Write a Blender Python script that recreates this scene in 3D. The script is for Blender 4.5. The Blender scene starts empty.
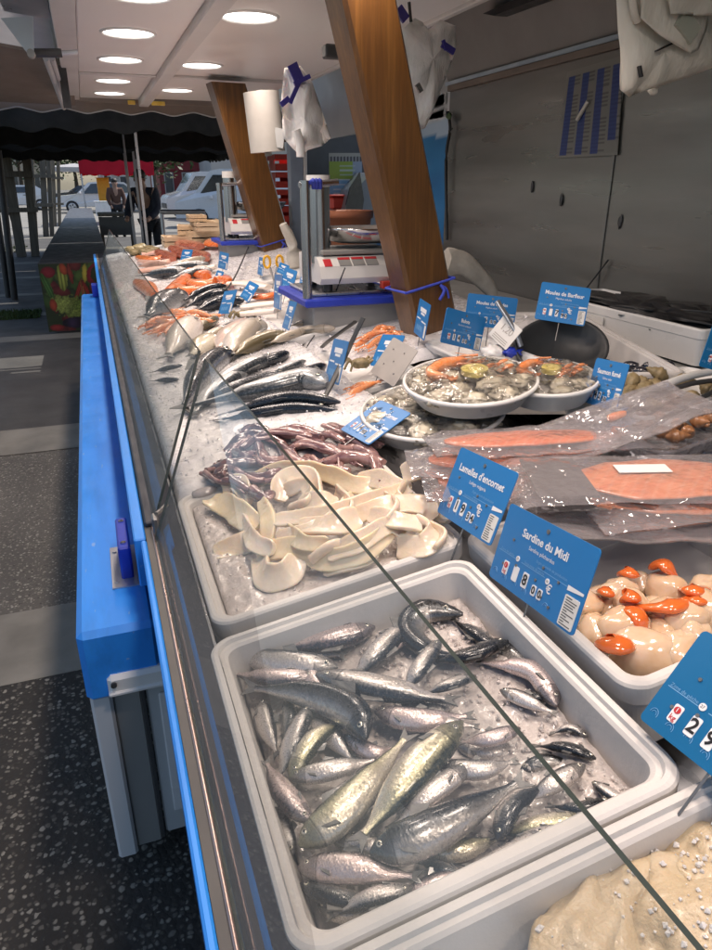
import bpy, math, random
from mathutils import Vector, Matrix, noise
rnd = random.Random(7)
LAMP_W, LAMP_C, SKY, SUN, SUN_DEG, EXPO = 3.2, (1, .81, .69), .11, 3.0, 60, .76
SC = bpy.context.scene
COL = SC.collection
V = Vector
# ------------------------------------------------------------------ camera model (used to read off real places)
FPX, CAMH = 690.0, 1.5
PITCH = math.atan(290/FPX); YAW = math.radians(20)
FW = V((math.sin(YAW)*math.cos(PITCH), math.cos(YAW)*math.cos(PITCH), -math.sin(PITCH)))
RT = V((math.cos(YAW), -math.sin(YAW), 0)); UPV = RT.cross(FW)
CAM = V((0, 0, CAMH))
SL = 0.16
def ray(u, v): return FW*FPX + RT*(u-356) + UPV*(475-v)
def at_y(u, v, Y): d = ray(u, v); return CAM + d*(Y/d.y)
def at_x(u, v, X): d = ray(u, v); return CAM + d*(X/d.x)
def at_z(u, v, Z): d = ray(u, v); return CAM + d*((Z-CAMH)/d.z)
def bed(u, v, h=0.0):
    d = ray(u, v); t = (0.85+h-SL*0.08-CAMH)/(d.z-SL*d.x); return CAM + d*t
TH = math.atan(SL)
BO = V((0.08, 0, 0.85)); EX = V((math.cos(TH), 0, math.sin(TH))); EY = V((0, 1, 0)); NB = V((-math.sin(TH), 0, math.cos(TH)))
def bp(a, b, c=0.0): return BO + EX*a + EY*b + NB*c
def ab(p): q = p-BO; return q.dot(EX), q.dot(EY)

# ------------------------------------------------------------------ materials
def nodes(name):
    m = bpy.data.materials.new(name); m.use_nodes = True
    nt = m.node_tree; nt.nodes.clear()
    out = nt.nodes.new('ShaderNodeOutputMaterial')
    return m, nt, out
def N(nt, t, **kw):
    n = nt.nodes.new(t)
    for k, v in kw.items():
        if k.startswith('i_'):
            n.inputs[k[2:].replace('_', ' ')].default_value = v
        else: setattr(n, k, v)
    return n
def L(nt, a, b): nt.links.new(a, b)
def c4(c): return (c[0], c[1], c[2], 1)
def ramp(nt, fac, stops):
    r = nt.nodes.new('ShaderNodeValToRGB'); el = r.color_ramp.elements
    while len(el) < len(stops): el.new(0.5)
    for e, (p, c) in zip(el, stops): e.position = p; e.color = c4(c) if len(c) == 3 else c
    L(nt, fac, r.inputs['Fac']); return r.outputs['Color']
def mixc(nt, fac, a, b, mode='MIX'):
    n = nt.nodes.new('ShaderNodeMix'); n.data_type = 'RGBA'; n.blend_type = mode
    for s, x in ((n.inputs[0], fac), (n.inputs[6], a), (n.inputs[7], b)):
        if hasattr(x, 'is_linked'): L(nt, x, s)
        elif isinstance(x, (int, float)): s.default_value = x
        else: s.default_value = c4(x)
    return n.outputs[2]
def coords(nt, kind='Object', scale=(1, 1, 1)):
    tc = nt.nodes.new('ShaderNodeTexCoord'); mp = nt.nodes.new('ShaderNodeMapping')
    L(nt, tc.outputs[kind], mp.inputs['Vector']); mp.inputs['Scale'].default_value = scale
    return mp.outputs['Vector']
def noi(nt, vec, scale, detail=3, rough=.55):
    n = nt.nodes.new('ShaderNodeTexNoise'); n.inputs['Scale'].default_value = scale
    n.inputs['Detail'].default_value = detail; n.inputs['Roughness'].default_value = rough
    L(nt, vec, n.inputs['Vector']); return n.outputs['Fac']
def bumpn(nt, h, strength, dist, prev=None):
    b = nt.nodes.new('ShaderNodeBump'); b.inputs['Strength'].default_value = strength; b.inputs['Distance'].default_value = dist
    L(nt, h, b.inputs['Height'])
    if prev is not None: L(nt, prev, b.inputs['Normal'])
    return b.outputs['Normal']
def mat(name, c1, c2=None, rough=.5, metal=0, spec=.5, ns=8, bs=0, bstr=.2, bd=.002, coat=0, sss=0, sssr=(.01, .006, .004), stretch=(1, 1, 1), rvar=.1, trans=0, detail=4):
    m, nt, out = nodes(name)
    p = nt.nodes.new('ShaderNodeBsdfPrincipled'); L(nt, p.outputs[0], out.inputs[0])
    vec = coords(nt, 'Object', stretch)
    c2 = c2 or tuple(x*.82 for x in c1)
    f = noi(nt, vec, ns, detail)
    col = ramp(nt, f, [(.32, c1), (.68, c2)])
    L(nt, col, p.inputs['Base Color'])
    mr = N(nt, 'ShaderNodeMapRange'); L(nt, noi(nt, vec, ns*2.3, 3), mr.inputs[0])
    mr.inputs[1].default_value = .3; mr.inputs[2].default_value = .7
    mr.inputs[3].default_value = max(.02, rough-rvar); mr.inputs[4].default_value = min(1, rough+rvar)
    L(nt, mr.outputs[0], p.inputs['Roughness'])
    p.inputs['Metallic'].default_value = metal; p.inputs['Specular IOR Level'].default_value = spec
    p.inputs['Coat Weight'].default_value = coat; p.inputs['Coat Roughness'].default_value = .12
    p.inputs['Transmission Weight'].default_value = trans
    if sss:
        p.inputs['Subsurface Weight'].default_value = sss; p.inputs['Subsurface Radius'].default_value = sssr; p.inputs['Subsurface Scale'].default_value = 1
    if bs: L(nt, bumpn(nt, noi(nt, vec, bs, 4), bstr, bd), p.inputs['Normal'])
    return m
def fish_mat(name, back, flank, belly, spot=None, metal=.55, rough=.30, stops=(.22, .36, .7), head=None, scales=1.0):
    m, nt, out = nodes(name)
    p = nt.nodes.new('ShaderNodeBsdfPrincipled'); L(nt, p.outputs[0], out.inputs[0])
    tc = nt.nodes.new('ShaderNodeTexCoord'); sep = nt.nodes.new('ShaderNodeSeparateXYZ'); L(nt, tc.outputs['UV'], sep.inputs[0])
    mp = nt.nodes.new('ShaderNodeMapping'); mp.inputs['Scale'].default_value = (7, 1.6, 1); L(nt, tc.outputs['UV'], mp.inputs['Vector'])
    ob = nt.nodes.new('ShaderNodeObjectInfo')
    va = N(nt, 'ShaderNodeVectorMath', operation='ADD'); L(nt, mp.outputs[0], va.inputs[0]); L(nt, ob.outputs['Location'], va.inputs[1])
    n1 = noi(nt, va.outputs[0], 3.0, 5, .65)
    ad = N(nt, 'ShaderNodeMath', operation='MULTIPLY_ADD'); L(nt, n1, ad.inputs[0]); ad.inputs[1].default_value = .18; L(nt, sep.outputs[1], ad.inputs[2])
    sb = N(nt, 'ShaderNodeMath', operation='SUBTRACT'); L(nt, ad.outputs[0], sb.inputs[0]); sb.inputs[1].default_value = .09
    col = ramp(nt, sb.outputs[0], [(0, back), (stops[0], back), (stops[1], flank), (stops[2], belly)])
    # blotches
    n2 = noi(nt, va.outputs[0], 9, 3)
    col = mixc(nt, ramp(nt, n2, [(.52, (0, 0, 0)), (.68, (.5, .5, .5))]), col, spot or tuple(x*.45 for x in flank))
    # head and gill edge
    hd = ramp(nt, sep.outputs[0], [(0, (1, 1, 1)), (.185, (.8, .8, .8)), (.2, (0, 0, 0))])
    col = mixc(nt, hd, col, mixc(nt, n1, head or tuple(x*.7 for x in flank), back))
    gl = ramp(nt, sep.outputs[0], [(.19, (0, 0, 0)), (.205, (.8, .8, .8)), (.222, (0, 0, 0))])
    col = mixc(nt, gl, col, tuple(x*.5 for x in back))
    L(nt, col, p.inputs['Base Color'])
    p.inputs['Metallic'].default_value = metal
    mr = N(nt, 'ShaderNodeMapRange'); L(nt, n2, mr.inputs[0]); mr.inputs[1].default_value = .3; mr.inputs[2].default_value = .7; mr.inputs[3].default_value = rough-.12; mr.inputs[4].default_value = rough+.15
    L(nt, mr.outputs[0], p.inputs['Roughness'])
    p.inputs['Coat Weight'].default_value = .6; p.inputs['Coat Roughness'].default_value = .15
    mp2 = nt.nodes.new('ShaderNodeMapping'); mp2.inputs['Scale'].default_value = (46, 15, 1); L(nt, tc.outputs['UV'], mp2.inputs['Vector'])
    vo = nt.nodes.new('ShaderNodeTexVoronoi'); vo.inputs['Scale'].default_value = 1; L(nt, mp2.outputs[0], vo.inputs['Vector'])
    nb = bumpn(nt, vo.outputs['Distance'], .35*scales, .0008)
    nb = bumpn(nt, n1, .2, .003, nb)
    L(nt, nb, p.inputs['Normal'])
    return m
def film_mat(name, tint=(.93, .94, .96), gloss=.25, milky=.08, bs=30, bstr=.8, bd=.006, rough=.06, lo=0.0, hi=1.0, milk=(.8, .8, .8)):
    m, nt, out = nodes(name)
    vec = coords(nt, 'Object')
    nb = bumpn(nt, noi(nt, vec, bs, 3), bstr, bd)
    tr = N(nt, 'ShaderNodeBsdfTransparent'); tr.inputs[0].default_value = c4(tint)
    gl = N(nt, 'ShaderNodeBsdfGlossy'); gl.inputs['Roughness'].default_value = rough; L(nt, nb, gl.inputs['Normal'])
    df = N(nt, 'ShaderNodeBsdfDiffuse'); df.inputs[0].default_value = c4(milk); L(nt, nb, df.inputs['Normal'])
    lw = N(nt, 'ShaderNodeLayerWeight'); lw.inputs['Blend'].default_value = gloss; L(nt, nb, lw.inputs['Normal'])
    m1 = N(nt, 'ShaderNodeMixShader'); m1.inputs[0].default_value = milky; L(nt, tr.outputs[0], m1.inputs[1]); L(nt, df.outputs[0], m1.inputs[2])
    mr = N(nt, 'ShaderNodeMapRange'); L(nt, lw.outputs['Fresnel'], mr.inputs[0]); mr.inputs[3].default_value = lo; mr.inputs[4].default_value = hi
    m2 = N(nt, 'ShaderNodeMixShader'); L(nt, mr.outputs[0], m2.inputs[0]); L(nt, m1.outputs[0], m2.inputs[1]); L(nt, gl.outputs[0], m2.inputs[2])
    L(nt, m2.outputs[0], out.inputs[0])
    return m
def emit_mat(name, col, s):
    m, nt, out = nodes(name); e = N(nt, 'ShaderNodeEmission'); e.inputs[0].default_value = c4(col); e.inputs[1].default_value = s
    L(nt, e.outputs[0], out.inputs[0]); return m
def attr_mat(name, rough=.6, spec=.4):
    m, nt, out = nodes(name); p = nt.nodes.new('ShaderNodeBsdfPrincipled'); L(nt, p.outputs[0], out.inputs[0])
    a = N(nt, 'ShaderNodeAttribute', attribute_name='print'); L(nt, a.outputs['Color'], p.inputs['Base Color'])
    p.inputs['Roughness'].default_value = rough; p.inputs['Specular IOR Level'].default_value = spec
    L(nt, bumpn(nt, noi(nt, coords(nt), 14, 3), .25, .004), p.inputs['Normal'])
    return m
def wood_mat(name, a, b, c, axis=2, coat=.5, rough=.35):
    m, nt, out = nodes(name); p = nt.nodes.new('ShaderNodeBsdfPrincipled'); L(nt, p.outputs[0], out.inputs[0])
    s = [22, 22, 22]; s[axis] = 1.1
    vec = coords(nt, 'Object', tuple(s))
    n1 = noi(nt, vec, 1.2, 6, .6); s2 = [120, 120, 120]; s2[axis] = 4
    n2 = noi(nt, coords(nt, 'Object', tuple(s2)), 1.0, 3)
    n3 = noi(nt, coords(nt, 'Object'), 3.1, 2)
    col = ramp(nt, n1, [(.3, a), (.5, b), (.72, c)])
    col = mixc(nt, ramp(nt, n2, [(.42, (.35, .35, .35)), (.6, (0, 0, 0))]), col, tuple(x*.5 for x in a))
    col = mixc(nt, ramp(nt, n3, [(.4, (0, 0, 0)), (.7, (.4, .4, .4))]), col, a)
    L(nt, col, p.inputs['Base Color']); p.inputs['Roughness'].default_value = rough
    p.inputs['Coat Weight'].default_value = coat; p.inputs['Coat Roughness'].default_value = .25
    L(nt, bumpn(nt, n2, .25, .001), p.inputs['Normal'])
    return m

M = {}
M['styro'] = mat('expanded_polystyrene', (.66, .64, .62), (.59, .57, .55), .78, ns=5, bs=160, bstr=.25, bd=.0015, sss=.15, sssr=(.01, .01, .01))
M['whiteplastic'] = mat('white_plastic', (.80, .79, .77), (.72, .71, .68), .35, ns=4, coat=.2)
M['steel'] = mat('stainless_steel', (.55, .56, .58), (.42, .43, .46), .3, metal=1, ns=3, stretch=(6, 1, 6), bs=60, bstr=.06, bd=.001)
M['steelband'] = mat('brushed_steel_band', (.045, .05, .065), (.03, .034, .046), .5, metal=.3, spec=.35, ns=5, stretch=(8, 1, 8), bs=90, bstr=.08, bd=.001)
M['wallsteel'] = mat('dull_steel_sheet', (.27, .258, .238), (.185, .177, .163), .36, metal=.7, ns=1.6, stretch=(1, .25, 2.2), bs=7, bstr=.12, bd=.01, rvar=.15, detail=6)
M['pole'] = mat('polished_pole', (.46, .47, .49), (.42, .43, .45), .25, metal=1, ns=.8)
M['chrome'] = mat('chrome', (.7, .7, .7), (.6, .6, .6), .15, metal=1)
M['bluepaint'] = mat('sky_blue_paint', (.025, .27, .86), (.035, .30, .90), .42, ns=2.5, bs=40, bstr=.04, coat=.15, rvar=.12)
def grime(m, dark, amount):
    nt = m.node_tree; p = [n for n in nt.nodes if n.type == 'BSDF_PRINCIPLED'][0]; src = p.inputs['Base Color'].links[0].from_socket
    a = noi(nt, coords(nt, 'Object', (9, 1.4, 5)), 1.6, 8, .7); c = mixc(nt, ramp(nt, a, [(.46, (0, 0, 0)), (.72, (amount,)*3)]), src, dark)
    b = noi(nt, coords(nt, 'Object', (60, 14, 60)), 1.0, 2); L(nt, mixc(nt, ramp(nt, b, [(.70, (0, 0, 0)), (.74, (.5, .5, .5))]), c, (.35, .48, .66)), p.inputs['Base Color'])
grime(M['bluepaint'], (.02, .12, .38), .38)
M['bluedark'] = mat('royal_blue_plastic', (.012, .03, .36), (.02, .05, .45), .4, ns=6)
M['card'] = mat('blue_price_card', (.016, .175, .46), (.02, .19, .49), .36, ns=3, rvar=.06)
M['cardcorner'] = mat('teal_blue_price_card', (.006, .125, .30), (.008, .14, .33), .35, ns=3, rvar=.06)
M['cardback'] = mat('grey_card_back', (.42, .39, .36), (.34, .32, .30), .55, ns=9)
M['print'] = mat('white_print', (.82, .83, .84), (.74, .76, .8), .45)
M['printfaint'] = mat('pale_blue_print', (.18, .40, .68), (.15, .36, .62), .45)
M['ink'] = mat('black_ink', (.015, .015, .018), (.02, .02, .02), .45)
M['redink'] = mat('red_ink', (.55, .03, .04), (.5, .03, .04), .45)
M['paper'] = mat('white_paper', (.74, .73, .70), (.68, .67, .64), .6, ns=12, bs=14, bstr=.2, bd=.004)
M['pin'] = mat('grey_pin', (.3, .3, .3), (.2, .2, .2), .4, metal=.8)
M['ice'] = mat('crushed_ice', (.74, .73, .73), (.63, .62, .64), .3, ns=24, bs=190, bstr=.5, bd=.003, sss=.6, sssr=(.010, .010, .011), coat=.3)
M['icelamptone'] = mat('wet_ice_lamp_tone', (.60, .55, .52), (.48, .44, .42), .25, ns=24, bs=190, bstr=.5, bd=.003, sss=.5, sssr=(.010, .009, .009), coat=.4)  # darker, warmer ice: lamplight tone of the near boxes put into the colour
M['sardine'] = fish_mat('sardine_skin', (.022, .030, .038), (.46, .44, .42), (.64, .59, .56), spot=(.20, .17, .16))
M['sardine_gold'] = fish_mat('sardine_skin_golden', (.035, .045, .035), (.46, .44, .29), (.62, .57, .47), spot=(.24, .21, .12))
M['sardine_dark'] = fish_mat('sardine_skin_dark', (.014, .018, .024), (.11, .115, .12), (.48, .45, .42), stops=(.34, .50, .72), metal=.6)
M['sardine_pink'] = fish_mat('sardine_skin_pinkish', (.05, .05, .06), (.50, .43, .42), (.64, .54, .52), spot=(.30, .20, .19))
M['mackerel'] = fish_mat('black_fish_skin', (.010, .016, .026), (.03, .04, .055), (.35, .36, .37), stops=(.45, .62, .9), metal=.3, rough=.25)
M['bass'] = fish_mat('sea_bass_skin', (.03, .04, .05), (.52, .54, .55), (.78, .78, .76), stops=(.2, .34, .6), metal=.35, rough=.32)
M['palefish'] = fish_mat('pale_flatfish_skin', (.36, .31, .24), (.62, .56, .48), (.74, .68, .62), metal=.05, rough=.4, spot=(.42, .36, .28))
M['pinkfish'] = fish_mat('pink_fish_skin', (.45, .28, .22), (.66, .46, .38), (.74, .62, .55), metal=.1, rough=.35)
M['olivefish'] = fish_mat('olive_fish_skin', (.10, .08, .04), (.30, .25, .15), (.60, .55, .45), metal=.15, rough=.4)
M['eye'] = mat('fish_eye', (.55, .52, .42), (.6, .58, .5), .15, metal=.5, coat=1)
M['pupil'] = mat('fish_pupil', (.01, .01, .012), (.01, .01, .01), .08, coat=1)
M['fin'] = mat('fish_fin', (.18, .18, .17), (.08, .08, .08), .4, ns=60, stretch=(1, 1, 6), coat=.5)
M['cream'] = mat('squid_flesh', (.70, .57, .43), (.76, .67, .56), .28, ns=9, bs=30, bstr=.4, bd=.006, coat=.35, sss=.6, sssr=(.012, .008, .004))
M['creamyellow'] = mat('squid_flesh_yellowish', (.70, .56, .35), (.76, .66, .50), .28, ns=9, bs=30, bstr=.4, bd=.006, coat=.35, sss=.6, sssr=(.012, .008, .004))
M['purple'] = mat('purple_squid_skin', (.16, .07, .08), (.46, .29, .26), .16, ns=26, bs=40, bstr=.3, bd=.004, coat=1, sss=.1)
M['purpledark'] = mat('dark_squid_skin', (.06, .03, .04), (.26, .14, .14), .15, ns=22, bs=40, bstr=.3, bd=.004, coat=1)
M['scallop'] = mat('scallop_flesh', (.62, .43, .27), (.72, .57, .43), .16, ns=22, bs=25, bstr=.15, bd=.004, coat=1, sss=.35, sssr=(.02, .012, .006))
M['coral'] = mat('scallop_coral', (.72, .17, .035), (.62, .12, .02), .18, ns=18, coat=1, sss=.2, sssr=(.01, .004, .002))
M['salmon'] = mat('salmon_flesh', (.74, .13, .012), (.76, .19, .035), .3, ns=7, bs=22, bstr=.2, bd=.004, stretch=(1, 5, 1), coat=.6, sss=.2)
def fatlines(m, sc):
    nt = m.node_tree; p = [n for n in nt.nodes if n.type == 'BSDF_PRINCIPLED'][0]; src = p.inputs['Base Color'].links[0].from_socket
    w = nt.nodes.new('ShaderNodeTexWave'); w.inputs['Scale'].default_value = sc; w.inputs['Distortion'].default_value = 3; w.inputs['Detail'].default_value = 2
    mp = nt.nodes.new('ShaderNodeMapping'); tc = nt.nodes.new('ShaderNodeTexCoord'); mp.inputs['Rotation'].default_value = (0, 0, .9); L(nt, tc.outputs['Object'], mp.inputs[0]); L(nt, mp.outputs[0], w.inputs['Vector'])
    L(nt, mixc(nt, ramp(nt, w.outputs['Fac'], [(.6, (0, 0, 0)), (.98, (.24, .24, .24))]), src, (.78, .42, .26)), p.inputs['Base Color'])
fatlines(M['salmon'], 22)
M['salmonpale'] = mat('pale_salmon_flesh', (.70, .17, .035), (.74, .26, .09), .3, ns=7, bs=22, bstr=.2, bd=.004, stretch=(1, 5, 1), coat=.6, sss=.2)
fatlines(M['salmonpale'], 18)
M['tuna'] = mat('red_fish_flesh', (.34, .085, .05), (.48, .16, .10), .3, ns=9, bs=22, bstr=.2, bd=.004, coat=.5)
M['prawn'] = mat('cooked_prawn_shell', (.78, .24, .07), (.70, .36, .20), .25, ns=40, bs=60, bstr=.3, bd=.003, coat=.8, sss=.15)
M['cod'] = mat('salted_cod_flesh', (.47, .36, .21), (.56, .47, .34), .42, ns=8, bs=75, bstr=.9, bd=.005, sss=.3, sssr=(.015, .01, .006), coat=.15)
M['lemon'] = mat('lemon_flesh', (.82, .66, .14), (.78, .70, .30), .3, ns=30, coat=.6)
M['oyster'] = mat('oyster_shell', (.66, .61, .50), (.20, .18, .14), .35, ns=24, bs=50, bstr=.6, bd=.006, coat=.5)
M['oystermeat'] = mat('oyster_meat', (.72, .66, .52), (.42, .38, .29), .12, ns=30, bs=40, bstr=.3, bd=.004, coat=1)
M['mussel'] = mat('mussel_shell', (.012, .013, .02), (.03, .03, .045), .2, ns=30, coat=.8)
M['whelk'] = mat('whelk_shell', (.34, .26, .14), (.16, .13, .06), .45, ns=40, bs=80, bstr=.6, bd=.004)
M['whelkbrown'] = mat('brown_whelk', (.42, .20, .09), (.26, .11, .045), .35, ns=40, bs=60, bstr=.5, bd=.004, coat=.4)
M['timber'] = wood_mat('varnished_timber', (.082, .033, .0075), (.128, .054, .0115), (.18, .082, .019))
M['crate'] = wood_mat('pale_crate_wood', (.52, .37, .23), (.60, .45, .30), (.68, .54, .38), axis=0, coat=0, rough=.7)
M['oldwood'] = wood_mat('weathered_timber', (.10, .085, .065), (.16, .135, .10), (.22, .19, .15), axis=2, coat=0, rough=.8)
M['ceiling'] = mat('ceiling_panel', (.91, .90, .88), (.89, .88, .86), .4, ns=1.5, coat=.15)
M['ceilgrey'] = mat('ceiling_beam_paint', (.72, .72, .71), (.66, .66, .65), .4, ns=2)
M['alu'] = mat('aluminium', (.55, .57, .60), (.45, .47, .50), .35, metal=.8, ns=3)
M['greypaint'] = mat('grey_paint', (.30, .30, .29), (.25, .25, .24), .5, ns=3)
M['lightgrey'] = mat('pale_grey_paint', (.50, .52, .53), (.44, .46, .47), .45, ns=2)
M['darkgrey'] = mat('dark_grey', (.06, .06, .062), (.045, .045, .047), .5, ns=4)
M['slotgrey'] = mat('dark_slot_grey', (.12, .115, .105), (.10, .095, .09), .7, ns=4)  # plain dark grey for the edge channel and far table board
M['tent'] = mat('dark_green_canvas', (.012, .014, .013), (.018, .02, .018), .85, ns=3, bs=6, bstr=.3, bd=.03)
def canvas(name, c, tr):
    m, nt, out = nodes(name); a = N(nt, 'ShaderNodeBsdfDiffuse'); b = N(nt, 'ShaderNodeBsdfTranslucent'); f = noi(nt, coords(nt), 3, 4)
    col = ramp(nt, f, [(.3, c), (.7, tuple(x*.88 for x in c))]); L(nt, col, a.inputs[0]); L(nt, col, b.inputs[0])
    nb = bumpn(nt, noi(nt, coords(nt), 5, 3), .3, .03); L(nt, nb, a.inputs['Normal'])
    x = N(nt, 'ShaderNodeMixShader'); x.inputs[0].default_value = tr; L(nt, a.outputs[0], x.inputs[1]); L(nt, b.outputs[0], x.inputs[2]); L(nt, x.outputs[0], out.inputs[0]); return m
M['browncanvas'] = mat('taupe_canvas', (.26, .22, .19), (.22, .185, .16), .8, ns=3, bs=5, bstr=.3, bd=.03)
M['greycanvas'] = canvas('pale_canvas', (.70, .69, .69), .45)
M['redcanvas'] = canvas('red_canvas', (.62, .04, .07), .5)
M['redplastic'] = mat('red_crate_plastic', (.62, .06, .035), (.5, .045, .03), .4, ns=4)
M['terracotta'] = mat('terracotta', (.45, .17, .085), (.38, .13, .065), .7, ns=6)
M['rope'] = mat('blue_string', (.03, .05, .40), (.05, .08, .5), .6, ns=60)
M['bag'] = mat('white_carrier_bag', (.84, .83, .82), (.76, .75, .74), .35, ns=1, bs=2.2, bstr=1, bd=.02, sss=.15, stretch=(6, 6, 1.6))
M['bagwarm'] = mat('cream_carrier_bag', (.72, .69, .62), (.63, .60, .53), .35, ns=1, bs=2.0, bstr=1, bd=.016, sss=.15, stretch=(5, 5, 2))
M['tape'] = mat('violet_tape', (.05, .04, .30), (.04, .03, .22), .4)
M['cloth'] = mat('off_white_cloth', (.58, .55, .49), (.46, .43, .38), .9, ns=20, bs=90, bstr=.5, bd=.004)
M['rubber'] = mat('black_rubber', (.02, .02, .022), (.03, .03, .03), .5, ns=10)
M['ladle'] = mat('grey_black_plastic', (.045, .048, .05), (.035, .036, .038), .45, ns=5)
M['yellow'] = mat('yellow_plastic', (.75, .42, .03), (.68, .36, .02), .35)
M['film'] = film_mat('cling_film', gloss=.30, milky=.05, bs=11, bstr=.9, bd=.06, rough=.05, lo=.04, hi=.9, tint=(.98, .98, .97))
M['vac'] = film_mat('vacuum_film', gloss=.25, milky=.17, bs=9, bstr=1.0, bd=.04, rough=.07, lo=.02, hi=.7, milk=(.80, .74, .76))
M['glass'] = film_mat('counter_glass', tint=(.96, .965, .955), gloss=.10, milky=.055, bs=2, bstr=.02, bd=.001, rough=.02, lo=.03, hi=.22, milk=(.60, .62, .60))  # milky share paints a pale reflection haze into the pane
M['glassfar'] = film_mat('counter_glass_sheen_tone', tint=(.95, .965, .955), gloss=.12, milky=.11, bs=2, bstr=.02, bd=.001, rough=.02, lo=.04, hi=.30, milk=(.60, .64, .62))  # far pane: stronger grey-green reflection sheen painted in as milk
M['glassedge'] = mat('glass_edge', (.03, .042, .04), (.055, .07, .066), .2, ns=5, coat=.8)
M['carpaint'] = mat('white_car_paint', (.70, .71, .72), (.68, .69, .70), .25, ns=1, coat=1)
M['carglass'] = mat('dark_car_glass', (.02, .025, .03), (.03, .035, .04), .08, coat=1)
M['tyre'] = mat('tyre_rubber', (.02, .02, .02), (.03, .03, .03), .8)
M['darkcar'] = mat('dark_car_paint', (.03, .035, .045), (.025, .03, .04), .3, coat=.8)
M['vangrey'] = mat('grey_van_paint', (.16, .18, .20), (.14, .155, .175), .35, coat=.5, ns=2)
M['skin'] = mat('skin', (.45, .27, .19), (.40, .23, .16), .5, sss=.1)
M['jacket'] = mat('dark_jacket_cloth', (.020, .024, .040), (.03, .034, .05), .85, ns=14)
M['jacketbrown'] = mat('brown_jacket_cloth', (.13, .065, .045), (.10, .05, .035), .85, ns=14)
M['trousers'] = mat('dark_trouser_cloth', (.018, .018, .022), (.025, .025, .03), .9, ns=14)
M['hair'] = mat('dark_hair', (.03, .022, .016), (.02, .015, .01), .6, ns=60)
M['leaf'] = mat('tree_leaf', (.055, .095, .025), (.035, .065, .02), .6, ns=1.2)
M['bark'] = mat('tree_bark', (.10, .08, .06), (.07, .055, .04), .9, ns=9)
M['wallcream'] = mat('cream_render', (.50, .45, .36), (.44, .40, .32), .85, ns=.5)
M['wallred'] = mat('red_shopfront_paint', (.26, .025, .03), (.22, .02, .026), .5, ns=.7)
M['wallgrey'] = mat('pale_render', (.48, .47, .45), (.42, .41, .39), .85, ns=.5)
M['pane'] = mat('window_pane', (.06, .075, .09), (.04, .05, .06), .1, ns=.5, coat=.6)
M['roof'] = mat('tile_roof', (.28, .12, .07), (.2, .09, .055), .85, ns=2)
M['amber'] = mat('amber_lens', (.85, .62, .12), (.8, .55, .1), .3)
M['lens'] = emit_mat('downlight_lens', (1, .96, .9), 3.2)
M['printed'] = attr_mat('printed_sheet', .5)

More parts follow.
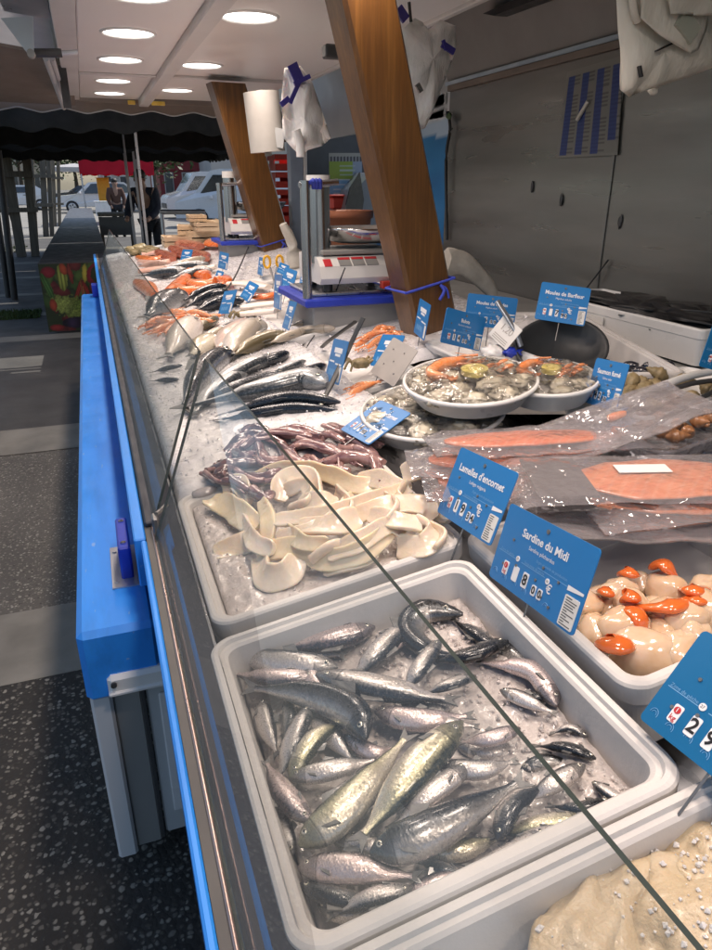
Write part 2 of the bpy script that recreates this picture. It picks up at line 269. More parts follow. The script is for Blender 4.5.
# ------------------------------------------------------------------ mesh collector
ORG = {}
class MB:
    def __init__(s): s.v = []; s.f = []; s.uv = []; s.mi = []; s.sm = []
    def add(s, vs, fs, uvs=None, mi=0, smooth=False):
        o = len(s.v); s.v += [V(p) for p in vs]
        for k, f in enumerate(fs):
            s.f.append([i+o for i in f]); s.mi.append(mi); s.sm.append(smooth)
            s.uv.append([uvs[i] for i in f] if uvs else [(0, 0)]*len(f))
        return s
    def box(s, c, size, rot=None, mi=0, bev=0):
        x, y, z = [a/2 for a in size]; c = V(c)
        if bev:
            b = min(bev, x*.9, y*.9, z*.9); vs = []
            for sx in (-1, 1):
                for sy in (-1, 1):
                    for sz in (-1, 1):
                        vs += [V((sx*(x-b), sy*(y-b), sz*z)), V((sx*(x-b), sy*y, sz*(z-b))), V((sx*x, sy*(y-b), sz*(z-b)))]
            import bmesh
            bm = bmesh.new()
            for p in vs: bm.verts.new(p)
            r = bmesh.ops.convex_hull(bm, input=bm.verts); bm.verts.index_update()
            vv = [v.co.copy() for v in bm.verts]; ff = [[v.index for v in f.verts] for f in bm.faces]; bm.free()
            if rot: vv = [rot @ p for p in vv]
            return s.add([p+c for p in vv], ff, mi=mi)
        vs = [V((a*x, b*y, d*z)) for a in (-1, 1) for b in (-1, 1) for d in (-1, 1)]
        if rot: vs = [rot @ p for p in vs]
        return s.add([p+c for p in vs], [(0, 1, 3, 2), (4, 6, 7, 5), (0, 4, 5, 1), (2, 3, 7, 6), (0, 2, 6, 4), (1, 5, 7, 3)], mi=mi)
    def hexa(s, b4, t4, mi=0):
        return s.add(list(b4)+list(t4), [(3, 2, 1, 0), (4, 5, 6, 7), (0, 1, 5, 4), (1, 2, 6, 5), (2, 3, 7, 6), (3, 0, 4, 7)], mi=mi)
    def loft(s, rings, mi=0, cap=True, closed=True, smooth=True, uvs=None):
        n = len(rings[0]); vs = [p for r in rings for p in r]; fs = []
        for i in range(len(rings)-1):
            for j in range(n if closed else n-1):
                k = (j+1) % n; fs.append((i*n+j, i*n+k, (i+1)*n+k, (i+1)*n+j))
        fl = None
        if uvs: fl = [u for r in uvs for u in r]
        s.add(vs, fs, fl, mi, smooth)
        if cap and closed:
            s.add(rings[0], [tuple(reversed(range(n)))], uvs[0] if uvs else None, mi, smooth); s.add(rings[-1], [tuple(range(n))], uvs[-1] if uvs else None, mi, smooth)
        return s
    def tube(s, pts, r, seg=10, mi=0, flat=1.0, cap=True):
        P = spline(pts, 6) if len(pts) > 2 else [V(p) for p in pts]
        rr = (lambda t: r) if not callable(r) else r
        rings = []; up = V((0, 0, 1))
        for i, p in enumerate(P):
            t = (P[min(i+1, len(P)-1)]-P[max(i-1, 0)]).normalized()
            a = t.cross(up)
            if a.length < 1e-3: a = t.cross(V((0, 1, 0)))
            a.normalize(); b = a.cross(t); R = rr(i/(len(P)-1))
            rings.append([p+a*(R*math.cos(k*2*math.pi/seg))+b*(R*flat*math.sin(k*2*math.pi/seg)) for k in range(seg)])
        return s.loft(rings, mi, cap)
    def cyl(s, a, b, r1, r2=None, seg=20, mi=0, smooth=True):
        a, b = V(a), V(b); t = (b-a).normalized(); q = t.orthogonal().normalized(); w = t.cross(q); r2 = r1 if r2 is None else r2
        rg = lambda c, r: [c+q*(r*math.cos(k*2*math.pi/seg))+w*(r*math.sin(k*2*math.pi/seg)) for k in range(seg)]
        s.loft([rg(a, r1), rg(b, r2)], mi, False, smooth=smooth)
        s.add(rg(a, r1), [tuple(reversed(range(seg)))], mi=mi); s.add(rg(b, r2), [tuple(range(seg))], mi=mi)
        return s
    def blob(s, c, ax, seed=0, amp=.15, fr=2.0, nu=14, nv=9, mi=0):
        # ax: three half-axis vectors
        c = V(c); rings = []
        for i in range(nv+1):
            th = math.pi*i/nv; ring = []
            for j in range(nu):
                ph = 2*math.pi*j/nu; d = V((math.sin(th)*math.cos(ph), math.sin(th)*math.sin(ph), math.cos(th)))
                k = 1+amp*noise.noise(d*fr+V((seed*3.1, seed*1.7, seed)))
                ring.append(c+(ax[0]*d.x+ax[1]*d.y+ax[2]*d.z)*k)
            rings.append(ring)
        vs = [rings[0][0]]+[p for r in rings[1:-1] for p in r]+[rings[-1][0]]; fs = []
        for j in range(nu): fs.append((0, 1+j, 1+(j+1) % nu))
        for i in range(nv-2):
            for j in range(nu): fs.append((1+i*nu+j, 1+(i+1)*nu+j, 1+(i+1)*nu+(j+1) % nu, 1+i*nu+(j+1) % nu))
        l = len(vs)-1; o = 1+(nv-2)*nu
        for j in range(nu): fs.append((l, o+(j+1) % nu, o+j))
        return s.add(vs, fs, mi=mi, smooth=True)
    def build(s, name, mats, parent=None, origin=None, base=True):
        if not isinstance(mats, (list, tuple)): mats = [mats]
        me = bpy.data.meshes.new(name)
        if parent is not None: o = ORG[parent.name]
        elif origin is not None: o = V(origin)
        else:
            xs = [p.x for p in s.v]; ys = [p.y for p in s.v]; zs = [p.z for p in s.v]
            o = V(((min(xs)+max(xs))/2, (min(ys)+max(ys))/2, min(zs)))
        me.from_pydata([p-o for p in s.v], [], s.f)
        for m in mats: me.materials.append(m if not isinstance(m, str) else M[m])
        me.polygons.foreach_set('material_index', s.mi); me.polygons.foreach_set('use_smooth', s.sm)
        uvl = me.uv_layers.new(name='UVMap'); uvl.data.foreach_set('uv', [c for f in s.uv for u in f for c in u])
        me.update()
        ob = bpy.data.objects.new(name, me); COL.objects.link(ob)
        if parent is not None: ob.parent = parent
        else: ob.location = o
        ORG[ob.name] = o
        return ob
def spline(pts, k=6):
    P = [V(p) for p in pts]
    if len(P) == 2: return [P[0].lerp(P[1], i/k) for i in range(k+1)]
    P = [P[0]*2-P[1]]+P+[P[-1]*2-P[-2]]; out = []
    for i in range(1, len(P)-2):
        a, b, c, d = P[i-1:i+3]
        for j in range(k):
            t = j/k; out.append(.5*((2*b)+(c-a)*t+(2*a-5*b+4*c-d)*t*t+(3*b-a-3*c+d)*t**3))
    out.append(P[-2]); return out
def tag(o, label=None, cat=None, group=None, kind=None):
    if label: o['label'] = label
    if cat: o['category'] = cat
    if group: o['group'] = group
    if kind: o['kind'] = kind
    return o
def thing(name, loc, label, cat, group=None):
    o = bpy.data.objects.new(name, None); COL.objects.link(o); o.location = V(loc); o.empty_display_size = .05
    ORG[o.name] = V(loc); return tag(o, label, cat, group)
def interp(tab, x):
    for (a, va), (b, vb) in zip(tab, tab[1:]):
        if x <= b: return va+(vb-va)*(x-a)/(b-a) if b > a else vb
    return tab[-1][1]
def rrect(x0, x1, y0, y1, r, n=10):
    out = []
    for cx, cy, a0 in ((x1-r, y1-r, 0), (x0+r, y1-r, 90), (x0+r, y0+r, 180), (x1-r, y0+r, 270)):
        for k in range(n+1):
            a = math.radians(a0+90*k/n); out.append((cx+r*math.cos(a), cy+r*math.sin(a)))
    return out
def tub_mb(x0, x1, y0, y1, depth, wall, r, frame=bp, c=0.0, lip=.006, taper=.012, floor=.012):
    def ring(d, z, rr): return [frame(x, y, c+z) for x, y in rrect(x0+d, x1-d, y0+d, y1-d, max(rr, .003))]
    mb = MB()
    rg = [ring(taper, -depth, r), ring(.004, -.035 if depth > .05 else -depth*.5, r), ring(.001, -.0335 if depth > .05 else -depth*.45, r), ring(0, -.006, r), ring(.002, -.002, r), ring(.006, 0, r),
          ring(wall*.5, 0, r-wall*.3), ring(wall*.5+.002, -lip, r-wall*.3), ring(wall-.004, -lip, r-wall*.5), ring(wall, -lip-.004, r-wall*.5), ring(wall+taper, -depth+floor, r-wall*.6)]
    mb.loft(rg, cap=True, smooth=False)
    return mb
# ================================================================== SETTING
def aggregate(name, k, kp, sc):
    m, nt, out = nodes(name); p = nt.nodes.new('ShaderNodeBsdfPrincipled'); L(nt, p.outputs[0], out.inputs[0])
    vec = coords(nt)
    wn = N(nt, 'ShaderNodeTexNoise'); wn.inputs['Scale'].default_value = 60; L(nt, vec, wn.inputs['Vector'])
    wv = N(nt, 'ShaderNodeVectorMath', operation='MULTIPLY_ADD'); L(nt, wn.outputs['Color'], wv.inputs[0]); wv.inputs[1].default_value = (.012, .012, .012); L(nt, vec, wv.inputs[2])
    vo = N(nt, 'ShaderNodeTexVoronoi'); vo.inputs['Scale'].default_value = sc; L(nt, wv.outputs[0], vo.inputs['Vector'])
    sep = nt.nodes.new('ShaderNodeSeparateColor'); L(nt, vo.outputs['Color'], sep.inputs[0])
    size = N(nt, 'ShaderNodeMath', operation='MULTIPLY_ADD'); L(nt, sep.outputs[0], size.inputs[0]); size.inputs[1].default_value = .5; size.inputs[2].default_value = .16
    df = N(nt, 'ShaderNodeMath', operation='SUBTRACT'); L(nt, size.outputs[0], df.inputs[0]); L(nt, vo.outputs['Distance'], df.inputs[1])
    inside = ramp(nt, df.outputs[0], [(0, (0, 0, 0)), (.22, (.85, .85, .85))])
    peb = ramp(nt, sep.outputs[1], [(.0, (.04, .036, .03)), (.35, (.16*kp, .148*kp, .122*kp)), (.75, (.30*kp, .28*kp, .23*kp)), (1, (.44*kp, .42*kp, .35*kp))])
    base = ramp(nt, noi(nt, vec, 1.1, 4), [(.3, (.085*k, .078*k, .066*k)), (.7, (.145*k, .132*k, .112*k))])
    col = mixc(nt, inside, base, peb)
    L(nt, col, p.inputs['Base Color']); p.inputs['Roughness'].default_value = .8
    L(nt, bumpn(nt, df.outputs[0], .5, .004), p.inputs['Normal'])
    return m
def ground():
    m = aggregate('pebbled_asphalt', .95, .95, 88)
    mb = MB(); mb.add([(-9, -5, .004), (6, -5, .004), (6, 2.078, .004), (-9, 2.078, .004)], [(0, 1, 2, 3)]); tag(mb.build('pavement', aggregate('shade_toned_aggregate', .28, .8, 72), origin=(0, 0, 0)), kind='structure')  # near sheet: shade beside the counter put into a darker aggregate colour
    mb = MB(); mb.add([(-150, -60, 0), (150, -60, 0), (150, 260, 0), (-150, 260, 0)], [(0, 1, 2, 3)])
    tag(mb.build('ground', m, origin=(0, 0, 0)), kind='structure')
    # pale concrete bands set into the paving
    cm = mat('concrete_band', (.27, .255, .215), (.17, .16, .135), .85, ns=3.5, bs=60, bstr=.3, bd=.003, detail=7)
    mb = MB()
    for y0, y1 in ((2.08, 2.52), (4.35, 4.85), (7.9, 8.2), (9.5, 9.75), (11.4, 11.65), (13.6, 13.9), (16.2, 16.6), (19.5, 20), (24, 24.6)):
        mb.add([(-9, y0, .004), (6, y0, .004), (6, y1, .004), (-9, y1, .004)], [(0, 1, 2, 3)])
    tag(mb.build('paving_band', cm, origin=(0, 0, 0)), kind='structure')
    dm = mat('smooth_asphalt', (.085, .08, .072), (.05, .047, .042), .75, ns=2, bs=80, bstr=.4, bd=.003, detail=6)
    mb = MB(); mb.add([(-9, 4.852, .003), (6, 4.852, .003), (6, 26, .003), (-9, 26, .003)], [(0, 1, 2, 3)])
    tag(mb.build('road', dm, origin=(0, 0, 0)), kind='structure')
    sm = mat('sunny_square_paving', (.26, .245, .215), (.19, .18, .16), .85, ns=1, bs=30, bstr=.2, bd=.003, detail=6)
    mb = MB(); mb.add([(-60, 26.01, .003), (60, 26.01, .003), (60, 120, .003), (-60, 120, .003)], [(0, 1, 2, 3)])
    tag(mb.build('square', sm, origin=(0, 0, 0)), kind='structure')
    gm = mat('grass_strip', (.06, .10, .025), (.035, .06, .015), .9, ns=30)
    g = MB()
    for k in range(2600):
        x = rnd.uniform(-1.5, -.72) if k % 2 else rnd.uniform(-3.3, -1.6); y = rnd.uniform(9.3, 9.9) if k % 2 else rnd.uniform(19, 21)
        a = rnd.uniform(0, 6.3); h = rnd.uniform(.02, .06); w = .012
        g.add([(x-w*math.cos(a), y-w*math.sin(a), .003), (x+w*math.cos(a), y+w*math.sin(a), .003), (x+rnd.uniform(-.02, .02), y, h)], [(0, 1, 2)])
    tag(g.build('grass', gm), 'short green grass growing round the timber posts', 'grass', kind='stuff')
ground()

# ------------------------------------------------------------------ the fish counter
YN, YF = -.15, 7.9
ct = thing('fish_counter', (.3, .5, 0), 'long blue and steel fish counter with glass front and fold-out ledge', 'counter')
mb = MB()       # body under the bed
mb.hexa([(.075, YN, .06), (1.55, YN, .06), (1.55, YF, .06), (.075, YF, .06)], [bp(.0, YN, -.17)+V((.0, 0, 0)), bp(1.47, YN, -.17), bp(1.47, YF, -.17), bp(.0, YF, -.17)])
mb.build('body', 'darkgrey', ct)
mb = MB()
for y0, y1 in ((YN, YF),):
    a = [bp(-.036, y0, -.004), bp(.014, y0, -.004), bp(.014, y1, -.004), bp(-.036, y1, -.004)]
    mb.hexa([p-NB*.004 for p in a], a)
mb.build('steel_flange', 'steelband', ct)
mb = MB(); mb.hexa([bp(.014, YN, -.165), bp(.018, YN, -.165), bp(.018, YF, -.165), bp(.014, YF, -.165)], [bp(.014, YN, -.002), bp(.018, YN, -.002), bp(.018, YF, -.002), bp(.014, YF, -.002)])
mb.hexa([bp(.0, YN, -.165), bp(1.47, YN, -.165), bp(1.47, YF, -.165), bp(.0, YF, -.165)], [bp(0, YN, -.155), bp(1.47, YN, -.155), bp(1.47, YF, -.155), bp(0, YF, -.155)])
mb.build('steel_well', 'steel', ct)
mb = MB(); mb.box((.0335, (YN+YF)/2, .831), (.018, YF-YN, .03)); mb.build('edge_channel', 'slotgrey', ct)
mb = MB(); mb.cyl((.0395, YN, .847), (.0395, YF, .847), .0028); mb.build('edge_trim', mat('warm_trim', (.52, .40, .36), (.45, .34, .30), .3, metal=.9, ns=3), ct)
mb = MB(); mb.box((.0185, (YN+1.29)/2, .822), (.011, 1.29-YN, .05), bev=.003); mb.build('blue_edge', 'bluepaint', ct)
mb = MB(); mb.box((.012, (1.30+YF)/2, .79), (.024, YF-1.30, .11), bev=.003); mb.build('blue_rail', 'bluepaint', ct)
mb = MB(); mb.hexa([(.028, YN, .05), (.05, YN, .05), (.05, YF, .05), (.028, YF, .05)], [(.028, YN, .795), (.05, YN, .795), (.05, YF, .795), (.028, YF, .795)]); mb.build('front_panel', 'darkgrey', ct)
# fold-out ledge
mb = MB(); mb.box((-.054, (1.215+6.0)/2, .62), (.152, 6.0-1.215, .165), bev=.012); led = mb.build('ledge', 'bluepaint', ct)
mb = MB(); mb.box((-.018, 1.46, .7045), (.075, .19, .003))
for yy in (1.39, 1.53): mb.cyl((-.046, yy, .706), (-.046, yy, .7085), .005, seg=10)
mb.build('hinge_plate', 'alu', ct)
mb = MB(); mb.box((-.022, 1.475, .742), (.026, .155, .08), bev=.004); lb = mb.build('latch_block', 'bluedark', ct)
mb = MB()
for yy in (1.42, 1.53): mb.cyl((-.022, yy, .782), (-.022, yy, .7845), .006, seg=12)
mb.build('screw', 'chrome', lb)
mb = MB(); mb.box((-.02, 5.85, .75), (.05, .12, .09), bev=.004); mb.build('end_block', 'bluedark', ct)
mb = MB(); mb.box((-.028, 1.218, .573), (.118, .03, .052), bev=.008); mb.box((-.028, 1.208, .56), (.118, .02, .010), bev=.003)
rl = mb.build('support_rail', 'whiteplastic', ct)
mb = MB(); mb.cyl((-.075, 1.204, .583), (-.075, 1.198, .583), .006, seg=12); mb.build('bolt', 'darkgrey', rl)
def slab(name, x0, x1, y0, y1, z0, z1, m, par, bev=.004):
    b = MB(); b.box(((x0+x1)/2, (y0+y1)/2, (z0+z1)/2), (x1-x0, y1-y0, z1-z0), bev=bev); return b.build(name, m, par)
slab('corner_post', -.128, -.085, 1.245, 1.30, .06, .537, 'carpaint', ct, .006)
slab('infill_panel', -.085, -.028, 1.258, 1.30, .07, .54, 'greypaint', ct)
df = slab('door_panel', -.018, .05, 1.255, 1.30, .09, .545, 'lightgrey', ct, .006)
slab('door_inset', .006, .044, 1.2465, 1.2545, .16, .50, 'carpaint', df, .003)
slab('side_skirt', -.125, -.118, 1.305, 6.0, .07, .535, 'lightgrey', ct)
slab('gasket', -.03, -.020, 1.25, 1.259, .085, .55, 'darkgrey', ct, .002)
# glass
def glass_panel(b0, b1, t1, t0, gm='glass'):
    n = (V(b1)-V(b0)).cross(V(t0)-V(b0)).normalized()*.0028
    q = [V(b0), V(b1), V(t1), V(t0)]
    mb = MB(); mb.add([p-n for p in q]+[p+n for p in q], [(3, 2, 1, 0), (4, 5, 6, 7)])
    mb.add([p-n for p in q]+[p+n for p in q], [(0, 1, 5, 4), (1, 2, 6, 5), (2, 3, 7, 6), (3, 0, 4, 7)], mi=1)
    return mb.build('glass_panel', [gm, 'glassedge'], ct)
glass_panel((.042, 1.285, .845), (.046, -.12, .845), (.262, -.12, 1.125), (.170, 1.275, 1.205))
glass_panel((.042, 6.3, .845), (.042, 1.345, .845), (.166, 1.33, 1.208), (.150, 6.3, 1.165), 'glassfar')
mb = MB(); mb.box((.046, 1.315, .865), (.012, .03, .04), bev=.003); mb.cyl((.05, 1.32, .885), (.075, 1.36, .885), .005, seg=10); mb.build('glass_clip', 'pin', ct)
mb = MB(); mb.box((.036, (1.345+6.3)/2, .852), (.02, 6.3-1.345, .012), bev=.003); mb.build('glass_seat', 'steelband', ct)

# ------------------------------------------------------------------ ceiling and lamps
cl = thing('stall_ceiling', (.8, 3, 2.2), 'white panelled stall ceiling with a grey centre beam over the fish counter', 'ceiling')
slab('panel', .07, .575, -1.0, 5.62, 2.2, 2.26, 'ceiling', cl, .006)
slab('panel', .665, 1.60, -1.0, 5.55, 2.2, 2.26, 'ceiling', cl, .006)
slab('rear_panel', .075, .575, 5.66, 7.35, 2.215, 2.27, 'ceiling', cl, .006)
slab('rear_panel', .665, 1.62, 5.66, 7.35, 2.225, 2.27, 'ceiling', cl, .006)
slab('beam', .575, .665, -1.0, 7.42, 2.165, 2.29, 'ceilgrey', cl, .006)
slab('joint_trim', .07, .575, 5.60, 5.66, 2.188, 2.2, 'ceilgrey', cl, .004)
slab('edge_trim', 1.60, 1.635, -1.0, 5.62, 2.185, 2.27, 'ceilgrey', cl, .004)
slab('edge_trim', .665, 1.635, 5.56, 5.60, 2.182, 2.25, 'ceilgrey', cl, .004)
slab('edge_trim', -.035, .068, -1.0, 7.4, 2.20, 2.33, 'ceilgrey', cl, .004)
slab('end_trim', .03, 1.7, 7.43, 7.46, 2.19, 2.33, 'browncanvas', cl, .004)
for x0, x1 in ((.48, .545), (.69, .81)): slab('marker_light', x0, x1, 7.395, 7.425, 2.178, 2.212, 'amber', cl, .004)
LP = [(.31, y, 2.2) for y in (.15, .95, 1.75, 2.55, 3.36, 4.16, 5.0)]+[(.31, y, 2.215) for y in (6.1, 6.9)]+[(.80, y, 2.2) for y in (-.3, .75, 2.2, 3.6, 5.05)]+[(.83, 6.6, 2.225)]
def LLAB(x, y):
    if x < .5:
        ys = [p[1] for p in LP if p[0] < .5]
        names = {3.36: 'round lit ceiling lamp cut by the top edge in the left row', 4.16: 'largest whole ceiling lamp of the left row', 5.0: 'second whole ceiling lamp of the left row, nearer than the panel joint', 6.1: 'left row ceiling lamp just beyond the panel joint', 6.9: 'farthest small ceiling lamp at the end of the left row'}
    else: names = {3.6: 'largest ceiling lamp right of the grey beam', 5.05: 'middle lamp right of the beam beside the slanted far post', 6.6: 'farthest lamp right of the beam on the rear panel'}
    return names.get(y)
for i, (x, y, z) in enumerate(LP):
    lab = LLAB(x, y) or 'round lit downlight in the ceiling above the near boxes'
    t = thing('ceiling_downlight', (x, y, z), lab, 'ceiling lamp', 'round lamps in the stall ceiling')
    mb = MB(); R = .125
    rg = lambda r, dz: [V((x+r*math.cos(a*math.pi/16), y+r*math.sin(a*math.pi/16), z+dz)) for a in range(32)]
    mb.loft([rg(R+.012, -.0005), rg(R+.010, -.009), rg(R, -.010), rg(R-.004, -.002)], cap=False); mb.build('trim_ring', 'ceiling', t)
    mb = MB(); mb.loft([rg(R-.0045, -.0025), rg(R-.03, -.006)], cap=False); mb.add(rg(R-.03, -.006), [tuple(range(32))]); mb.build('lens', 'lens', t)
    ld = bpy.data.lights.new('downlight', 'AREA'); ld.shape = 'DISK'; ld.size = .2; ld.energy = LAMP_W; ld.color = LAMP_C
    lo = bpy.data.objects.new('lamp_light', ld); COL.objects.link(lo); lo.parent = t; lo.location = (0, 0, -.03); ld.spread = math.radians(150)
# roof above everything; whole deck slab put in to block sun and sky
rf = thing('trailer_roof', (1, 3, 2.45), 'pale trailer roof over the stall and the serving aisle', 'roof')
slab('roof_deck', -.05, 2.5, -1.6, 7.5, 2.62, 2.70, 'lightgrey', rf)
slab('ceiling_lining', 1.66, 2.5, -1.6, 7.4, 2.55, 2.60, 'lightgrey', rf)
slab('fascia', -.06, .02, -1.6, 7.5, 2.32, 2.62, 'lightgrey', rf)

# awning flap on the customers' side
aw = thing('awning_flap', (-.6, 3, 2.35), 'pale grey raised awning flap with aluminium channel left of the ceiling', 'awning')
P = lambda x, y, z: V((x, y, z))
a, b, c, d = at_y(-60, -160, 2.6), P(-.02, 1.6, 2.36), P(-.02, 5.6, 2.34), P(-1.5, 6.0, 2.62)
mb = MB(); q = [P(-2.2, 1.2, 2.75), P(-.0, 1.2, 2.35), P(-.0, 6.05, 2.33), P(-2.2, 6.05, 2.73)]; mb.hexa(q, [p+V((0, 0, .03)) for p in q]); mb.build('flap_panel', 'greycanvas', aw)
mb = MB(); mb.hexa([P(-.24, 1.2, 2.25), P(-.04, 1.2, 2.23), P(-.04, 4.15, 2.23), P(-.24, 4.15, 2.25)], [P(-.24, 1.2, 2.36), P(-.04, 1.2, 2.34), P(-.04, 4.15, 2.34), P(-.24, 4.15, 2.36)]); mb.build('channel', 'alu', aw)
mb = MB(); q = [at_y(1, 18, 3.6), at_y(33, 16, 3.6), at_y(34, 50, 3.6), at_y(29, 55, 3.6)]; mb.hexa(q, [p+V((0, .02, 0)) for p in q]); br = mb.build('bracket', 'alu', aw)
mb = MB(); pc = at_y(31, 53, 3.58); mb.cyl(pc, pc+V((0, .05, 0)), .016, seg=14); mb.build('pivot', 'greypaint', br)
mb = MB(); mb.cyl(at_y(34, 53, 3.65), at_y(62, 53, 3.65), .017, seg=12); mb.build('strut', 'darkgrey', aw)
mb = MB(); mb.cyl(at_y(62, 53, 3.65), at_y(78, 52, 3.65), .010, seg=12); mb.build('strut_rod', 'alu', aw)
for (u0, v0, u1, v1, Y) in ((46, 58, 64, 108, 4.6), (52, 58, 66, 104, 4.7)):
    mb = MB(); mb.cyl(at_y(u0, v0, Y), at_y(u1, v1, Y+2.2), .016, seg=10); mb.build('rail', 'lightgrey', aw)
mb = MB(); p0 = at_y(64, 66, 5.5); p1 = at_y(66, 108, 5.5); mb.box((p0+p1)/2, (.05, .04, (p0-p1).length)); mb.build('post', 'darkgrey', aw)
mb = MB(); q = [P(-1.6, 5.95, 2.52), P(.03, 5.95, 2.315), P(.03, 7.45, 2.16), P(-1.6, 7.45, 2.18)]; mb.hexa(q, [p+V((0, 0, .02)) for p in q]); mb.build('lining', 'browncanvas', aw)

# scalloped valances and dark tents
def valance(mb, a, b, z0, drop, n, amp, th=.02, mi=0, trim=None):
    a, b = V(a), V(b); K = n*8; top = []; bot = []
    t = (b-a).normalized(); nn = V((-t.y, t.x, 0))*th
    for i in range(K+1):
        p = a.lerp(b, i/K); w = math.sin(i/K*n*math.pi*2)*amp*.5
        top.append(V((p.x, p.y, z0))); bot.append(V((p.x, p.y, z0-drop+w)))
    vs = top+bot+[p+nn for p in top]+[p+nn for p in bot]; k = K+1; fs = []
    for i in range(K): fs += [(i, i+1, k+i+1, k+i), (2*k+i+1, 2*k+i, 3*k+i, 3*k+i+1), (k+i, k+i+1, 3*k+i+1, 3*k+i)]
    mb.add(vs, fs, mi=mi)
    return bot
v1 = MB(); bt = valance(v1, (-1.7, 7.5, 0), (1.75, 7.5, 0), 2.22, .10, 9, .035)
va = v1.build('canopy_valance', 'browncanvas'); tag(va, 'taupe scalloped canopy edge with pale piping across the end of the ceiling', 'valance')
tr = MB(); tr.tube([p+V((0, -.004, 0)) for p in bt[::2]], .006, 6); tr.build('piping', 'lightgrey', va)
def tent(name, x0, x1, y0, y1, z, peak, drop, mats, label, group=None, legs=(), legr=.02, cat='canopy tent'):
    t = thing(name, ((x0+x1)/2, (y0+y1)/2, 0), label, cat, group)
    mb = MB(); c = V(((x0+x1)/2, (y0+y1)/2, peak)); cs = [V((x0, y0, z)), V((x1, y0, z)), V((x1, y1, z)), V((x0, y1, z))]
    mb.add(cs+[c]+[p+V((0, 0, .02)) for p in cs]+[c+V((0, 0, .02))], [(1, 0, 4), (2, 1, 4), (3, 2, 4), (0, 3, 4), (5, 6, 9), (6, 7, 9), (7, 8, 9), (8, 5, 9)]); mb.build('roof', mats, t)
    for k in range(4):
        mb = MB(); n = max(3, int((cs[(k+1) % 4]-cs[k]).length/.42)); valance(mb, cs[k], cs[(k+1) % 4], z+.01, drop, n, .05); mb.build('valance', mats, t)
    for x, y in legs:
        mb = MB(); mb.box((x, y, z/2), (legr*2, legr*2, z)); mb.build('leg', 'alu', t)
    return t
tent('dark_canopy', -1.6, 2.3, 8.0, 11.4, 2.20, 2.9, .22, 'tent', 'near dark green canopy with scalloped edge above the vegetable table', 'dark canopies beyond the stall', [(.56, 8.05), (.62, 11.35)], .013)
tent('dark_canopy', -1.6, 2.6, 11.6, 15.5, 2.18, 2.95, .24, 'tent', 'second dark canopy behind the near one, held by thin grey poles', 'dark canopies beyond the stall', [(.75, 11.65), (.82, 15.4)], .016)
tent('dark_canopy', -1.9, 3.2, 15.7, 20, 2.25, 3.1, .2, 'tent', 'farthest dark canopy of the row, with green showing behind its edge', 'dark canopies beyond the stall', [(1.05, 15.8)])
g0 = at_y(80, 175, 32); g1 = at_y(147, 175, 32)
tent('red_gazebo', g0.x, g1.x+.3, 32, 35, 2.5, 2.75, .62, 'redcanvas', 'red gazebo canopy in front of the white car', None, [(g0.x+.05, 32.05), (g1.x+.2, 32.05), (g0.x+.05, 34.9)], .03, 'gazebo')
g0 = at_y(40, 170, 44)
tent('pale_parasol_canopy', g0.x, g0.x+3.4, 52, 55, 2.55, 2.8, .25, 'greycanvas', 'low pale canopy left of the red gazebo', None, [(g0.x+.1, 52.1), (g0.x+3.2, 52.1)], .03, 'gazebo')

# ------------------------------------------------------------------ timber posts of the stall
def timber_post(Yp, ub, vb, w, dp, label):
    b = at_y(ub, vb, Yp); top = b+V((-.274, 0, 1))*1.18
    lo = b-V((-.274, 0, 1))*.25
    ax = (top-lo).normalized(); xx = V((1, .12, 0)).normalized(); yy = V((-.12, 1, 0)).normalized()
    mb = MB(); o = lo
    ln = (top-lo).length
    def sec(p): return [p+xx*(sx*(w/2-e))+yy*(sy*(dp/2-f)) for sx, sy, e, f in ((-1, -1, 0, .012), (-1, -1, .012, 0), (1, -1, .012, 0), (1, -1, 0, .012), (1, 1, 0, .012), (1, 1, .012, 0), (-1, 1, .012, 0), (-1, 1, 0, .012))]
    mb.loft([sec(lo), sec(lo.lerp(top, .5)), sec(top)], smooth=False)
    ob = mb.build('timber_post', 'timber'); tag(ob, label, 'post', 'slanted timber posts of the stall')
    # string tied round it
    return b, ax, xx, yy
PB = timber_post(2.3, 428, 322, .185, .13, 'large varnished timber post leaning left in the foreground')
PS = timber_post(5.5, 278, 258, .245, .16, 'small distant varnished timber post left of the large one')
def tie(PP, dz, w, dp, sag, label):
    b, ax, xx, yy = PP; c = b+ax*dz; pts = []
    for k, (sx, sy) in enumerate(((-1, -1), (0, -1), (1, -1), (1, 1), (-1, 1), (-1, -1))):
        pts.append(c+xx*(sx*(w/2+.006))+yy*(sy*(dp/2+.006))+V((0, 0, sag*sx)))
    mb = MB()
    for p, q in zip(pts, pts[1:]): mb.cyl(p, q, .0045, seg=7)
    k = pts[1]+xx*.04
    mb.tube([k, k+V((.01, -.012, -.02)), k+V((-.006, -.012, -.05))], .006, 7); mb.tube([k, k+V((.02, -.01, -.015)), k+V((.03, -.012, -.045))], .004, 7)
    tag(mb.build('tie_string', 'rope'), label, 'string', 'blue strings tied round the posts')
tie(PB, .145, .185, .13, .02, 'blue string knotted round the large timber post')
tie(PS, .13, .245, .16, .03, 'blue string tied round the small distant timber post')

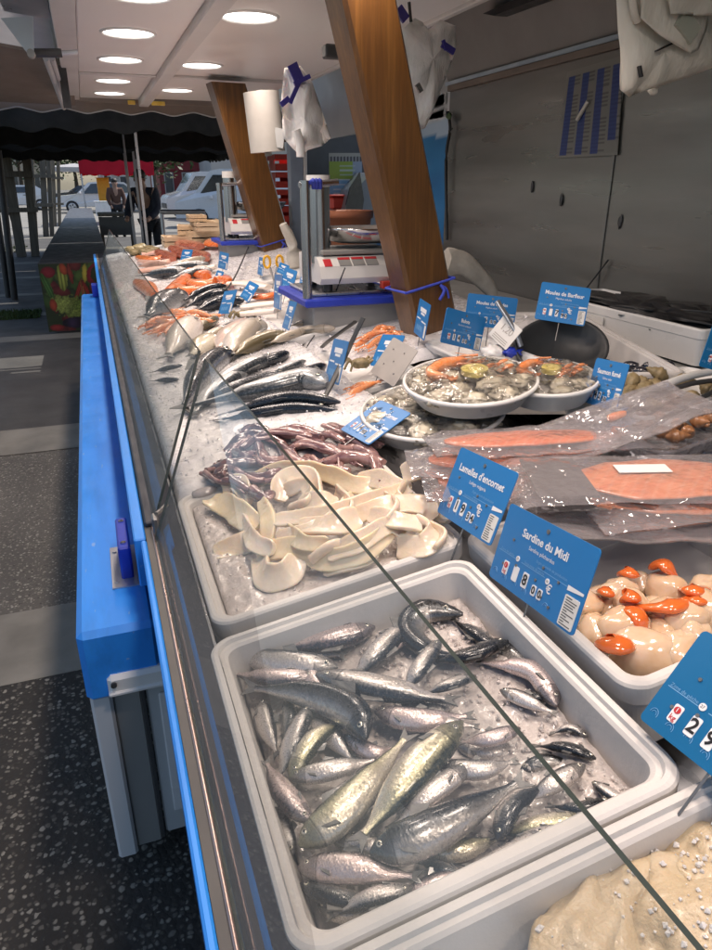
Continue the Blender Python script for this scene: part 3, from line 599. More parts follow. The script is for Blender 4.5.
# ------------------------------------------------------------------ back wall of the trailer
WX = 2.2
bw = thing('trailer_wall', (WX+.03, 2.5, 0), 'dull grey steel back wall of the trailer with a vertical seam', 'wall')
slab('wall_sheet', WX, WX+.04, 2.745, 4.35, .4, 2.03, 'wallsteel', bw, .002)
slab('wall_sheet', WX-.002, WX+.04, -.8, 2.738, .4, 2.03, 'wallsteel', bw, .002)
slab('seam_strip', WX-.009, WX-.003, 2.728, 2.755, .4, 2.03, 'wallsteel', bw, .002)
slab('top_rail', WX-.02, WX+.05, -.8, 4.35, 2.03, 2.062, 'browncanvas', bw, .003)
mb = MB(); q = [P(WX+.01, -1.2, 2.09), P(WX+.01, 4.4, 2.09), P(WX-.25, 4.4, 2.62), P(WX-.25, -1.2, 2.62)]; mb.hexa(q, [p+V((.03, 0, 0)) for p in q]); mb.build('upper_flap', 'greypaint', bw)
mb = MB(); q = [at_x(486, 14, 2.06), at_x(537, -8, 2.06), at_x(545, -2, 2.06), at_x(497, 16, 2.06)]; mb.hexa([p+V((-.02, 0, 0)) for p in q], [p+V((.1, 0, 0)) for p in q]); mb.build('slot', 'darkgrey', bw)
slab('gap_strip', WX-.012, WX+.045, -.8, 4.4, 2.064, 2.086, mat('sky_gap_tone', (.55, .65, .75), (.45, .55, .66), .4), bw, .002)  # sky brightness in the gap painted as pale blue on a solid strip
mb = MB(); q = [P(WX+.02, 4.42, 1.9), P(WX+.02, 7.4, 1.9), P(WX+.02, 7.4, 2.6), P(WX+.02, 4.42, 2.6)]; mb.hexa(q, [p+V((.03, 0, 0)) for p in q]); mb.build('end_panel', 'lightgrey', bw)
for u, v in ((532, 187), (561, 200), (620, 222)):
    mb = MB(); p = at_x(u, v, WX-.006); mb.blob(p, (V((.004, 0, 0)), V((0, .012, 0)), V((0, 0, .028))), seed=u, amp=.5); mb.build('dent', 'darkgrey', bw)
wk = thing('work_bench', (2, 2.5, 0), 'low grey work bench along the foot of the back wall', 'bench')
slab('bench_top', 1.78, WX-.004, -.8, 5.2, .87, .93, 'greypaint', wk)
slab('bench_front', 1.80, 1.83, -.8, 5.2, .05, .87, 'darkgrey', wk)
mb = MB(); mb.cyl(at_x(608, 260, WX-.015), at_x(585, 290, WX-.05), .004, seg=6); tag(mb.build('hanging_cable', 'rubber'), 'thin dark cable hanging down the steel wall seam', 'cable')
# blue banner at the end of the wall
def printed(name, corners, nx, ny, fn, parent=None, th=.004):
    a, b, c, d = [V(p) for p in corners]   # bl br tr tl
    vs = []; cols = []
    for j in range(ny+1):
        for i in range(nx+1):
            u, v = i/nx, j/ny; vs.append(a.lerp(b, u).lerp(d.lerp(c, u), v)); cols.append(fn(u, v))
    n = (b-a).cross(d-a).normalized()*th; K = len(vs); k = nx+1; fs = []
    for j in range(ny):
        for i in range(nx): fs.append((j*k+i, j*k+i+1, (j+1)*k+i+1, (j+1)*k+i))
    fs2 = [tuple(K+x for x in reversed(f)) for f in fs]
    edge = [(i, K+i, K+i+1, i+1) for i in range(nx)]+[(ny*k+i, ny*k+i+1, K+ny*k+i+1, K+ny*k+i) for i in range(nx)]
    edge += [(j*k, (j+1)*k, K+(j+1)*k, K+j*k) for j in range(ny)]+[(j*k+nx, K+j*k+nx, K+(j+1)*k+nx, (j+1)*k+nx) for j in range(ny)]
    mb = MB(); mb.add(vs+[p-n for p in vs], fs+fs2+edge)
    ob = mb.build(name, 'printed', parent)
    at = ob.data.color_attributes.new('print', 'FLOAT_COLOR', 'POINT')
    at.data.foreach_set('color', [x for c_ in cols+cols for x in (*c_, 1)])
    return ob
def sea(u, v):
    if v > .86: return (.62, .64, .66)
    if v > .80+.03*math.sin(u*5): return (.45, .58, .72)
    n = noise.noise(V((u*4, v*9, 2)))
    b = .35+.5*v
    return (.02+.03*max(0, n), .10+.12*b+.05*n, .28+.2*b+.08*n)
ob = printed('sea_banner', [P(WX+.02, 5.6, 1.0), P(WX+.02, 4.36, 1.0), P(WX+.02, 4.36, 2.04), P(WX+.02, 5.6, 1.96)], 40, 40, sea)
tag(ob, 'blue sea banner with a white top edge beyond the steel wall', 'banner')
mb = MB(); mb.tube([at_x(448, 112, WX-.02), at_x(450, 130, WX-.03), at_x(446, 160, WX-.03), at_x(447, 240, WX-.02)], .010, 8); q = mb.build('hanging_strap', 'rubber'); tag(q, 'black strap with a green tag hanging at the wall end', 'strap')
mb = MB(); mb.blob(at_x(449, 116, WX-.04), (V((.01, 0, 0)), V((0, .03, 0)), V((0, 0, .02))), 3, .4); mb.build('green_tag', 'leaf', q)
# poster with blue columns
def poster(u, v):
    if v > .93 or v < .03: return (.24, .235, .21)
    r = 0 if (int(v*46) % 2) else 1
    for i, c in enumerate((.06, .32, .58, .84)):
        x = u-c
        if i == 3 and v < .16: continue
        if 0 <= x < .12: return (.02, .04, .17) if r else (.03, .055, .20)
        if .12 <= x < .22 and r and (hash((int(v*46), i)) % 5): return (.11, .105, .10)
    return (.215, .21, .19)
ob = printed('price_chart', [at_x(556, 158, WX-.014), at_x(617, 155, WX-.014), at_x(624, 55, WX-.014), at_x(567, 72, WX-.014)], 100, 96, poster)
tag(ob, 'laminated chart with four blue columns taped on the steel wall', 'poster')
mb = MB(); a, b = at_x(577, 120, WX-.022), at_x(588, 101, WX-.022); mb.cyl(a, b, .009, seg=8); tag(mb.build('cream_peg', 'bagwarm'), 'short cream peg stuck slanting on the blue-columned chart', 'peg')
# ================================================================== BOXES AND ICE
def tub(name, label, cat, x0, x1, y0, y1, depth, wall=.024, r=.035, mat_='styro', frame=bp, c=0.0, group=None, floor=.012):
    ob = tub_mb(x0, x1, y0, y1, depth, wall, r, frame, c, floor=floor).build(name, mat_); return tag(ob, label, cat, group)
def ice_sheet(name, label, x0, x1, y0, y1, hf, step, frame=bp, chips=300, chip=(.002, .006), skirt=.03, hide=None, mt='ice'):
    mb = MB(); nx = max(2, int((x1-x0)/step)); ny = max(2, int((y1-y0)/step)); vs = []
    for j in range(ny+1):
        for i in range(nx+1):
            x = x0+(x1-x0)*i/nx; y = y0+(y1-y0)*j/ny; h = hf(x, y)
            e = i in (0, nx) or j in (0, ny)
            n = noise.noise(V((x*38, y*38, 1)))*.005+noise.noise(V((x*110, y*110, 5)))*.003+noise.noise(V((x*230, y*230, 9)))*.0016
            vs.append(frame(x, y, h+n-(skirt if e else 0)))
    fs = [(j*(nx+1)+i, j*(nx+1)+i+1, (j+1)*(nx+1)+i+1, (j+1)*(nx+1)+i) for j in range(ny) for i in range(nx)]
    mb.add(vs, fs, smooth=True)
    for k in range(chips):
        x = rnd.uniform(x0+.01, x1-.01); y = rnd.uniform(y0+.01, y1-.01)
        if hide and not hide(x, y): continue
        c = frame(x, y, hf(x, y)+.004); s = rnd.uniform(*chip)
        R = Matrix.Rotation(rnd.uniform(0, 6), 3, V((rnd.random(), rnd.random(), rnd.random()+.1)).normalized())
        d = [R @ V(q)*s*rnd.uniform(.6, 1.5) for q in ((1, 0, 0), (-1, 0, 0), (0, 1, 0), (0, -1, 0), (0, 0, .8), (0, 0, -.8))]
        mb.add([c+q for q in d], [(0, 2, 4), (2, 1, 4), (1, 3, 4), (3, 0, 4), (2, 0, 5), (1, 2, 5), (3, 1, 5), (0, 3, 5)])
    return tag(mb.build(name, mt), label, 'ice', kind='stuff')
SX0, SX1, SY0, SY1 = .004, .452, .395, .905
tub('polystyrene_box', 'deep white polystyrene box full of sardines on ice, nearest the glass', 'fish box', SX0, SX1, SY0, SY1, .15)
tub('polystyrene_box', 'white polystyrene box of squid strips and purple squid beside the sardines', 'fish box', .02, .478, .938, 1.46, .10)
tub('polystyrene_box', 'white polystyrene box of scallops with orange coral', 'fish box', .475, .92, .52, .965, .12)
tub('polystyrene_box', 'white polystyrene box of pale salted cod in the bottom right corner', 'fish box', .004, .60, -.14, .391, .12)
ice_sheet('crushed_ice', 'crushed ice packed among the sardines', SX0+.03, SX1-.03, SY0+.03, SY1-.03, lambda x, y: -.080+.022*max(0, min(1, (x-.12)/.25))+.010*noise.noise(V((x*14, y*14, 7))), .005, chips=900, chip=(.0015, .004), mt='icelamptone')
ice_sheet('crushed_ice', 'crushed ice under the squid strips', .045, .455, .965, 1.435, lambda x, y: -.016+.010*noise.noise(V((x*9, y*9, 3))), .006, chips=400, chip=(.0015, .0035), mt='icelamptone')
ice_sheet('crushed_ice', 'crushed ice at the bottom of the cod box', .13, .57, -.11, .345, lambda x, y: -.06, .01, chips=300)
ice_sheet('crushed_ice', 'long bed of crushed ice under the whole fish further along the counter', .022, .62, 1.47, 7.4, lambda x, y: .0+.012*noise.noise(V((x*5, y*5, 0)))+(.015 if y > 1.6 else 0), .016, chips=2500, chip=(.002, .005), hide=lambda x, y: y < 5)
ice_sheet('crushed_ice', 'crushed ice under the trays at the back of the counter', .625, 1.40, 2.05, 7.4, lambda x, y: -.005+.012*noise.noise(V((x*5, y*5, 0))), .03, chips=900, chip=(.004, .008), hide=lambda x, y: y < 5)

# ================================================================== FISH
HP = [(0, .12), (.03, .30), (.08, .54), (.15, .76), (.25, .92), (.38, 1), (.55, .97), (.68, .83), (.80, .58), (.90, .31), (.95, .20), (1, .22)]
def fish(name, label, cat, group, pts, H, W, mt, dors=1, roll=0.0, n=18, seg=14, tail=.13, up=NB, eyes=True, profile=HP, fins=True):
    P = spline(pts, max(3, n//(len(pts)-1))); k = len(P)-1
    ln = sum((P[i+1]-P[i]).length for i in range(k)); H = H*ln; W = W*ln
    rings = []; uvs = []; fr = []
    for i, p in enumerate(P):
        t = (P[min(i+1, k)]-P[max(i-1, 0)]).normalized(); s = up.cross(t).normalized()*dors; w = s.cross(t).normalized()
        if w.dot(up) < 0: w = -w
        cr, sr = math.cos(roll), math.sin(roll); s, w = s*cr+w*sr, w*cr-s*sr
        q = interp(profile, i/k); hh = H*.5*q; ww = W*.5*(q**.8 if i/k < .8 else q*.75)
        fr.append((p, t, s, w, hh, ww)); ring = []; uv = []
        for j in range(seg):
            a = 2*math.pi*j/seg
            ring.append(p+s*(hh*math.cos(a))+w*(ww*math.sin(a))); v = abs(a if a <= math.pi else 2*math.pi-a)/math.pi; uv.append((i/k, v))
        rings.append(ring); uvs.append(uv)
    mb = MB(); mb.loft(rings, uvs=uvs); ob = mb.build(name, mt); tag(ob, label, cat, group)
    # tail fin
    p, t, s, w, hh, ww = fr[-1]; T = ln*tail; mb = MB()
    q = [p+s*hh*.8-t*.006, p+t*T+s*T*.62, p+t*T*.45, p+t*T-s*T*.62, p-s*hh*.8-t*.006]; o = w*max(.0008, ww*.25)
    mb.add([x+o for x in q]+[x-o for x in q], [(0, 1, 2), (0, 2, 4), (2, 3, 4), (7, 6, 5), (9, 7, 5), (9, 8, 7), (0, 5, 6, 1), (1, 6, 7, 2), (2, 7, 8, 3), (3, 8, 9, 4)])
    mb.build('tail_fin', 'fin', ob)
    if fins:
        mb = MB(); i0, i1 = int(.42*k), int(.58*k)
        a, b = fr[i0], fr[i1]; q = [a[0]+a[2]*a[4]*.95, b[0]+b[2]*b[4]*.95, b[0]+b[2]*(b[4]+.10*H)+b[1]*.03*ln, a[0]+a[2]*(a[4]+.24*H)+a[1]*.05*ln]; o = a[3]*.0008
        mb.add([x+o for x in q]+[x-o for x in q], [(0, 1, 2, 3), (7, 6, 5, 4), (0, 4, 5, 1), (1, 5, 6, 2), (2, 6, 7, 3), (3, 7, 4, 0)])
        mb.build('dorsal_fin', 'fin', ob); mb = MB()
        g = fr[int(.27*k)]; b0 = g[0]+g[3]*g[5]*.9-g[2]*g[4]*.35
        q = [b0, b0+g[1]*.09*ln-g[2]*H*.10, b0+g[1]*.10*ln-g[2]*H*.24, b0+g[1]*.02*ln-g[2]*H*.10]; o = g[3]*.0012
        mb.add([x+o for x in q]+[x-o for x in q], [(0, 1, 2, 3), (7, 6, 5, 4), (0, 4, 5, 1), (1, 5, 6, 2), (2, 6, 7, 3), (3, 7, 4, 0)])
        mb.build('pectoral_fin', 'fin', ob)
    if eyes:
        i = max(1, int(round(.085*k))); p, t, s, w, hh, ww = fr[i]; mb = MB(); r = max(.0028, .021*ln)
        for sg in (1, -1):
            c = p+s*hh*.22+w*(sg*ww*.93); mb.blob(c, (t*r, s*r, w*r*.5), 0, 0, nu=12, nv=8); mb.blob(c+w*(sg*r*.33), (t*r*.58, s*r*.58, w*r*.28), 0, 0, nu=10, nv=6, mi=1)
        mb.build('eye', ['eye', 'pupil'], ob)
    return ob
# sardines: (points head->tail in photo pixels, height above rim plane list or scalar, material, dorsal side, roll, label)
G = 'sardines on ice in the polystyrene box'
SARD = [
 ([(375,627),(330,640),(252,656)], -.052, 'sardine_pink', 1, .1, 'pink-flanked sardine along the back wall of the sardine box, head to the right'),
 ([(408,622),(380,650),(352,680)], -.048, 'sardine', 1, .2, 'silver sardine slanting up to the back wall right of the pink-flanked one'),
 ([(338,667),(285,665),(231,652)], -.045, 'sardine', -1, .5, 'slim sardine in the back left corner with its dark tail against the left wall'),
 ([(318,676),(275,679),(234,674)], -.046, 'sardine_pink', 1, .1, 'slim silver sardine just in front of the back left corner'),
 ([(316,675),(380,688),(445,699)], -.036, 'sardine', -1, .2, 'silver sardine pointing left across the middle rear of the box, yellow near the tail'),
 ([(366,739),(352,712),(310,695),(255,688)], -.034, 'sardine_dark', -1, .5, 'dark curved sardine bending down over the left part of the heap'),
 ([(309,706),(294,740),(279,778)], -.050, 'sardine', 1, .3, 'sardine standing head up below the dark curved one, near the left wall'),
 ([(290,778),(312,742),(342,720)], -.050, 'sardine_gold', -1, .0, 'yellowish sardine tucked under the dark curved one'),
 ([(290,779),(330,770),(374,760)], -.052, 'sardine', 1, .0, 'half buried sardine pointing left with a round eye, above the big golden one'),
 ([(299,846),(345,808),(404,740)], -.034, 'sardine_gold', 1, .0, 'big golden green sardine with its head at lower left of the heap'),
 ([(462,722),(415,770),(364,834)], -.026, 'sardine_gold', 1, -.1, 'longest golden green sardine in the centre, dark tail at lower left'),
 ([(470,765),(432,792),(396,824)], -.036, 'sardine', -1, -.2, 'plump silver sardine belly up right of the longest golden one'),
 ([(370,854),(430,832),(516,784)], -.030, 'sardine_dark', 1, .3, 'large dark mottled sardine across the lower middle of the box'),
 ([(298,868),(350,868),(412,876)], -.044, 'sardine_pink', 1, .1, 'pale slim sardine at lower left under the big golden one'),
 ([(300,884),(340,898),(380,903)], -.052, 'sardine_dark', -1, .3, 'dark sardine in the lower left corner of the box'),
 ([(412,888),(372,898),(334,914)], -.046, 'sardine', 1, .2, 'shiny sardine along the front wall of the sardine box'),
 ([(311,822),(285,795),(267,764)], -.038, 'sardine_pink', 1, .2, 'small sardine leaning its tail on the left wall of the box'),
 ([(293,855),(284,830),(278,802)], -.056, 'sardine', -1, .2, 'sardine squeezed upright along the left wall of the box'),
 ([(375,712),(420,720),(466,716)], -.046, 'sardine_pink', 1, .1, 'pinkish sardine under the yellow-tailed one in the middle'),
 ([(463,614),(424,612),(410,632),(432,652),(462,656)], -.046, 'sardine_dark', -1, .5, 'sardine curled into a ring at the back wall of the box'),
 ([(497,648),(476,634),(455,621)], -.050, 'sardine_dark', 1, .2, 'dark blue sardine at the back right behind the curled one'),
 ([(508,641),(470,655),(432,662)], -.040, 'sardine_dark', 1, .5, 'dark sardine lying across in front of the curled one'),
 ([(556,706),(535,672),(482,662)], -.046, 'sardine_pink', -1, -.3, 'broad pink-bellied sardine arching along the right side with ice on it'),
 ([(476,676),(450,684),(424,694)], -.042, 'sardine', 1, .3, 'mottled sardine head beside the arching pink-bellied one'),
 ([(553,699),(530,697),(506,704)], -.052, 'sardine_dark', 1, .3, 'short dark sardine inside the curve of the pink-bellied one'),
 ([(588,737),(570,728),(552,733)], -.056, 'sardine', 1, .2, 'sardine head poking from the ice by the right wall'),
 ([(596,759),(568,748),(537,746)], -.050, 'sardine_dark', 1, .4, 'dark curved sardine near the right wall, below the poking head'),
 ([(592,782),(612,795),(640,812)], -.050, 'sardine', -1, .1, 'sardine with a big clear eye in the front right corner'),
 ([(590,818),(545,826),(498,834)], -.050, 'sardine_gold', 1, .1, 'yellow-backed sardine along the front right wall'),
 ([(497,840),(512,808),(546,782)], -.040, 'sardine_dark', -1, .4, 'dark sardine standing on its tail among the ice at the front'),
 ([(562,828),(535,836),(504,846)], -.042, 'sardine', 1, .2, 'spotted sardine in front of the yellow-backed one'),
 ([(415,728),(440,722),(474,726)], -.050, 'sardine', 1, .1, 'silver sardine under the top of the longest golden one'),
 ([(378,660),(395,645),(412,640)], -.052, 'sardine_pink', 1, .2, 'short pale sardine wedged behind the middle of the heap'),
 ([(330,838),(370,846),(398,842)], -.052, 'sardine', 1, .2, 'sardine mostly hidden below the dark mottled one'),
 ([(470,880),(440,868),(420,862)], -.058, 'sardine_dark', 1, .2, 'dark sardine tail end against the middle of the front wall'),
 ([(345,735),(372,752),(392,748)], -.058, 'sardine_pink', 1, .2, 'pink sardine showing through the gap at the centre left'),
 ([(262,700),(266,724),(276,752)], -.058, 'sardine', 1, .2, 'pale sardine deep against the left wall under the dark curved one'),
 ([(286,700),(290,720),(284,742)], -.060, 'sardine_dark', 1, .2, 'dark sardine back deep under the curved one'),
 ([(486,640),(520,660),(540,690)], -.062, 'sardine_dark', 1, .2, 'dark sardine back in the shadow of the right wall'),
]
SARD += [
 ([(500,690),(525,700),(552,712)], -.044, 'sardine', 1, .3, 'silver sardine across the right side in front of the pink-bellied one'),
 ([(440,765),(478,770),(512,762)], -.040, 'sardine', 1, .2, 'silver sardine right of the longest golden one, level with its middle'),
 ([(520,728),(492,738),(462,742)], -.040, 'sardine_pink', -1, .2, 'pinkish sardine lying on the ice right of the centre'),
 ([(585,765),(556,782),(528,800)], -.042, 'sardine', -1, .2, 'silver sardine near the right wall pointing to the viewer'),
 ([(440,640),(420,668),(405,690)], -.038, 'sardine', 1, .2, 'silver sardine standing between the curled one and the middle row'),
 ([(300,660),(318,690),(330,712)], -.050, 'sardine_pink', 1, .2, 'pale sardine under the slim ones at the back left'),
 ([(545,830),(515,852),(470,866)], -.040, 'sardine', 1, .3, 'silver sardine along the front wall near the right corner'),
 ([(610,800),(580,808),(552,806)], -.048, 'sardine_dark', 1, .4, 'dark sardine beside the clear-eyed one in the right corner'),
 ([(350,780),(330,806),(316,830)], -.050, 'sardine', 1, .2, 'silver sardine left of the big golden one, mostly covered'),
 ([(480,800),(450,812),(418,822)], -.042, 'sardine', 1, .2, 'silver sardine above the large mottled one'),

 ([(300,720),(330,735),(352,760)], -.066, 'sardine', 1, .2, 'sardine in the lower layer between the curved one and the golden one'),
 ([(262,652),(300,650),(340,655)], -.062, 'sardine', 1, .3, 'sardine in the lower layer along the back left wall'),
 ([(400,700),(430,710),(462,700)], -.062, 'sardine_dark', 1, .3, 'dark sardine in the lower layer right of the middle'),
 ([(340,810),(365,800),(392,780)], -.064, 'sardine_dark', 1, .3, 'dark sardine in the lower layer between the two golden ones'),
 ([(420,840),(455,850),(500,838)], -.062, 'sardine_gold', 1, .3, 'sardine in the lower layer under the big mottled one'),
 ([(520,770),(548,762),(580,770)], -.064, 'sardine_dark', 1, .3, 'dark sardine half buried in the ice at the right'),
 ([(456,745),(490,752),(520,742)], -.066, 'sardine', 1, .3, 'sardine half buried in the ice right of the centre'),
 ([(318,905),(350,912),(392,905)], -.060, 'sardine_dark', 1, .3, 'dark sardine along the front left wall of the box'),
 ([(400,900),(440,885),(480,868)], -.060, 'sardine_pink', 1, .3, 'pale sardine along the front wall beside the dark one'),
]
for pts, h, mt, d, rl, lab in SARD:
    P = [bed(u, v, h+.004*math.sin(i*2.1)) for i, (u, v) in enumerate(pts)]
    ln = sum((b-a).length for a, b in zip(P, P[1:]))
    f = .22/max(.15, min(.30, ln))
    fish('sardine', lab, 'sardine', G, P, min(.052/ln, .215*min(1.3, max(.92, f))), min(.035/ln, .145*min(1.3, max(.92, f))), mt, d, rl, n=20, seg=16, tail=.10)

# ------------------------------------------------------------------ whole fish on the ice bed
def z4(*p): return [(180+x/4.45, 300+y/4.45) for x, y in p]
def z5(*p): return [(100+x/2.848, 200+y/2.848) for x, y in p]
BIG = [
 ('black_fish', z4((700,490),(500,485),(330,510),(190,530)), .022, .13, .10, 'mackerel', 1, .4, 'long black shiny fish nearest the squid box, lowest of the pair', 'fish'),
 ('black_fish', z4((712,455),(520,435),(380,455),(215,500)), .040, .12, .10, 'mackerel', 1, .4, 'long black shiny fish just behind the lowest one, at the foot of the sea bass', 'fish'),
 ('sea_bass', z4((655,375),(560,355),(380,395),(60,465)), .034, .24, .14, 'bass', 1, .2, 'large silver white sea bass with a dark head to the right', 'fish'),
 ('sea_bass', z4((480,330),(380,345),(240,385),(80,440)), .032, .15, .10, 'mackerel', 1, .5, 'slim dark-backed fish behind the large silver sea bass', 'fish'),
 ('sea_bass', z4((430,255),(330,285),(220,340),(100,415)), .030, .25, .13, 'bass', 1, .2, 'silver fish with a pale flank, third behind the black pair', 'fish'),
 ('sea_bass', z4((485,235),(430,260),(360,285),(290,330)), .028, .24, .16, 'mackerel', 1, .4, 'dark green backed fish lying behind the silver ones', 'fish'),
 ('sea_bass', z4((650,290),(590,315),(510,345),(430,360)), .030, .27, .18, 'mackerel', 1, .4, 'dark headed fish between the sea bass and the price card', 'fish'),
 ('black_fish', z4((238,232),(150,275),(75,360),(20,470)), .034, .15, .12, 'mackerel', -1, .5, 'dark fish standing close to the glass edge, tail toward the viewer', 'fish'),
 ('pale_fish', z4((300,100),(240,160),(170,215)), .036, .36, .2, 'pinkfish', 1, .1, 'plump pinkish skinned fish, the palest of the row', 'fish'),
 ('pale_fish', z4((390,115),(310,130),(250,190),(225,235)), .040, .28, .18, 'palefish', 1, .1, 'long pale fish leaning on the plump pinkish one', 'fish'),
 ('pale_fish', z4((490,155),(400,170),(310,205),(240,245)), .032, .24, .18, 'olivefish', 1, .2, 'olive brown backed fish in front of the pale ones', 'fish'),
 ('pale_fish', z4((160,165),(110,195),(50,245)), .034, .42, .22, 'olivefish', -1, .2, 'round olive fish behind the glass corner', 'fish'),
 ('pale_fish', z4((690,125),(620,130),(540,140),(470,160)), .026, .2, .16, 'palefish', 1, .3, 'slender grey fish lying alone toward the scale', 'fish'),
 ('pale_fish', z4((640,100),(560,100),(490,115)), .028, .22, .16, 'palefish', 1, .3, 'grey fish just behind the slender lone one', 'fish'),
 ('pale_fish', z5((270,345),(240,380),(195,440)), .045, .22, .16, 'palefish', -1, .1, 'flat pale fish pressed up to the glass', 'fish'),
 ('pale_fish', z5((335,335),(300,355),(250,365)), .04, .3, .2, 'olivefish', 1, .2, 'small olive fish behind the orange langoustines', 'fish'),
 ('dark_fish', z5((240,265),(190,290),(135,330)), .05, .3, .16, 'mackerel', -1, .3, 'dark tailed fish against the far glass', 'fish'),
 ('dark_fish', z5((360,245),(300,260),(240,285)), .045, .2, .16, 'mackerel', 1, .3, 'farthest of the three dark striped fish', 'fish'),
 ('dark_fish', z5((370,262),(310,275),(245,305)), .045, .2, .16, 'mackerel', 1, .3, 'middle one of the three dark striped fish', 'fish'),
 ('dark_fish', z5((410,285),(340,290),(265,318)), .045, .2, .16, 'mackerel', 1, .3, 'nearest of the three dark striped fish', 'fish'),
 ('white_fish', z5((310,182),(240,192),(170,205)), .045, .25, .18, 'bass', 1, .1, 'farthest white fish of the pale row beyond the salmon', 'fish'),
 ('white_fish', z5((250,200),(190,208),(120,215)), .05, .26, .18, 'bass', 1, .1, 'white fish nearest the glass in the pale row', 'fish'),
 ('white_fish', z5((320,200),(270,206),(200,222)), .045, .25, .18, 'bass', 1, .1, 'white fish in the pale row just behind the salmon fillets', 'fish'),
 ('white_fish', z5((190,178),(150,182),(110,190)), .05, .25, .18, 'pinkfish', 1, .1, 'small pinkish fish at the far end of the pale row', 'fish'),
 ('pale_fish', z5((490,375),(440,392),(380,410)), .03, .26, .18, 'palefish', 1, .2, 'grey pink fish end showing under the olive brown fish', 'fish'),
]
BIG += [
 ('small_fish', z5((235,470),(195,478),(150,490)), .03, .2, .14, 'mackerel', 1, .3, 'small dark fish through the glass left of the dark upright fish', 'fish'),
 ('small_fish', z5((225,510),(190,512),(150,515)), .03, .2, .14, 'mackerel', 1, .3, 'lower small dark fish through the far glass', 'fish'),
 ('sea_bass', z4((300,330),(220,360),(130,430),(70,500)), .024, .22, .14, 'bass', 1, .2, 'silver fish lowest at the left, its tail by the glass end', 'fish'),
 ('sea_bass', z4((560,270),(480,300),(400,325)), .026, .24, .16, 'bass', 1, .2, 'short silver fish between the dark green one and the large bass', 'fish'),
 ('pale_fish', z4((200,130),(150,150),(90,185)), .04, .34, .2, 'palefish', 1, .2, 'beige fish between the round olive fish and the pinkish one', 'fish'),
 ('pale_fish', z4((560,135),(480,160),(400,190)), .030, .26, .18, 'palefish', 1, .2, 'beige fish tucked right of the olive brown backed one', 'fish'),
 ('white_fish', z5((300,165),(250,178),(200,190)), .045, .26, .18, 'palefish', 1, .1, 'beige fish behind the white row near the red pieces', 'fish'),
]
for nm, pts, h, H, W, mt, d, rl, lab, cat in BIG:
    fish(nm, lab, cat, 'whole fish laid on the ice', [bed(u, v, h) for u, v in pts], H*1.15, W*1.2, mt, d, rl, n=18, seg=14, tail=.10)
def fillet(pts, wd, th, mt, label, name='fish_fillet', grp='fish fillets laid on the ice', h=.03):
    P = spline([bed(u, v, h) for u, v in pts], 5); k = len(P)-1; rings = []
    for i, p in enumerate(P):
        t = (P[min(i+1, k)]-P[max(i-1, 0)]).normalized(); s = NB.cross(t).normalized(); q = .35+.65*math.sin(math.pi*min(1, max(.06, (i+.6)/(k+1.2))))
        rings.append([p+s*(wd*.5*q*math.cos(a*math.pi/6))+NB*(th*.5*math.sin(a*math.pi/6)*(1.0 if math.sin(a*math.pi/6) > 0 else .6)) for a in range(12)])
    mb = MB(); mb.loft(rings); return tag(mb.build(name, mt), label, 'fillet', grp)
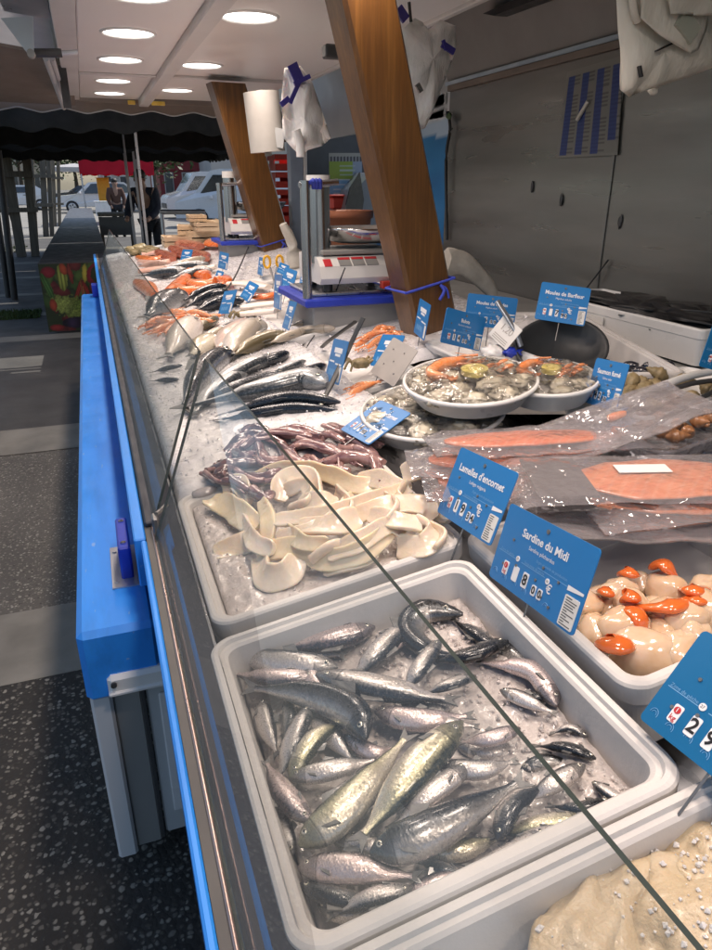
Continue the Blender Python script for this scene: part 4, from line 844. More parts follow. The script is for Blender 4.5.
for pts, w, th, mt, lab in [
 (z5((140,300),(175,285),(215,280)), .09, .04, 'salmon', 'salmon fillet in front of the dark tailed fish'),
 (z5((330,230),(350,225),(372,235)), .09, .05, 'salmon', 'salmon fillet at the right end of the heap'),
 (z5((210,245),(240,258),(275,255)), .10, .05, 'salmonpale', 'paler salmon fillet at the foot of the heap'),
 (z5((110,205),(150,198),(185,195)), .12, .04, 'pinkflesh', 'pink fillet among the white fish close to the glass'),
 (z5((120,158),(150,152),(178,150)), .13, .05, 'pinkflesh', 'pink fillet at the far left beyond the pale salmon line'),
 (z5((255,190),(295,196),(330,192)), .10, .04, 'paleflesh', 'white fillet at the right of the pale row'),
 (z5((195,262),(225,240),(250,212)), .12, .05, 'salmon', 'tall salmon fillet standing at the left of the salmon heap'),
 (z5((255,205),(285,208),(305,222)), .13, .06, 'salmon', 'rounded salmon piece on top of the heap'),
 (z5((250,235),(290,240),(325,236)), .11, .05, 'salmonpale', 'paler salmon fillet in the middle of the heap'),
 (z5((250,262),(300,255),(355,245)), .11, .05, 'salmon', 'front salmon fillet next to the dark striped fish'),
 (z5((105,235),(130,245),(155,275)), .12, .05, 'salmonpale', 'salmon piece seen through the far glass'),
 (z5((165,150),(190,160),(205,172)), .16, .06, 'tuna', 'dark red fish piece nearest the glass'),
 (z5((205,140),(235,150),(255,168)), .16, .07, 'tuna', 'rounded dark red fish piece in the middle of the red heap'),
 (z5((255,150),(285,158),(300,170)), .15, .06, 'tuna', 'dark red fish piece at the right of the red heap'),
 (z5((225,122),(255,128),(285,135)), .2, .06, 'tuna', 'far dark red fish piece below the wooden crates'),
 (z5((110,165),(150,170),(190,162)), .14, .05, 'salmonpale', 'pale salmon pieces in a line beyond the white fish'),
 (z5((115,178),(160,182),(200,176)), .12, .05, 'pinkflesh', 'pink fillet lying in front of the pale salmon line'),
 (z5((310,120),(330,124),(345,128)), .2, .05, 'salmon', 'orange fillet beside the far scale'),
 (z5((430,272),(465,276),(505,268)), .08, .03, 'salmon', 'thin orange fillet beyond the cluster of price cards'),
 (z5((365,240),(420,238),(480,250)), .10, .03, 'paleflesh', 'long pale fillet on the rear tray by the scissors'),
 (z5((400,310),(450,300),(510,296)), .10, .03, 'paleflesh', 'pale sole fillet on the white rear tray'),
 (z5((400,328),(440,322),(500,318)), .07, .03, 'paleflesh', 'second pale sole fillet in front on the white rear tray'),
]:
    if mt == 'pinkflesh': mt = M.setdefault(mt, mat(mt, (.70, .40, .32), (.76, .52, .42), .35, ns=9, coat=.4))
    if mt == 'paleflesh': mt = M.setdefault(mt, mat(mt, (.74, .62, .52), (.78, .70, .62), .35, ns=9, coat=.4))
    fillet(pts, w, th, mt, lab)
# shellfish scoops far along
for k, (x, y) in enumerate(((88,140),(108,136),(125,146),(143,138),(100,150),(138,150),(118,132),(155,142))):
    u, v = z5((x, y))[0]; mb = MB(); c = bed(u, v, .04); mb.blob(c, (V((.06, 0, 0)), V((0, .07, 0)), V((0, 0, .028))), k, .35, 3, 10, 7)
    tag(mb.build('clam', 'whelk'), 'golden brown shell heaped at the far end of the ice', 'shellfish', 'shells at the far end of the ice')

# ------------------------------------------------------------------ langoustines and prawns
def prawn(pts, r, label, group, ups=NB, mt='prawn', name='langoustine', legs=True):
    P = spline(pts, 6); k = len(P)-1
    ln = sum((b-a).length for a, b in zip(P, P[1:]))
    rad = lambda i: r*interp([(0, .25), (.08, .7), (.3, 1), (.4, .92), (.8, .6), (1, .3)], i)*(1+.07*math.sin(i*46) if i > .38 else 1)
    n = 22; Q = []
    for i in range(n+1):
        x = i/n*k; j = min(int(x), k-1); Q.append(P[j].lerp(P[j+1], x-j))
    rings = []; fr = []
    for i, p in enumerate(Q):
        t = (Q[min(i+1, n)]-Q[max(i-1, 0)]).normalized(); s = ups.cross(t).normalized(); w = t.cross(s); R = rad(i/n)
        fr.append((p, t, s, w, R)); rings.append([p+s*(R*math.cos(a*math.pi/5))+w*(R*.9*math.sin(a*math.pi/5)) for a in range(10)])
    mb = MB(); mb.loft(rings); ob = mb.build(name, mt); tag(ob, label, 'shellfish', group)
    p, t, s, w, R = fr[-1]; mb = MB()
    for a in (-.6, -.2, .2, .6):
        d = (t*math.cos(a)+s*math.sin(a))*ln*.14; e = (s*math.cos(a)-t*math.sin(a))*R*.5
        mb.hexa([p-e-w*.001, p+e-w*.001, p+d+e*1.3-w*.001, p+d-e*1.3-w*.001], [p-e+w*.001, p+e+w*.001, p+d+e*1.3+w*.001, p+d-e*1.3+w*.001])
    mb.build('tail_fan', mt, ob)
    mb = MB(); p, t, s, w, R = fr[2]
    for a in (-1, 1):
        mb.tube([p+s*a*R*.5, p-t*ln*.25+s*a*ln*.08, p-t*ln*.1+s*a*ln*.34], R*.07, 5); mb.tube([p+s*a*R*.6+t*ln*.12, p-t*ln*.1+s*a*ln*.16, p-t*ln*.33+s*a*ln*.1], R*.26, 6)
    mb.build('antenna', mt, ob)
    return ob
LG = [((130,360),(165,340),(200,335)), ((150,375),(190,360),(220,345)), ((185,380),(215,360),(235,350)), ((205,318),(235,322),(255,335)), ((235,345),(270,335),(300,330)), ((245,325),(280,322),(315,332)), ((285,345),(315,335),(345,328)), ((160,345),(200,350),(240,330)), ((260,350),(290,345),(320,345)), ((220,365),(230,345),(245,322))]
for k, p in enumerate(LG):
    prawn([bed(u, v, .03+.012*(k % 3)) for u, v in z5(*p)], .022, 'orange langoustine in the row between the dark striped fish and the pale fish', 'orange langoustines across the ice')
def z6(*p): return [(300+x/2.967, 220+y/2.967) for x, y in p]
for k, p in enumerate([((165,375),(210,345),(250,325)), ((185,350),(225,335),(260,330)), ((200,380),(240,350),(285,335)), ((215,335),(240,318),(270,322)), ((250,345),(280,335),(300,345)), ((240,330),(255,322),(275,318))]):
    prawn([bed(u, v, .03+.012*(k % 2)) for u, v in z6(*p)], .013, 'pink orange langoustine on the white tray under the large timber post', 'langoustines on the white tray')
for k, p in enumerate([((145,520),(180,500),(235,478)), ((150,500),(190,488),(230,482))]):
    prawn([bed(u, v, .02) for u, v in z6(*p)], .012, ('orange prawn lying left of the platters, nearer the black fish', 'orange prawn behind the one next to the black fish')[k], 'prawns left of the platters', name='prawn')

# crab like shell heap
for (u, v), lab in ((z6((180,425))[0], 'small brown crab on the white tray behind the knife'), (z5((405,325))[0], 'brown speckled crab beside the white card on the rear tray')):
    c = bed(u, v, .03); mb = MB(); mb.blob(c, (V((.032, 0, 0)), V((0, .026, 0)), V((0, 0, .016))), 5, .2, 3); ob = mb.build('crab', 'whelk'); tag(ob, lab, 'crab')
    mb = MB()
    for sgn in (-1, 1):
        for a in range(4):
            ang = -.7+a*.45; d = V((sgn*math.cos(ang), math.sin(ang), 0))
            mb.tube([c+d*.025, c+d*.045+V((0, 0, .012)), c+d*.062-V((0, 0, .012))], .004, 6)
    mb.build('legs', 'whelk', ob)

# ------------------------------------------------------------------ squid: strips and purple tentacles
def z1(*p): return [(160+x/2.373, 380+y/2.373) for x, y in p]
def strip(pts, wd, th, mt, label, h, twist=(0, .4), name='squid_strip', waves=0):
    hs = h if isinstance(h, (list, tuple)) else [h]*len(pts)
    P = spline([bed(u, v, q) for (u, v), q in zip(pts, hs)], 9); k = len(P)-1; rings = []
    for i, p in enumerate(P):
        t = (P[min(i+1, k)]-P[max(i-1, 0)]).normalized(); s = NB.cross(t).normalized(); w = t.cross(s); f = i/k
        a = twist[0]+(twist[1]-twist[0])*f+.30*math.sin(f*5+len(label)); s2 = s*math.cos(a)+w*math.sin(a); w2 = w*math.cos(a)-s*math.sin(a)
        q = interp([(0, .70), (.04, .92), (.3, 1), (.7, .98), (.96, .88), (1, .66)], f)*(1+.22*noise.noise(p*26))
        ring = []
        for j in range(16):
            b = 2*math.pi*j/16; cx = math.copysign(abs(math.cos(b))**.6, math.cos(b)); sy = math.copysign(abs(math.sin(b))**.6, math.sin(b))
            ring.append(p+s2*(wd*.5*q*cx)+w2*(th*.5*sy+.16*wd*(cx*cx-.4)))
        rings.append(ring)
    mb = MB(); mb.loft(rings); return tag(mb.build(name, mt), label, 'squid strip', 'cream squid strips on ice')
ST = [
 (z1((215,245),(300,212),(400,222),(470,250),(545,245)), .045, .016, 'creamyellow', [0, .02, .022, .01, .005], (.9, .7), 'yellowish squid strip along the back of the cream heap, touching the purple squid'),
 (z1((280,285),(300,235),(360,235),(385,300)), .05, .014, 'cream', [.01, .03, .03, .01], (.3, .9), 'pink tinged squid strip folded over behind the middle'),
 (z1((120,285),(165,300),(232,350)), .06, .014, 'creamyellow', [0, .006, .012], (-.1, .3), 'flat pointed yellow squid piece at the left of the heap'),
 (z1((245,290),(258,330),(255,392)), .034, .022, 'creamyellow', [.02, .03, .006], (.0, .0), 'upright blunt yellow squid piece in the left middle'),
 (z1((275,335),(400,318),(500,285),(590,258)), .04, .016, 'cream', [.03, .036, .034, .02], (.5, .8), 'long smooth squid strip running to the right rear'),
 (z1((280,380),(350,365),(420,330),(460,280)), .045, .015, 'cream', [.014, .03, .03, .02], (.5, .2), 'broad cream squid strip curving up through the centre'),
 (z1((235,410),(320,400),(400,425),(480,405),(550,350)), .046, .015, 'creamyellow', [.006, .018, .012, .02, .022], (1.0, .7), 'yellow edged squid strip curling along the front'),
 (z1((240,420),(250,465),(300,460),(325,425)), .05, .016, 'cream', [.0, .002, .006, .012], (.6, .6), 'thick lobe of squid at the front left of the heap'),
 (z1((400,415),(470,385),(540,345),(580,365)), .04, .014, 'cream', [.016, .03, .03, .012], (.7, .3), 'squid strip with a hollow fold at the front right'),
 (z1((460,325),(540,300),(625,300),(650,330)), .046, .015, 'cream', [.024, .034, .022, .006], (.3, .7), 'wide squid strip across the right middle'),
 (z1((565,395),(625,395),(650,360),(610,335)), .05, .015, 'cream', [.002, .006, .014, .02], (.9, .6), 'curled squid ring at the right end of the front'),
 (z1((575,225),(630,210),(665,250),(640,290)), .05, .014, 'cream', [.012, .02, .01, .008], (.8, .5), 'squid strip looped at the rear right near the price card'),
 (z1((130,415),(180,395),(245,375)), .05, .014, 'cream', [-.010, -.006, .0], (.1, .1), 'pale squid strip half sunk in the ice at the left'),
 (z1((470,240),(520,235),(560,255),(590,270)), .045, .014, 'cream', [.01, .018, .018, .01], (.5, .2), 'short squid strip behind the long smooth one'),
 (z1((330,350),(410,345),(470,325)), .05, .016, 'cream', [.03, .04, .036], (.1, .4), 'top squid strip in the centre of the heap'),
 (z1((330,300),(380,290),(420,300)), .05, .018, 'cream', [.026, .036, .026], (.1, .2), 'short plump squid piece behind the top strip'),
 (z1((150,260),(185,245),(215,285)), .05, .014, 'cream', [.004, .014, .008], (.2, .8), 'thin pale squid flap at the foot of the purple squid'),
 (z1((390,450),(460,430),(510,400)), .04, .014, 'cream', [-.004, .006, .012], (.3, .6), 'squid strip lying in ice along the front middle'),
 (z1((600,300),(650,300),(690,330)), .045, .014, 'cream', [.008, .012, .004], (.2, .5), 'squid strip end by the box rim under the price card stem'),
 (z1((500,320),(560,335),(620,345)), .042, .016, 'cream', [.03, .034, .022], (.2, .3), 'squid strip bridging to the curled ring'),
]
ST += [
 (z1((300,260),(345,250),(350,290),(310,310)), .036, .012, 'cream', [.02, .032, .034, .02], (1.2, .9), 'small curled squid ring at the rear of the cream heap'),
 (z1((420,260),(450,300),(430,340)), .036, .012, 'cream', [.024, .036, .03], (1.0, 1.2), 'short squid strip on edge right of the centre'),
 (z1((520,270),(560,300),(530,335)), .036, .012, 'cream', [.02, .036, .034], (1.1, .8), 'short squid strip on edge at the right of the heap'),
 (z1((300,350),(340,385),(400,385)), .034, .012, 'creamyellow', [.02, .032, .03], (1.1, 1.2), 'narrow yellowish squid strip bending round the middle front'),
 (z1((200,330),(225,385),(270,400)), .036, .012, 'cream', [.01, .018, .02], (1.0, .7), 'narrow squid strip behind the front lobe'),
 (z1((590,250),(560,275),(585,300)), .034, .012, 'cream', [.016, .03, .022], (1.1, 1.0), 'small squid strip bent at the right rear of the heap'),
 (z1((440,395),(400,400),(360,430)), .034, .012, 'cream', [.02, .026, .012], (1.0, 1.2), 'narrow squid strip above the yellow edged front one'),
 (z1((640,350),(670,370),(650,400)), .034, .012, 'cream', [.006, .012, .006], (.9, .9), 'small squid strip at the right end near the box rim'),
]
for pts, w, th, mt, h, tw, lab in ST: strip(pts, w*.92, th*.82, mt, lab, [q*1.35+.001 for q in h], (tw[0]*.7+.35, tw[1]*.7+.35))
TN = [((120,218),(160,200),(215,195),(270,205)), ((150,182),(190,140),(240,128),(295,150)), ((200,155),(260,128),(330,128),(365,142)), ((285,150),(320,190),(360,205),(400,190)), ((340,128),(385,155),(430,178),(420,215)), ((395,110),(440,122),(490,140),(525,155)), ((385,205),(440,182),(500,190),(528,232)), ((180,222),(230,232),(280,218),(305,198)), ((145,200),(165,232),(215,262)), ((210,262),(245,278),(275,262)), ((430,158),(480,165),(530,195)), ((280,122),(330,115),(385,132)), ((230,150),(255,190),(312,182)), ((110,225),(150,240),(200,232)), ((310,165),(350,150),(410,170),(470,200)), ((170,165),(200,180),(225,170)), ((260,235),(300,225),(340,212)), ((455,140),(500,175),(515,215)), ((130,235),(150,215),(175,205)), ((350,185),(400,210),(450,215)), ((190,128),(225,115),(260,122)), ((375,140),(400,128),(440,145))]
TL = ['leftmost low', 'high back left', 'topmost rear', 'central sagging', 'rear hooked', 'rear right', 'right drooping', 'front left', 'front left bent', 'lowest front', 'far right', 'hindmost', 'inner left', 'left edge', 'long middle', 'small left', 'front middle', 'right end', 'small leftmost', 'front right', 'back left corner', 'small rear right']
for k, p in enumerate(TN):
    hh = [.004, .026, .03, .02][:len(p)] if k % 3 else [.012, .034, .026, .012][:len(p)]
    P = [bed(u, v, q-.004) for (u, v), q in zip(z1(*p), hh)]; mb = MB(); r0 = rnd.uniform(.013, .019)
    mb.tube(P, lambda t: r0*(.55+.45*math.sin(math.pi*min(1, .25+.75*t)))*(1+.12*math.sin(t*23+k)), 12, flat=.8)
    ob = mb.build('squid', 'purpledark' if k in (0, 1, 8, 9, 13, 15, 7, 18, 20) else 'purple'); tag(ob, TL[k]+' purple squid in the tangled heap behind the cream strips', 'squid', 'purple squid heaped behind the cream strips')
for k, p in enumerate(TN*2):  # loose thin squid arms, jittered copies added to thicken the tangle
    j = lambda: rnd.uniform(-14, 14)
    q = [(x+j(), y+j()*.7) for x, y in p]; hh = [rnd.uniform(.012, .036) for _ in q]; r0 = rnd.uniform(.006, .010)
    mb = MB(); mb.tube([bed(u, v, h_) for (u, v), h_ in zip(z1(*q), hh)], lambda t: r0*(1.05-.75*t)*(1+.10*math.sin(t*31+k)), 9, flat=.85)
    tag(mb.build('squid_arm', 'purple' if k % 3 else 'purpledark'), 'thin purple squid arm twisted in the heap behind the cream strips', 'squid', 'thin squid arms in the purple heap')
c = bed(*z1((105,265))[0], .0); mb = MB(); mb.blob(c, (V((.03, 0, .004)), V((0, .016, 0)), V((0, 0, .010))), 3, .2); tag(mb.build('squid', mat('grey_squid_skin', (.36, .33, .33), (.5, .46, .44), .15, coat=1, sss=.2)), 'small translucent grey squid alone on the ice left of the cream heap', 'squid')

# ------------------------------------------------------------------ scallops
def z8(*p): return [(560+x/4.684, 540+y/4.684) for x, y in p]
SCL = [((370,215), .05, 1, 'scallop under the tall orange coral at the back wall'), ((500,240), .062, 1, 'round white scallop in the middle rear with a crease'), ((270,250), .05, 1, 'pale scallop at the left rear'), ((210,310), .06, 1, 'scallop partly hidden behind the sardine price card'), ((165,430), .05, 0, 'scallop at the left beside the card corner'), ((300,410), .062, 1, 'plump scallop with a coral band in the left middle'), ((400,545), .085, 1, 'largest scallop at the front by the box rim'), ((510,375), .064, 0, 'scallop in the middle right'), ((590,370), .06, 0, 'scallop touching the teal price card'), ((480,450), .062, 0, 'yellowish scallop just behind the largest one'), ((680,240), .055, 1, 'scallop at the right rear edge'), ((690,330), .06, 0, 'scallop at the right above the teal card'), ((420,330), .05, 0, 'scallop sunk beneath the long coral'), ((620,450), .055, 0, 'scallop almost hidden by the teal card'), ((330,300), .05, 0, 'small scallop between the left ones'), ((120,370), .05, 0, 'scallop behind the label edge of the sardine card'), ((560,520), .06, 0, 'scallop beside the teal card front edge'), ((100,300), .05, 0, 'scallop fully behind the sardine card'), ((240,440), .05, 0, 'scallop wedged in front of the coral band')]
for k, (p, s, cor, lab) in enumerate(SCL):
    u, v = z8(p)[0]; h = -.050+.010*(k % 3); c = bed(u, v, h); s *= .57
    a = rnd.uniform(0, 3); e1 = (EX*math.cos(a)+EY*math.sin(a))*s*1.1; e2 = (EY*math.cos(a)-EX*math.sin(a))*s*.85
    mb = MB(); mb.blob(c, (e1, e2, NB*s*.80), k, .22, 1.6, 24, 14); tag(mb.build('scallop', 'scallop'), lab, 'scallop', 'shelled scallops in the white box')
COR = [((425,130),(480,110),(545,175), .011, 'tall orange coral standing at the back wall of the scallop box'), ((285,165),(320,150),(370,165), .010, 'orange coral over the rear left scallop'), ((345,315),(470,315),(560,300),(640,255), .010, 'long orange coral stretched across the scallops with a dark tip'), ((570,230),(630,235),(690,225), .010, 'orange coral at the right rear'), ((600,280),(650,285),(700,290), .008, 'thin orange coral at the right'), ((295,320),(360,350),(390,430), .011, 'curved coral wrapped round the plump scallop'), ((200,480),(260,490),(310,465), .016, 'red orange coral cap on the largest scallop'), ((195,245),(215,240),(240,260), .009, 'small coral by the sardine card corner'), ((300,290),(330,260),(350,275), .011, 'stubby coral between the left scallops')]
for k, q in enumerate(COR):
    pts = z8(*q[:-2]); P = [bed(u, v, -.020+(.016 if 0 < i < len(pts)-1 else 0)) for i, (u, v) in enumerate(pts)]; mb = MB()
    mb.tube(P, lambda t: q[-2]*(.30+.85*math.sin(math.pi*min(1, .10+.86*t)))*1.25*(1+.12*math.sin(t*11+k)), 12, flat=.5); ob = mb.build('scallop_coral', 'coral'); tag(ob, q[-1], 'scallop coral', 'orange corals among the scallops')
# salted cod pieces
CRY = MB()
for k, ((u, v), e1, e2, lab) in enumerate([((625,930), .105, .06, 'large pale salted cod piece nearest the front edge'), ((715,890), .08, .055, 'salted cod piece under the teal price card'), ((585,962), .08, .045, 'thin salted cod flap at the left of the box'), ((712,945), .09, .07, 'salted cod piece in the very corner of the photo')]):
    c = bed(u, v, -.055+.006*k); a = math.radians(35); mb = MB(); mb.blob(c, ((EX*math.cos(a)+EY*math.sin(a))*e1, (EY*math.cos(a)-EX*math.sin(a))*e2, NB*.032), k+2, .36, 2.2, 70, 36)
    for q in range(380):
        p = mb.v[rnd.randrange(len(mb.v))]; z_ = rnd.uniform(.0007, .0048)**1.0*rnd.uniform(.4, 1)
        if (p-c).dot(NB) < -.004: continue
        o = p+V((rnd.uniform(-1, 1), rnd.uniform(-1, 1), rnd.uniform(0, 1)))*.0025; R_ = Matrix.Rotation(rnd.uniform(0, 6), 3, V((rnd.random(), rnd.random(), rnd.random()+.1)).normalized())
        if noise.noise(p*16) < .05: continue
        CRY.add([o+R_ @ (V(d)*z_) for d in ((1, 0, 0), (-1, 0, 0), (0, 1, 0), (0, -1, 0), (0, 0, 1), (0, 0, -1))], [(0, 2, 4), (2, 1, 4), (1, 3, 4), (3, 0, 4), (2, 0, 5), (1, 2, 5), (3, 1, 5), (0, 3, 5)])
    tag(mb.build('salted_cod', 'cod'), lab, 'salted cod', 'salted cod pieces')

tag(CRY.build('coarse_salt', 'ice'), 'coarse salt crystals crusted on the pale cod pieces', 'salt', kind='stuff')
# ================================================================== PLATTERS, PACKS, TRAYS, TOOLS
def platter(u, v, rpx, h, label, hgt=.045, R=None, tilt=0):
    c = bed(u, v, h); dist = (c-CAM).length; R = R or rpx*dist/730
    up = (V((0, 0, 1))+V((-.10, -.08, 0))).normalized(); e1 = up.cross(V((0, 1, 0))).normalized()*-1; e2 = up.cross(e1)
    rg = lambda r, z: [c+e1*(r*math.cos(a*math.pi/24))+e2*(r*math.sin(a*math.pi/24))+up*z for a in range(48)]
    t = thing('seafood_platter', c-up*hgt, label, 'platter', 'wrapped seafood platters')
    mb = MB(); mb.loft([rg(R*.80, -hgt), rg(R*.93, -.012), rg(R*.985, -.004), rg(R, .0), rg(R*.99, .005), rg(R*.955, .006), rg(R*.94, .0), rg(R*.90, -.008), rg(R*.78, -hgt+.01)]); mb.build('bowl', 'whiteplastic', t)
    mb = MB(); rings = []
    for i in range(12):
        f = 1-i/11.5; rr = R*.948*f
        rings.append([p+up*(.006+.03*(1-f*f)*.8+.007*noise.noise(p*55)+.005*noise.noise(p*120)) for p in rg(rr, 0)])
    rings = [rg(R*.952, .0075)]+rings
    mb.loft(rings, cap=False); mb.add(rings[-1], [tuple(range(48))]); mb.build('cling_film', 'film', t)
    return c, e1, e2, up, R, t
def oyster(c, up, e1, s, seed, label, grp):
    a = rnd.uniform(0, 6); d = e1*math.cos(a)+up.cross(e1)*math.sin(a); e = up.cross(d)
    up2 = (up+d*rnd.uniform(-.3, .3)).normalized(); mb = MB()
    mb.blob(c, (d*s, e*s*.72, up2*s*.36), seed, .45, 3.2, 24, 13); ob = mb.build('oyster', 'oyster'); tag(ob, label, 'oyster', grp)
    mb = MB(); mb.blob(c+up2*s*.22, (d*s*.7, e*s*.46, up2*s*.2), seed+9, .4, 4, 16, 9); mb.build('flesh', 'oystermeat', ob)
def fill(pl, nm, cnt, lemon=True):
    c, e1, e2, up, R, t = pl; g = 'oysters in the '+nm; k = 0
    for ring, n in ((.72, cnt), (.36, cnt//2)):
        for i in range(n):
            a = 2*math.pi*(i+.3*rnd.random())/n+ring; p = c+e1*(R*ring*math.cos(a))+e2*(R*ring*math.sin(a))+up*(-.006+.006*rnd.random())
            oyster(p, up, e1, R*.27, k+int(R*1000), 'open oyster under the film of the '+nm, g); k += 1
    for i in range(5):
        a = rnd.uniform(-.6, 1.2); q = c+e1*(R*(.35+.1*i)*math.cos(a))+e2*(R*.5*math.sin(a))+up*.012
        prawn([q-e1*.022, q+up*.006, q+e1*.018+e2*.01], .006, 'small pink prawn under the film of the '+nm, 'small prawns in the '+nm, up, name='prawn')
    if lemon:
        q = c+e1*R*.1+e2*R*.05+up*.018; mb = MB(); mb.cyl(q-up*.006, q+up*.006, R*.2, seg=24, mi=0)
        ob = mb.build('lemon_slice', 'lemon'); tag(ob, 'lemon slice in the middle of the '+nm, 'lemon')
        q = c+e1*(-R*.1)+e2*R*.3+up*.02
        prawn([q+e1*R*.30+e2*R*.18, q+e2*R*.16-e1*R*.1, q-e1*R*.42-e2*R*.05, q-e1*R*.28-e2*R*.32], R*.12, 'large orange prawn curled beside the lemon in the '+nm, 'large prawns on the platters', up, name='prawn')
p1 = platter(470, 380, 70, .115, 'front seafood platter under cling film with an orange prawn and lemon slice', .042)
p2 = platter(432, 410, 76, .045, 'lower seafood platter half hidden under the front one')
p3 = platter(548, 378, 50, .085, 'rear seafood platter right of the front one, under the black scoop', .045)
fill(p1, 'front platter', 9); fill(p3, 'rear platter', 7); fill(p2, 'lower platter', 8, False)

# vacuum packs of salmon: slab in a flat film bag
def pack(cu, cv, h, lx, ly, rz, tiltx, label, fl, mt='salmon', end=False, tilty=0, paper=False):
    c = bed(cu, cv, h); Rm = Matrix.Rotation(rz, 3, 'Z') @ Matrix.Rotation(-.02+tilty, 3, 'Y') @ Matrix.Rotation(tiltx, 3, 'X')
    F = lambda x, y, z: c+Rm @ V((x, y, z))
    t = thing('salmon_pack', c, label, 'salmon pack', 'vacuum packed salmon')
    x0, x1, y0, y1 = fl
    mb = MB(); rings = []
    for i in range(25):
        f = i/24; x = x0+(x1-x0)*f; q = interp([(0, .15), (.05, .55), (.2, .9), (.45, 1), (.75, .8), (.93, .5), (1, .12)], f)*(1+.10*noise.noise(V((f*7, h*50, cu)))); ym = (y0+y1)/2+(y1-y0)*.07*noise.noise(V((f*3, cu, 1))); hw = (y1-y0)/2*q
        rings.append([F(x, ym+hw*math.copysign(abs(math.cos(a*math.pi/10))**.7, math.cos(a*math.pi/10)), .007+(.0085 if math.sin(a*math.pi/10) > 0 else .006)*math.sin(a*math.pi/10)*(.4+.6*q)) for a in range(20)])
    mb.loft(rings); mb.build('salmon_fillet', mt, t)
    mb = MB(); nx, ny = 26, 14
    for top in (1, 0):
        vs = []
        for j in range(ny+1):
            for i in range(nx+1):
                x = -lx/2+lx*i/nx; y = -ly/2+ly*j/ny
                ins = max(0, min(1, min((x-(x0-.085 if end else x0)+.03)/.03, (x1+.03-x)/.03, (y-y0+.03)/.03, (y1+.03-y)/.03)))
                cr = .006*noise.noise(V((x*16+h*90, y*22, cu)))*(1-.5*ins)+.015*noise.noise(V((x*5, y*5+cu, h*60)))*(1-ins)
                vs.append(F(x, y, (.0165*ins+.001 if top else -.0015)+cr))
        fs = [(j*(nx+1)+i, j*(nx+1)+i+1, (j+1)*(nx+1)+i+1, (j+1)*(nx+1)+i) for j in range(ny) for i in range(nx)]
        mb.add(vs, fs if top else [tuple(reversed(f)) for f in fs], smooth=True)
    mb.build('film_bag', 'vac', t)
    if end:
        mb = MB(); mb.box((0, 0, 0), (.095, (y1-y0)*.95, .004)); mb.v = [F(p.x+x0-.03, p.y+(y0+y1)/2, p.z+.013) for p in mb.v]; mb.build('dark_backing', 'darkgrey', t)
    if paper:
        mb = MB(); mb.box((0, 0, 0), (.09, .035, .0012)); mb.v = [F(p.x+x0+.12, p.y+(y0+y1)/2+.02, p.z+.0185) for p in mb.v]; mb.build('paper_label', 'paper', t)
    return t
pack(625, 512, .02, .34, .26, -.38, -.12, 'clear empty film flap of the lowest salmon pack by the scallop box', (-.05, .0, -.02, .0), 'salmonpale')
pack(496, 484, .035, .28, .17, -.34, -.05, 'lower salmon pack left, partly behind the squid price card', (-.11, .10, -.055, .055))
pack(645, 483, .062, .50, .20, -.36, .0, 'front salmon pack at the right with a black end and paper label', (-.12, .24, -.085, .085), 'salmonpale', True, paper=True)
pack(500, 462, .055, .36, .18, -.33, -.06, 'middle salmon pack showing an orange edge under the platters', (-.14, .14, -.06, .06))
pack(700, 500, .030, .40, .20, -.30, -.03, 'salmon pack under the labelled one at the right edge', (-.16, .14, -.07, .07), 'salmonpale')
pack(545, 441, .075, .46, .17, -.27, -.08, 'top salmon pack with a long bright orange fillet below the platters', (-.20, .16, -.05, .05))
pack(610, 424, .085, .36, .20, -.20, .02, 'clear plastic sheet in front of the smoked salmon card', (.0, .04, .0, .02), 'salmonpale', tilty=-.25)

# mussel trough and right trays
A = at_z(690, 373, 1.03); B = at_z(545, 293, 1.03)
ey = (V((B.x, B.y, 0))-V((A.x, A.y, 0))).normalized(); ex = V((ey.y, -ey.x, 0))
TF = lambda x, y, z: V((A.x, A.y, 1.03))+ex*x+ey*y+V((0, 0, z))
tub('mussel_trough', 'large white trough of mussels behind the platters', 'fish box', -.52, 0, 0, .98, .12, .026, .04, 'styro', TF)
MS = [(632,368),(642,374),(652,370),(660,376),(640,364),(650,380),(668,382),(628,376),(672,374),(636,382),(656,364),(646,386),(664,368),(626,384)]
def mussel(c, s, k, label, grp):
    a = rnd.uniform(0, 6); d = V((math.cos(a), math.sin(a), rnd.uniform(-.3, .4))).normalized(); e = d.cross(V((0, 0, 1))).normalized(); w = e.cross(d)
    rings = []
    for i in range(9):
        f = i/8; q = interp([(0, .06), (.15, .45), (.5, .9), (.75, 1), (.92, .7), (1, .15)], f); p = c+d*(s*(f-.5)*2)+w*(s*.18*math.sin(f*3))
        rings.append([p+e*(s*.36*q*math.cos(b*math.pi/5))+w*(s*.5*q*math.sin(b*math.pi/5)) for b in range(10)])
    mb = MB(); mb.loft(rings); tag(mb.build('mussel', 'mussel'), label, 'mussel', grp)
for k, (u, v) in enumerate(MS): mussel(at_z(u, v, .975+.006*(k % 4)), .036, k, 'black mussel in the heap at the near end of the white trough', 'mussels in the trough')
for k in range(22): mussel(TF(-.26+rnd.uniform(-.18, .18), rnd.uniform(.12, .9), -.075+rnd.uniform(0, .02)), .034, k, 'black mussel lying in the trough behind the platters', 'mussels deep in the trough')
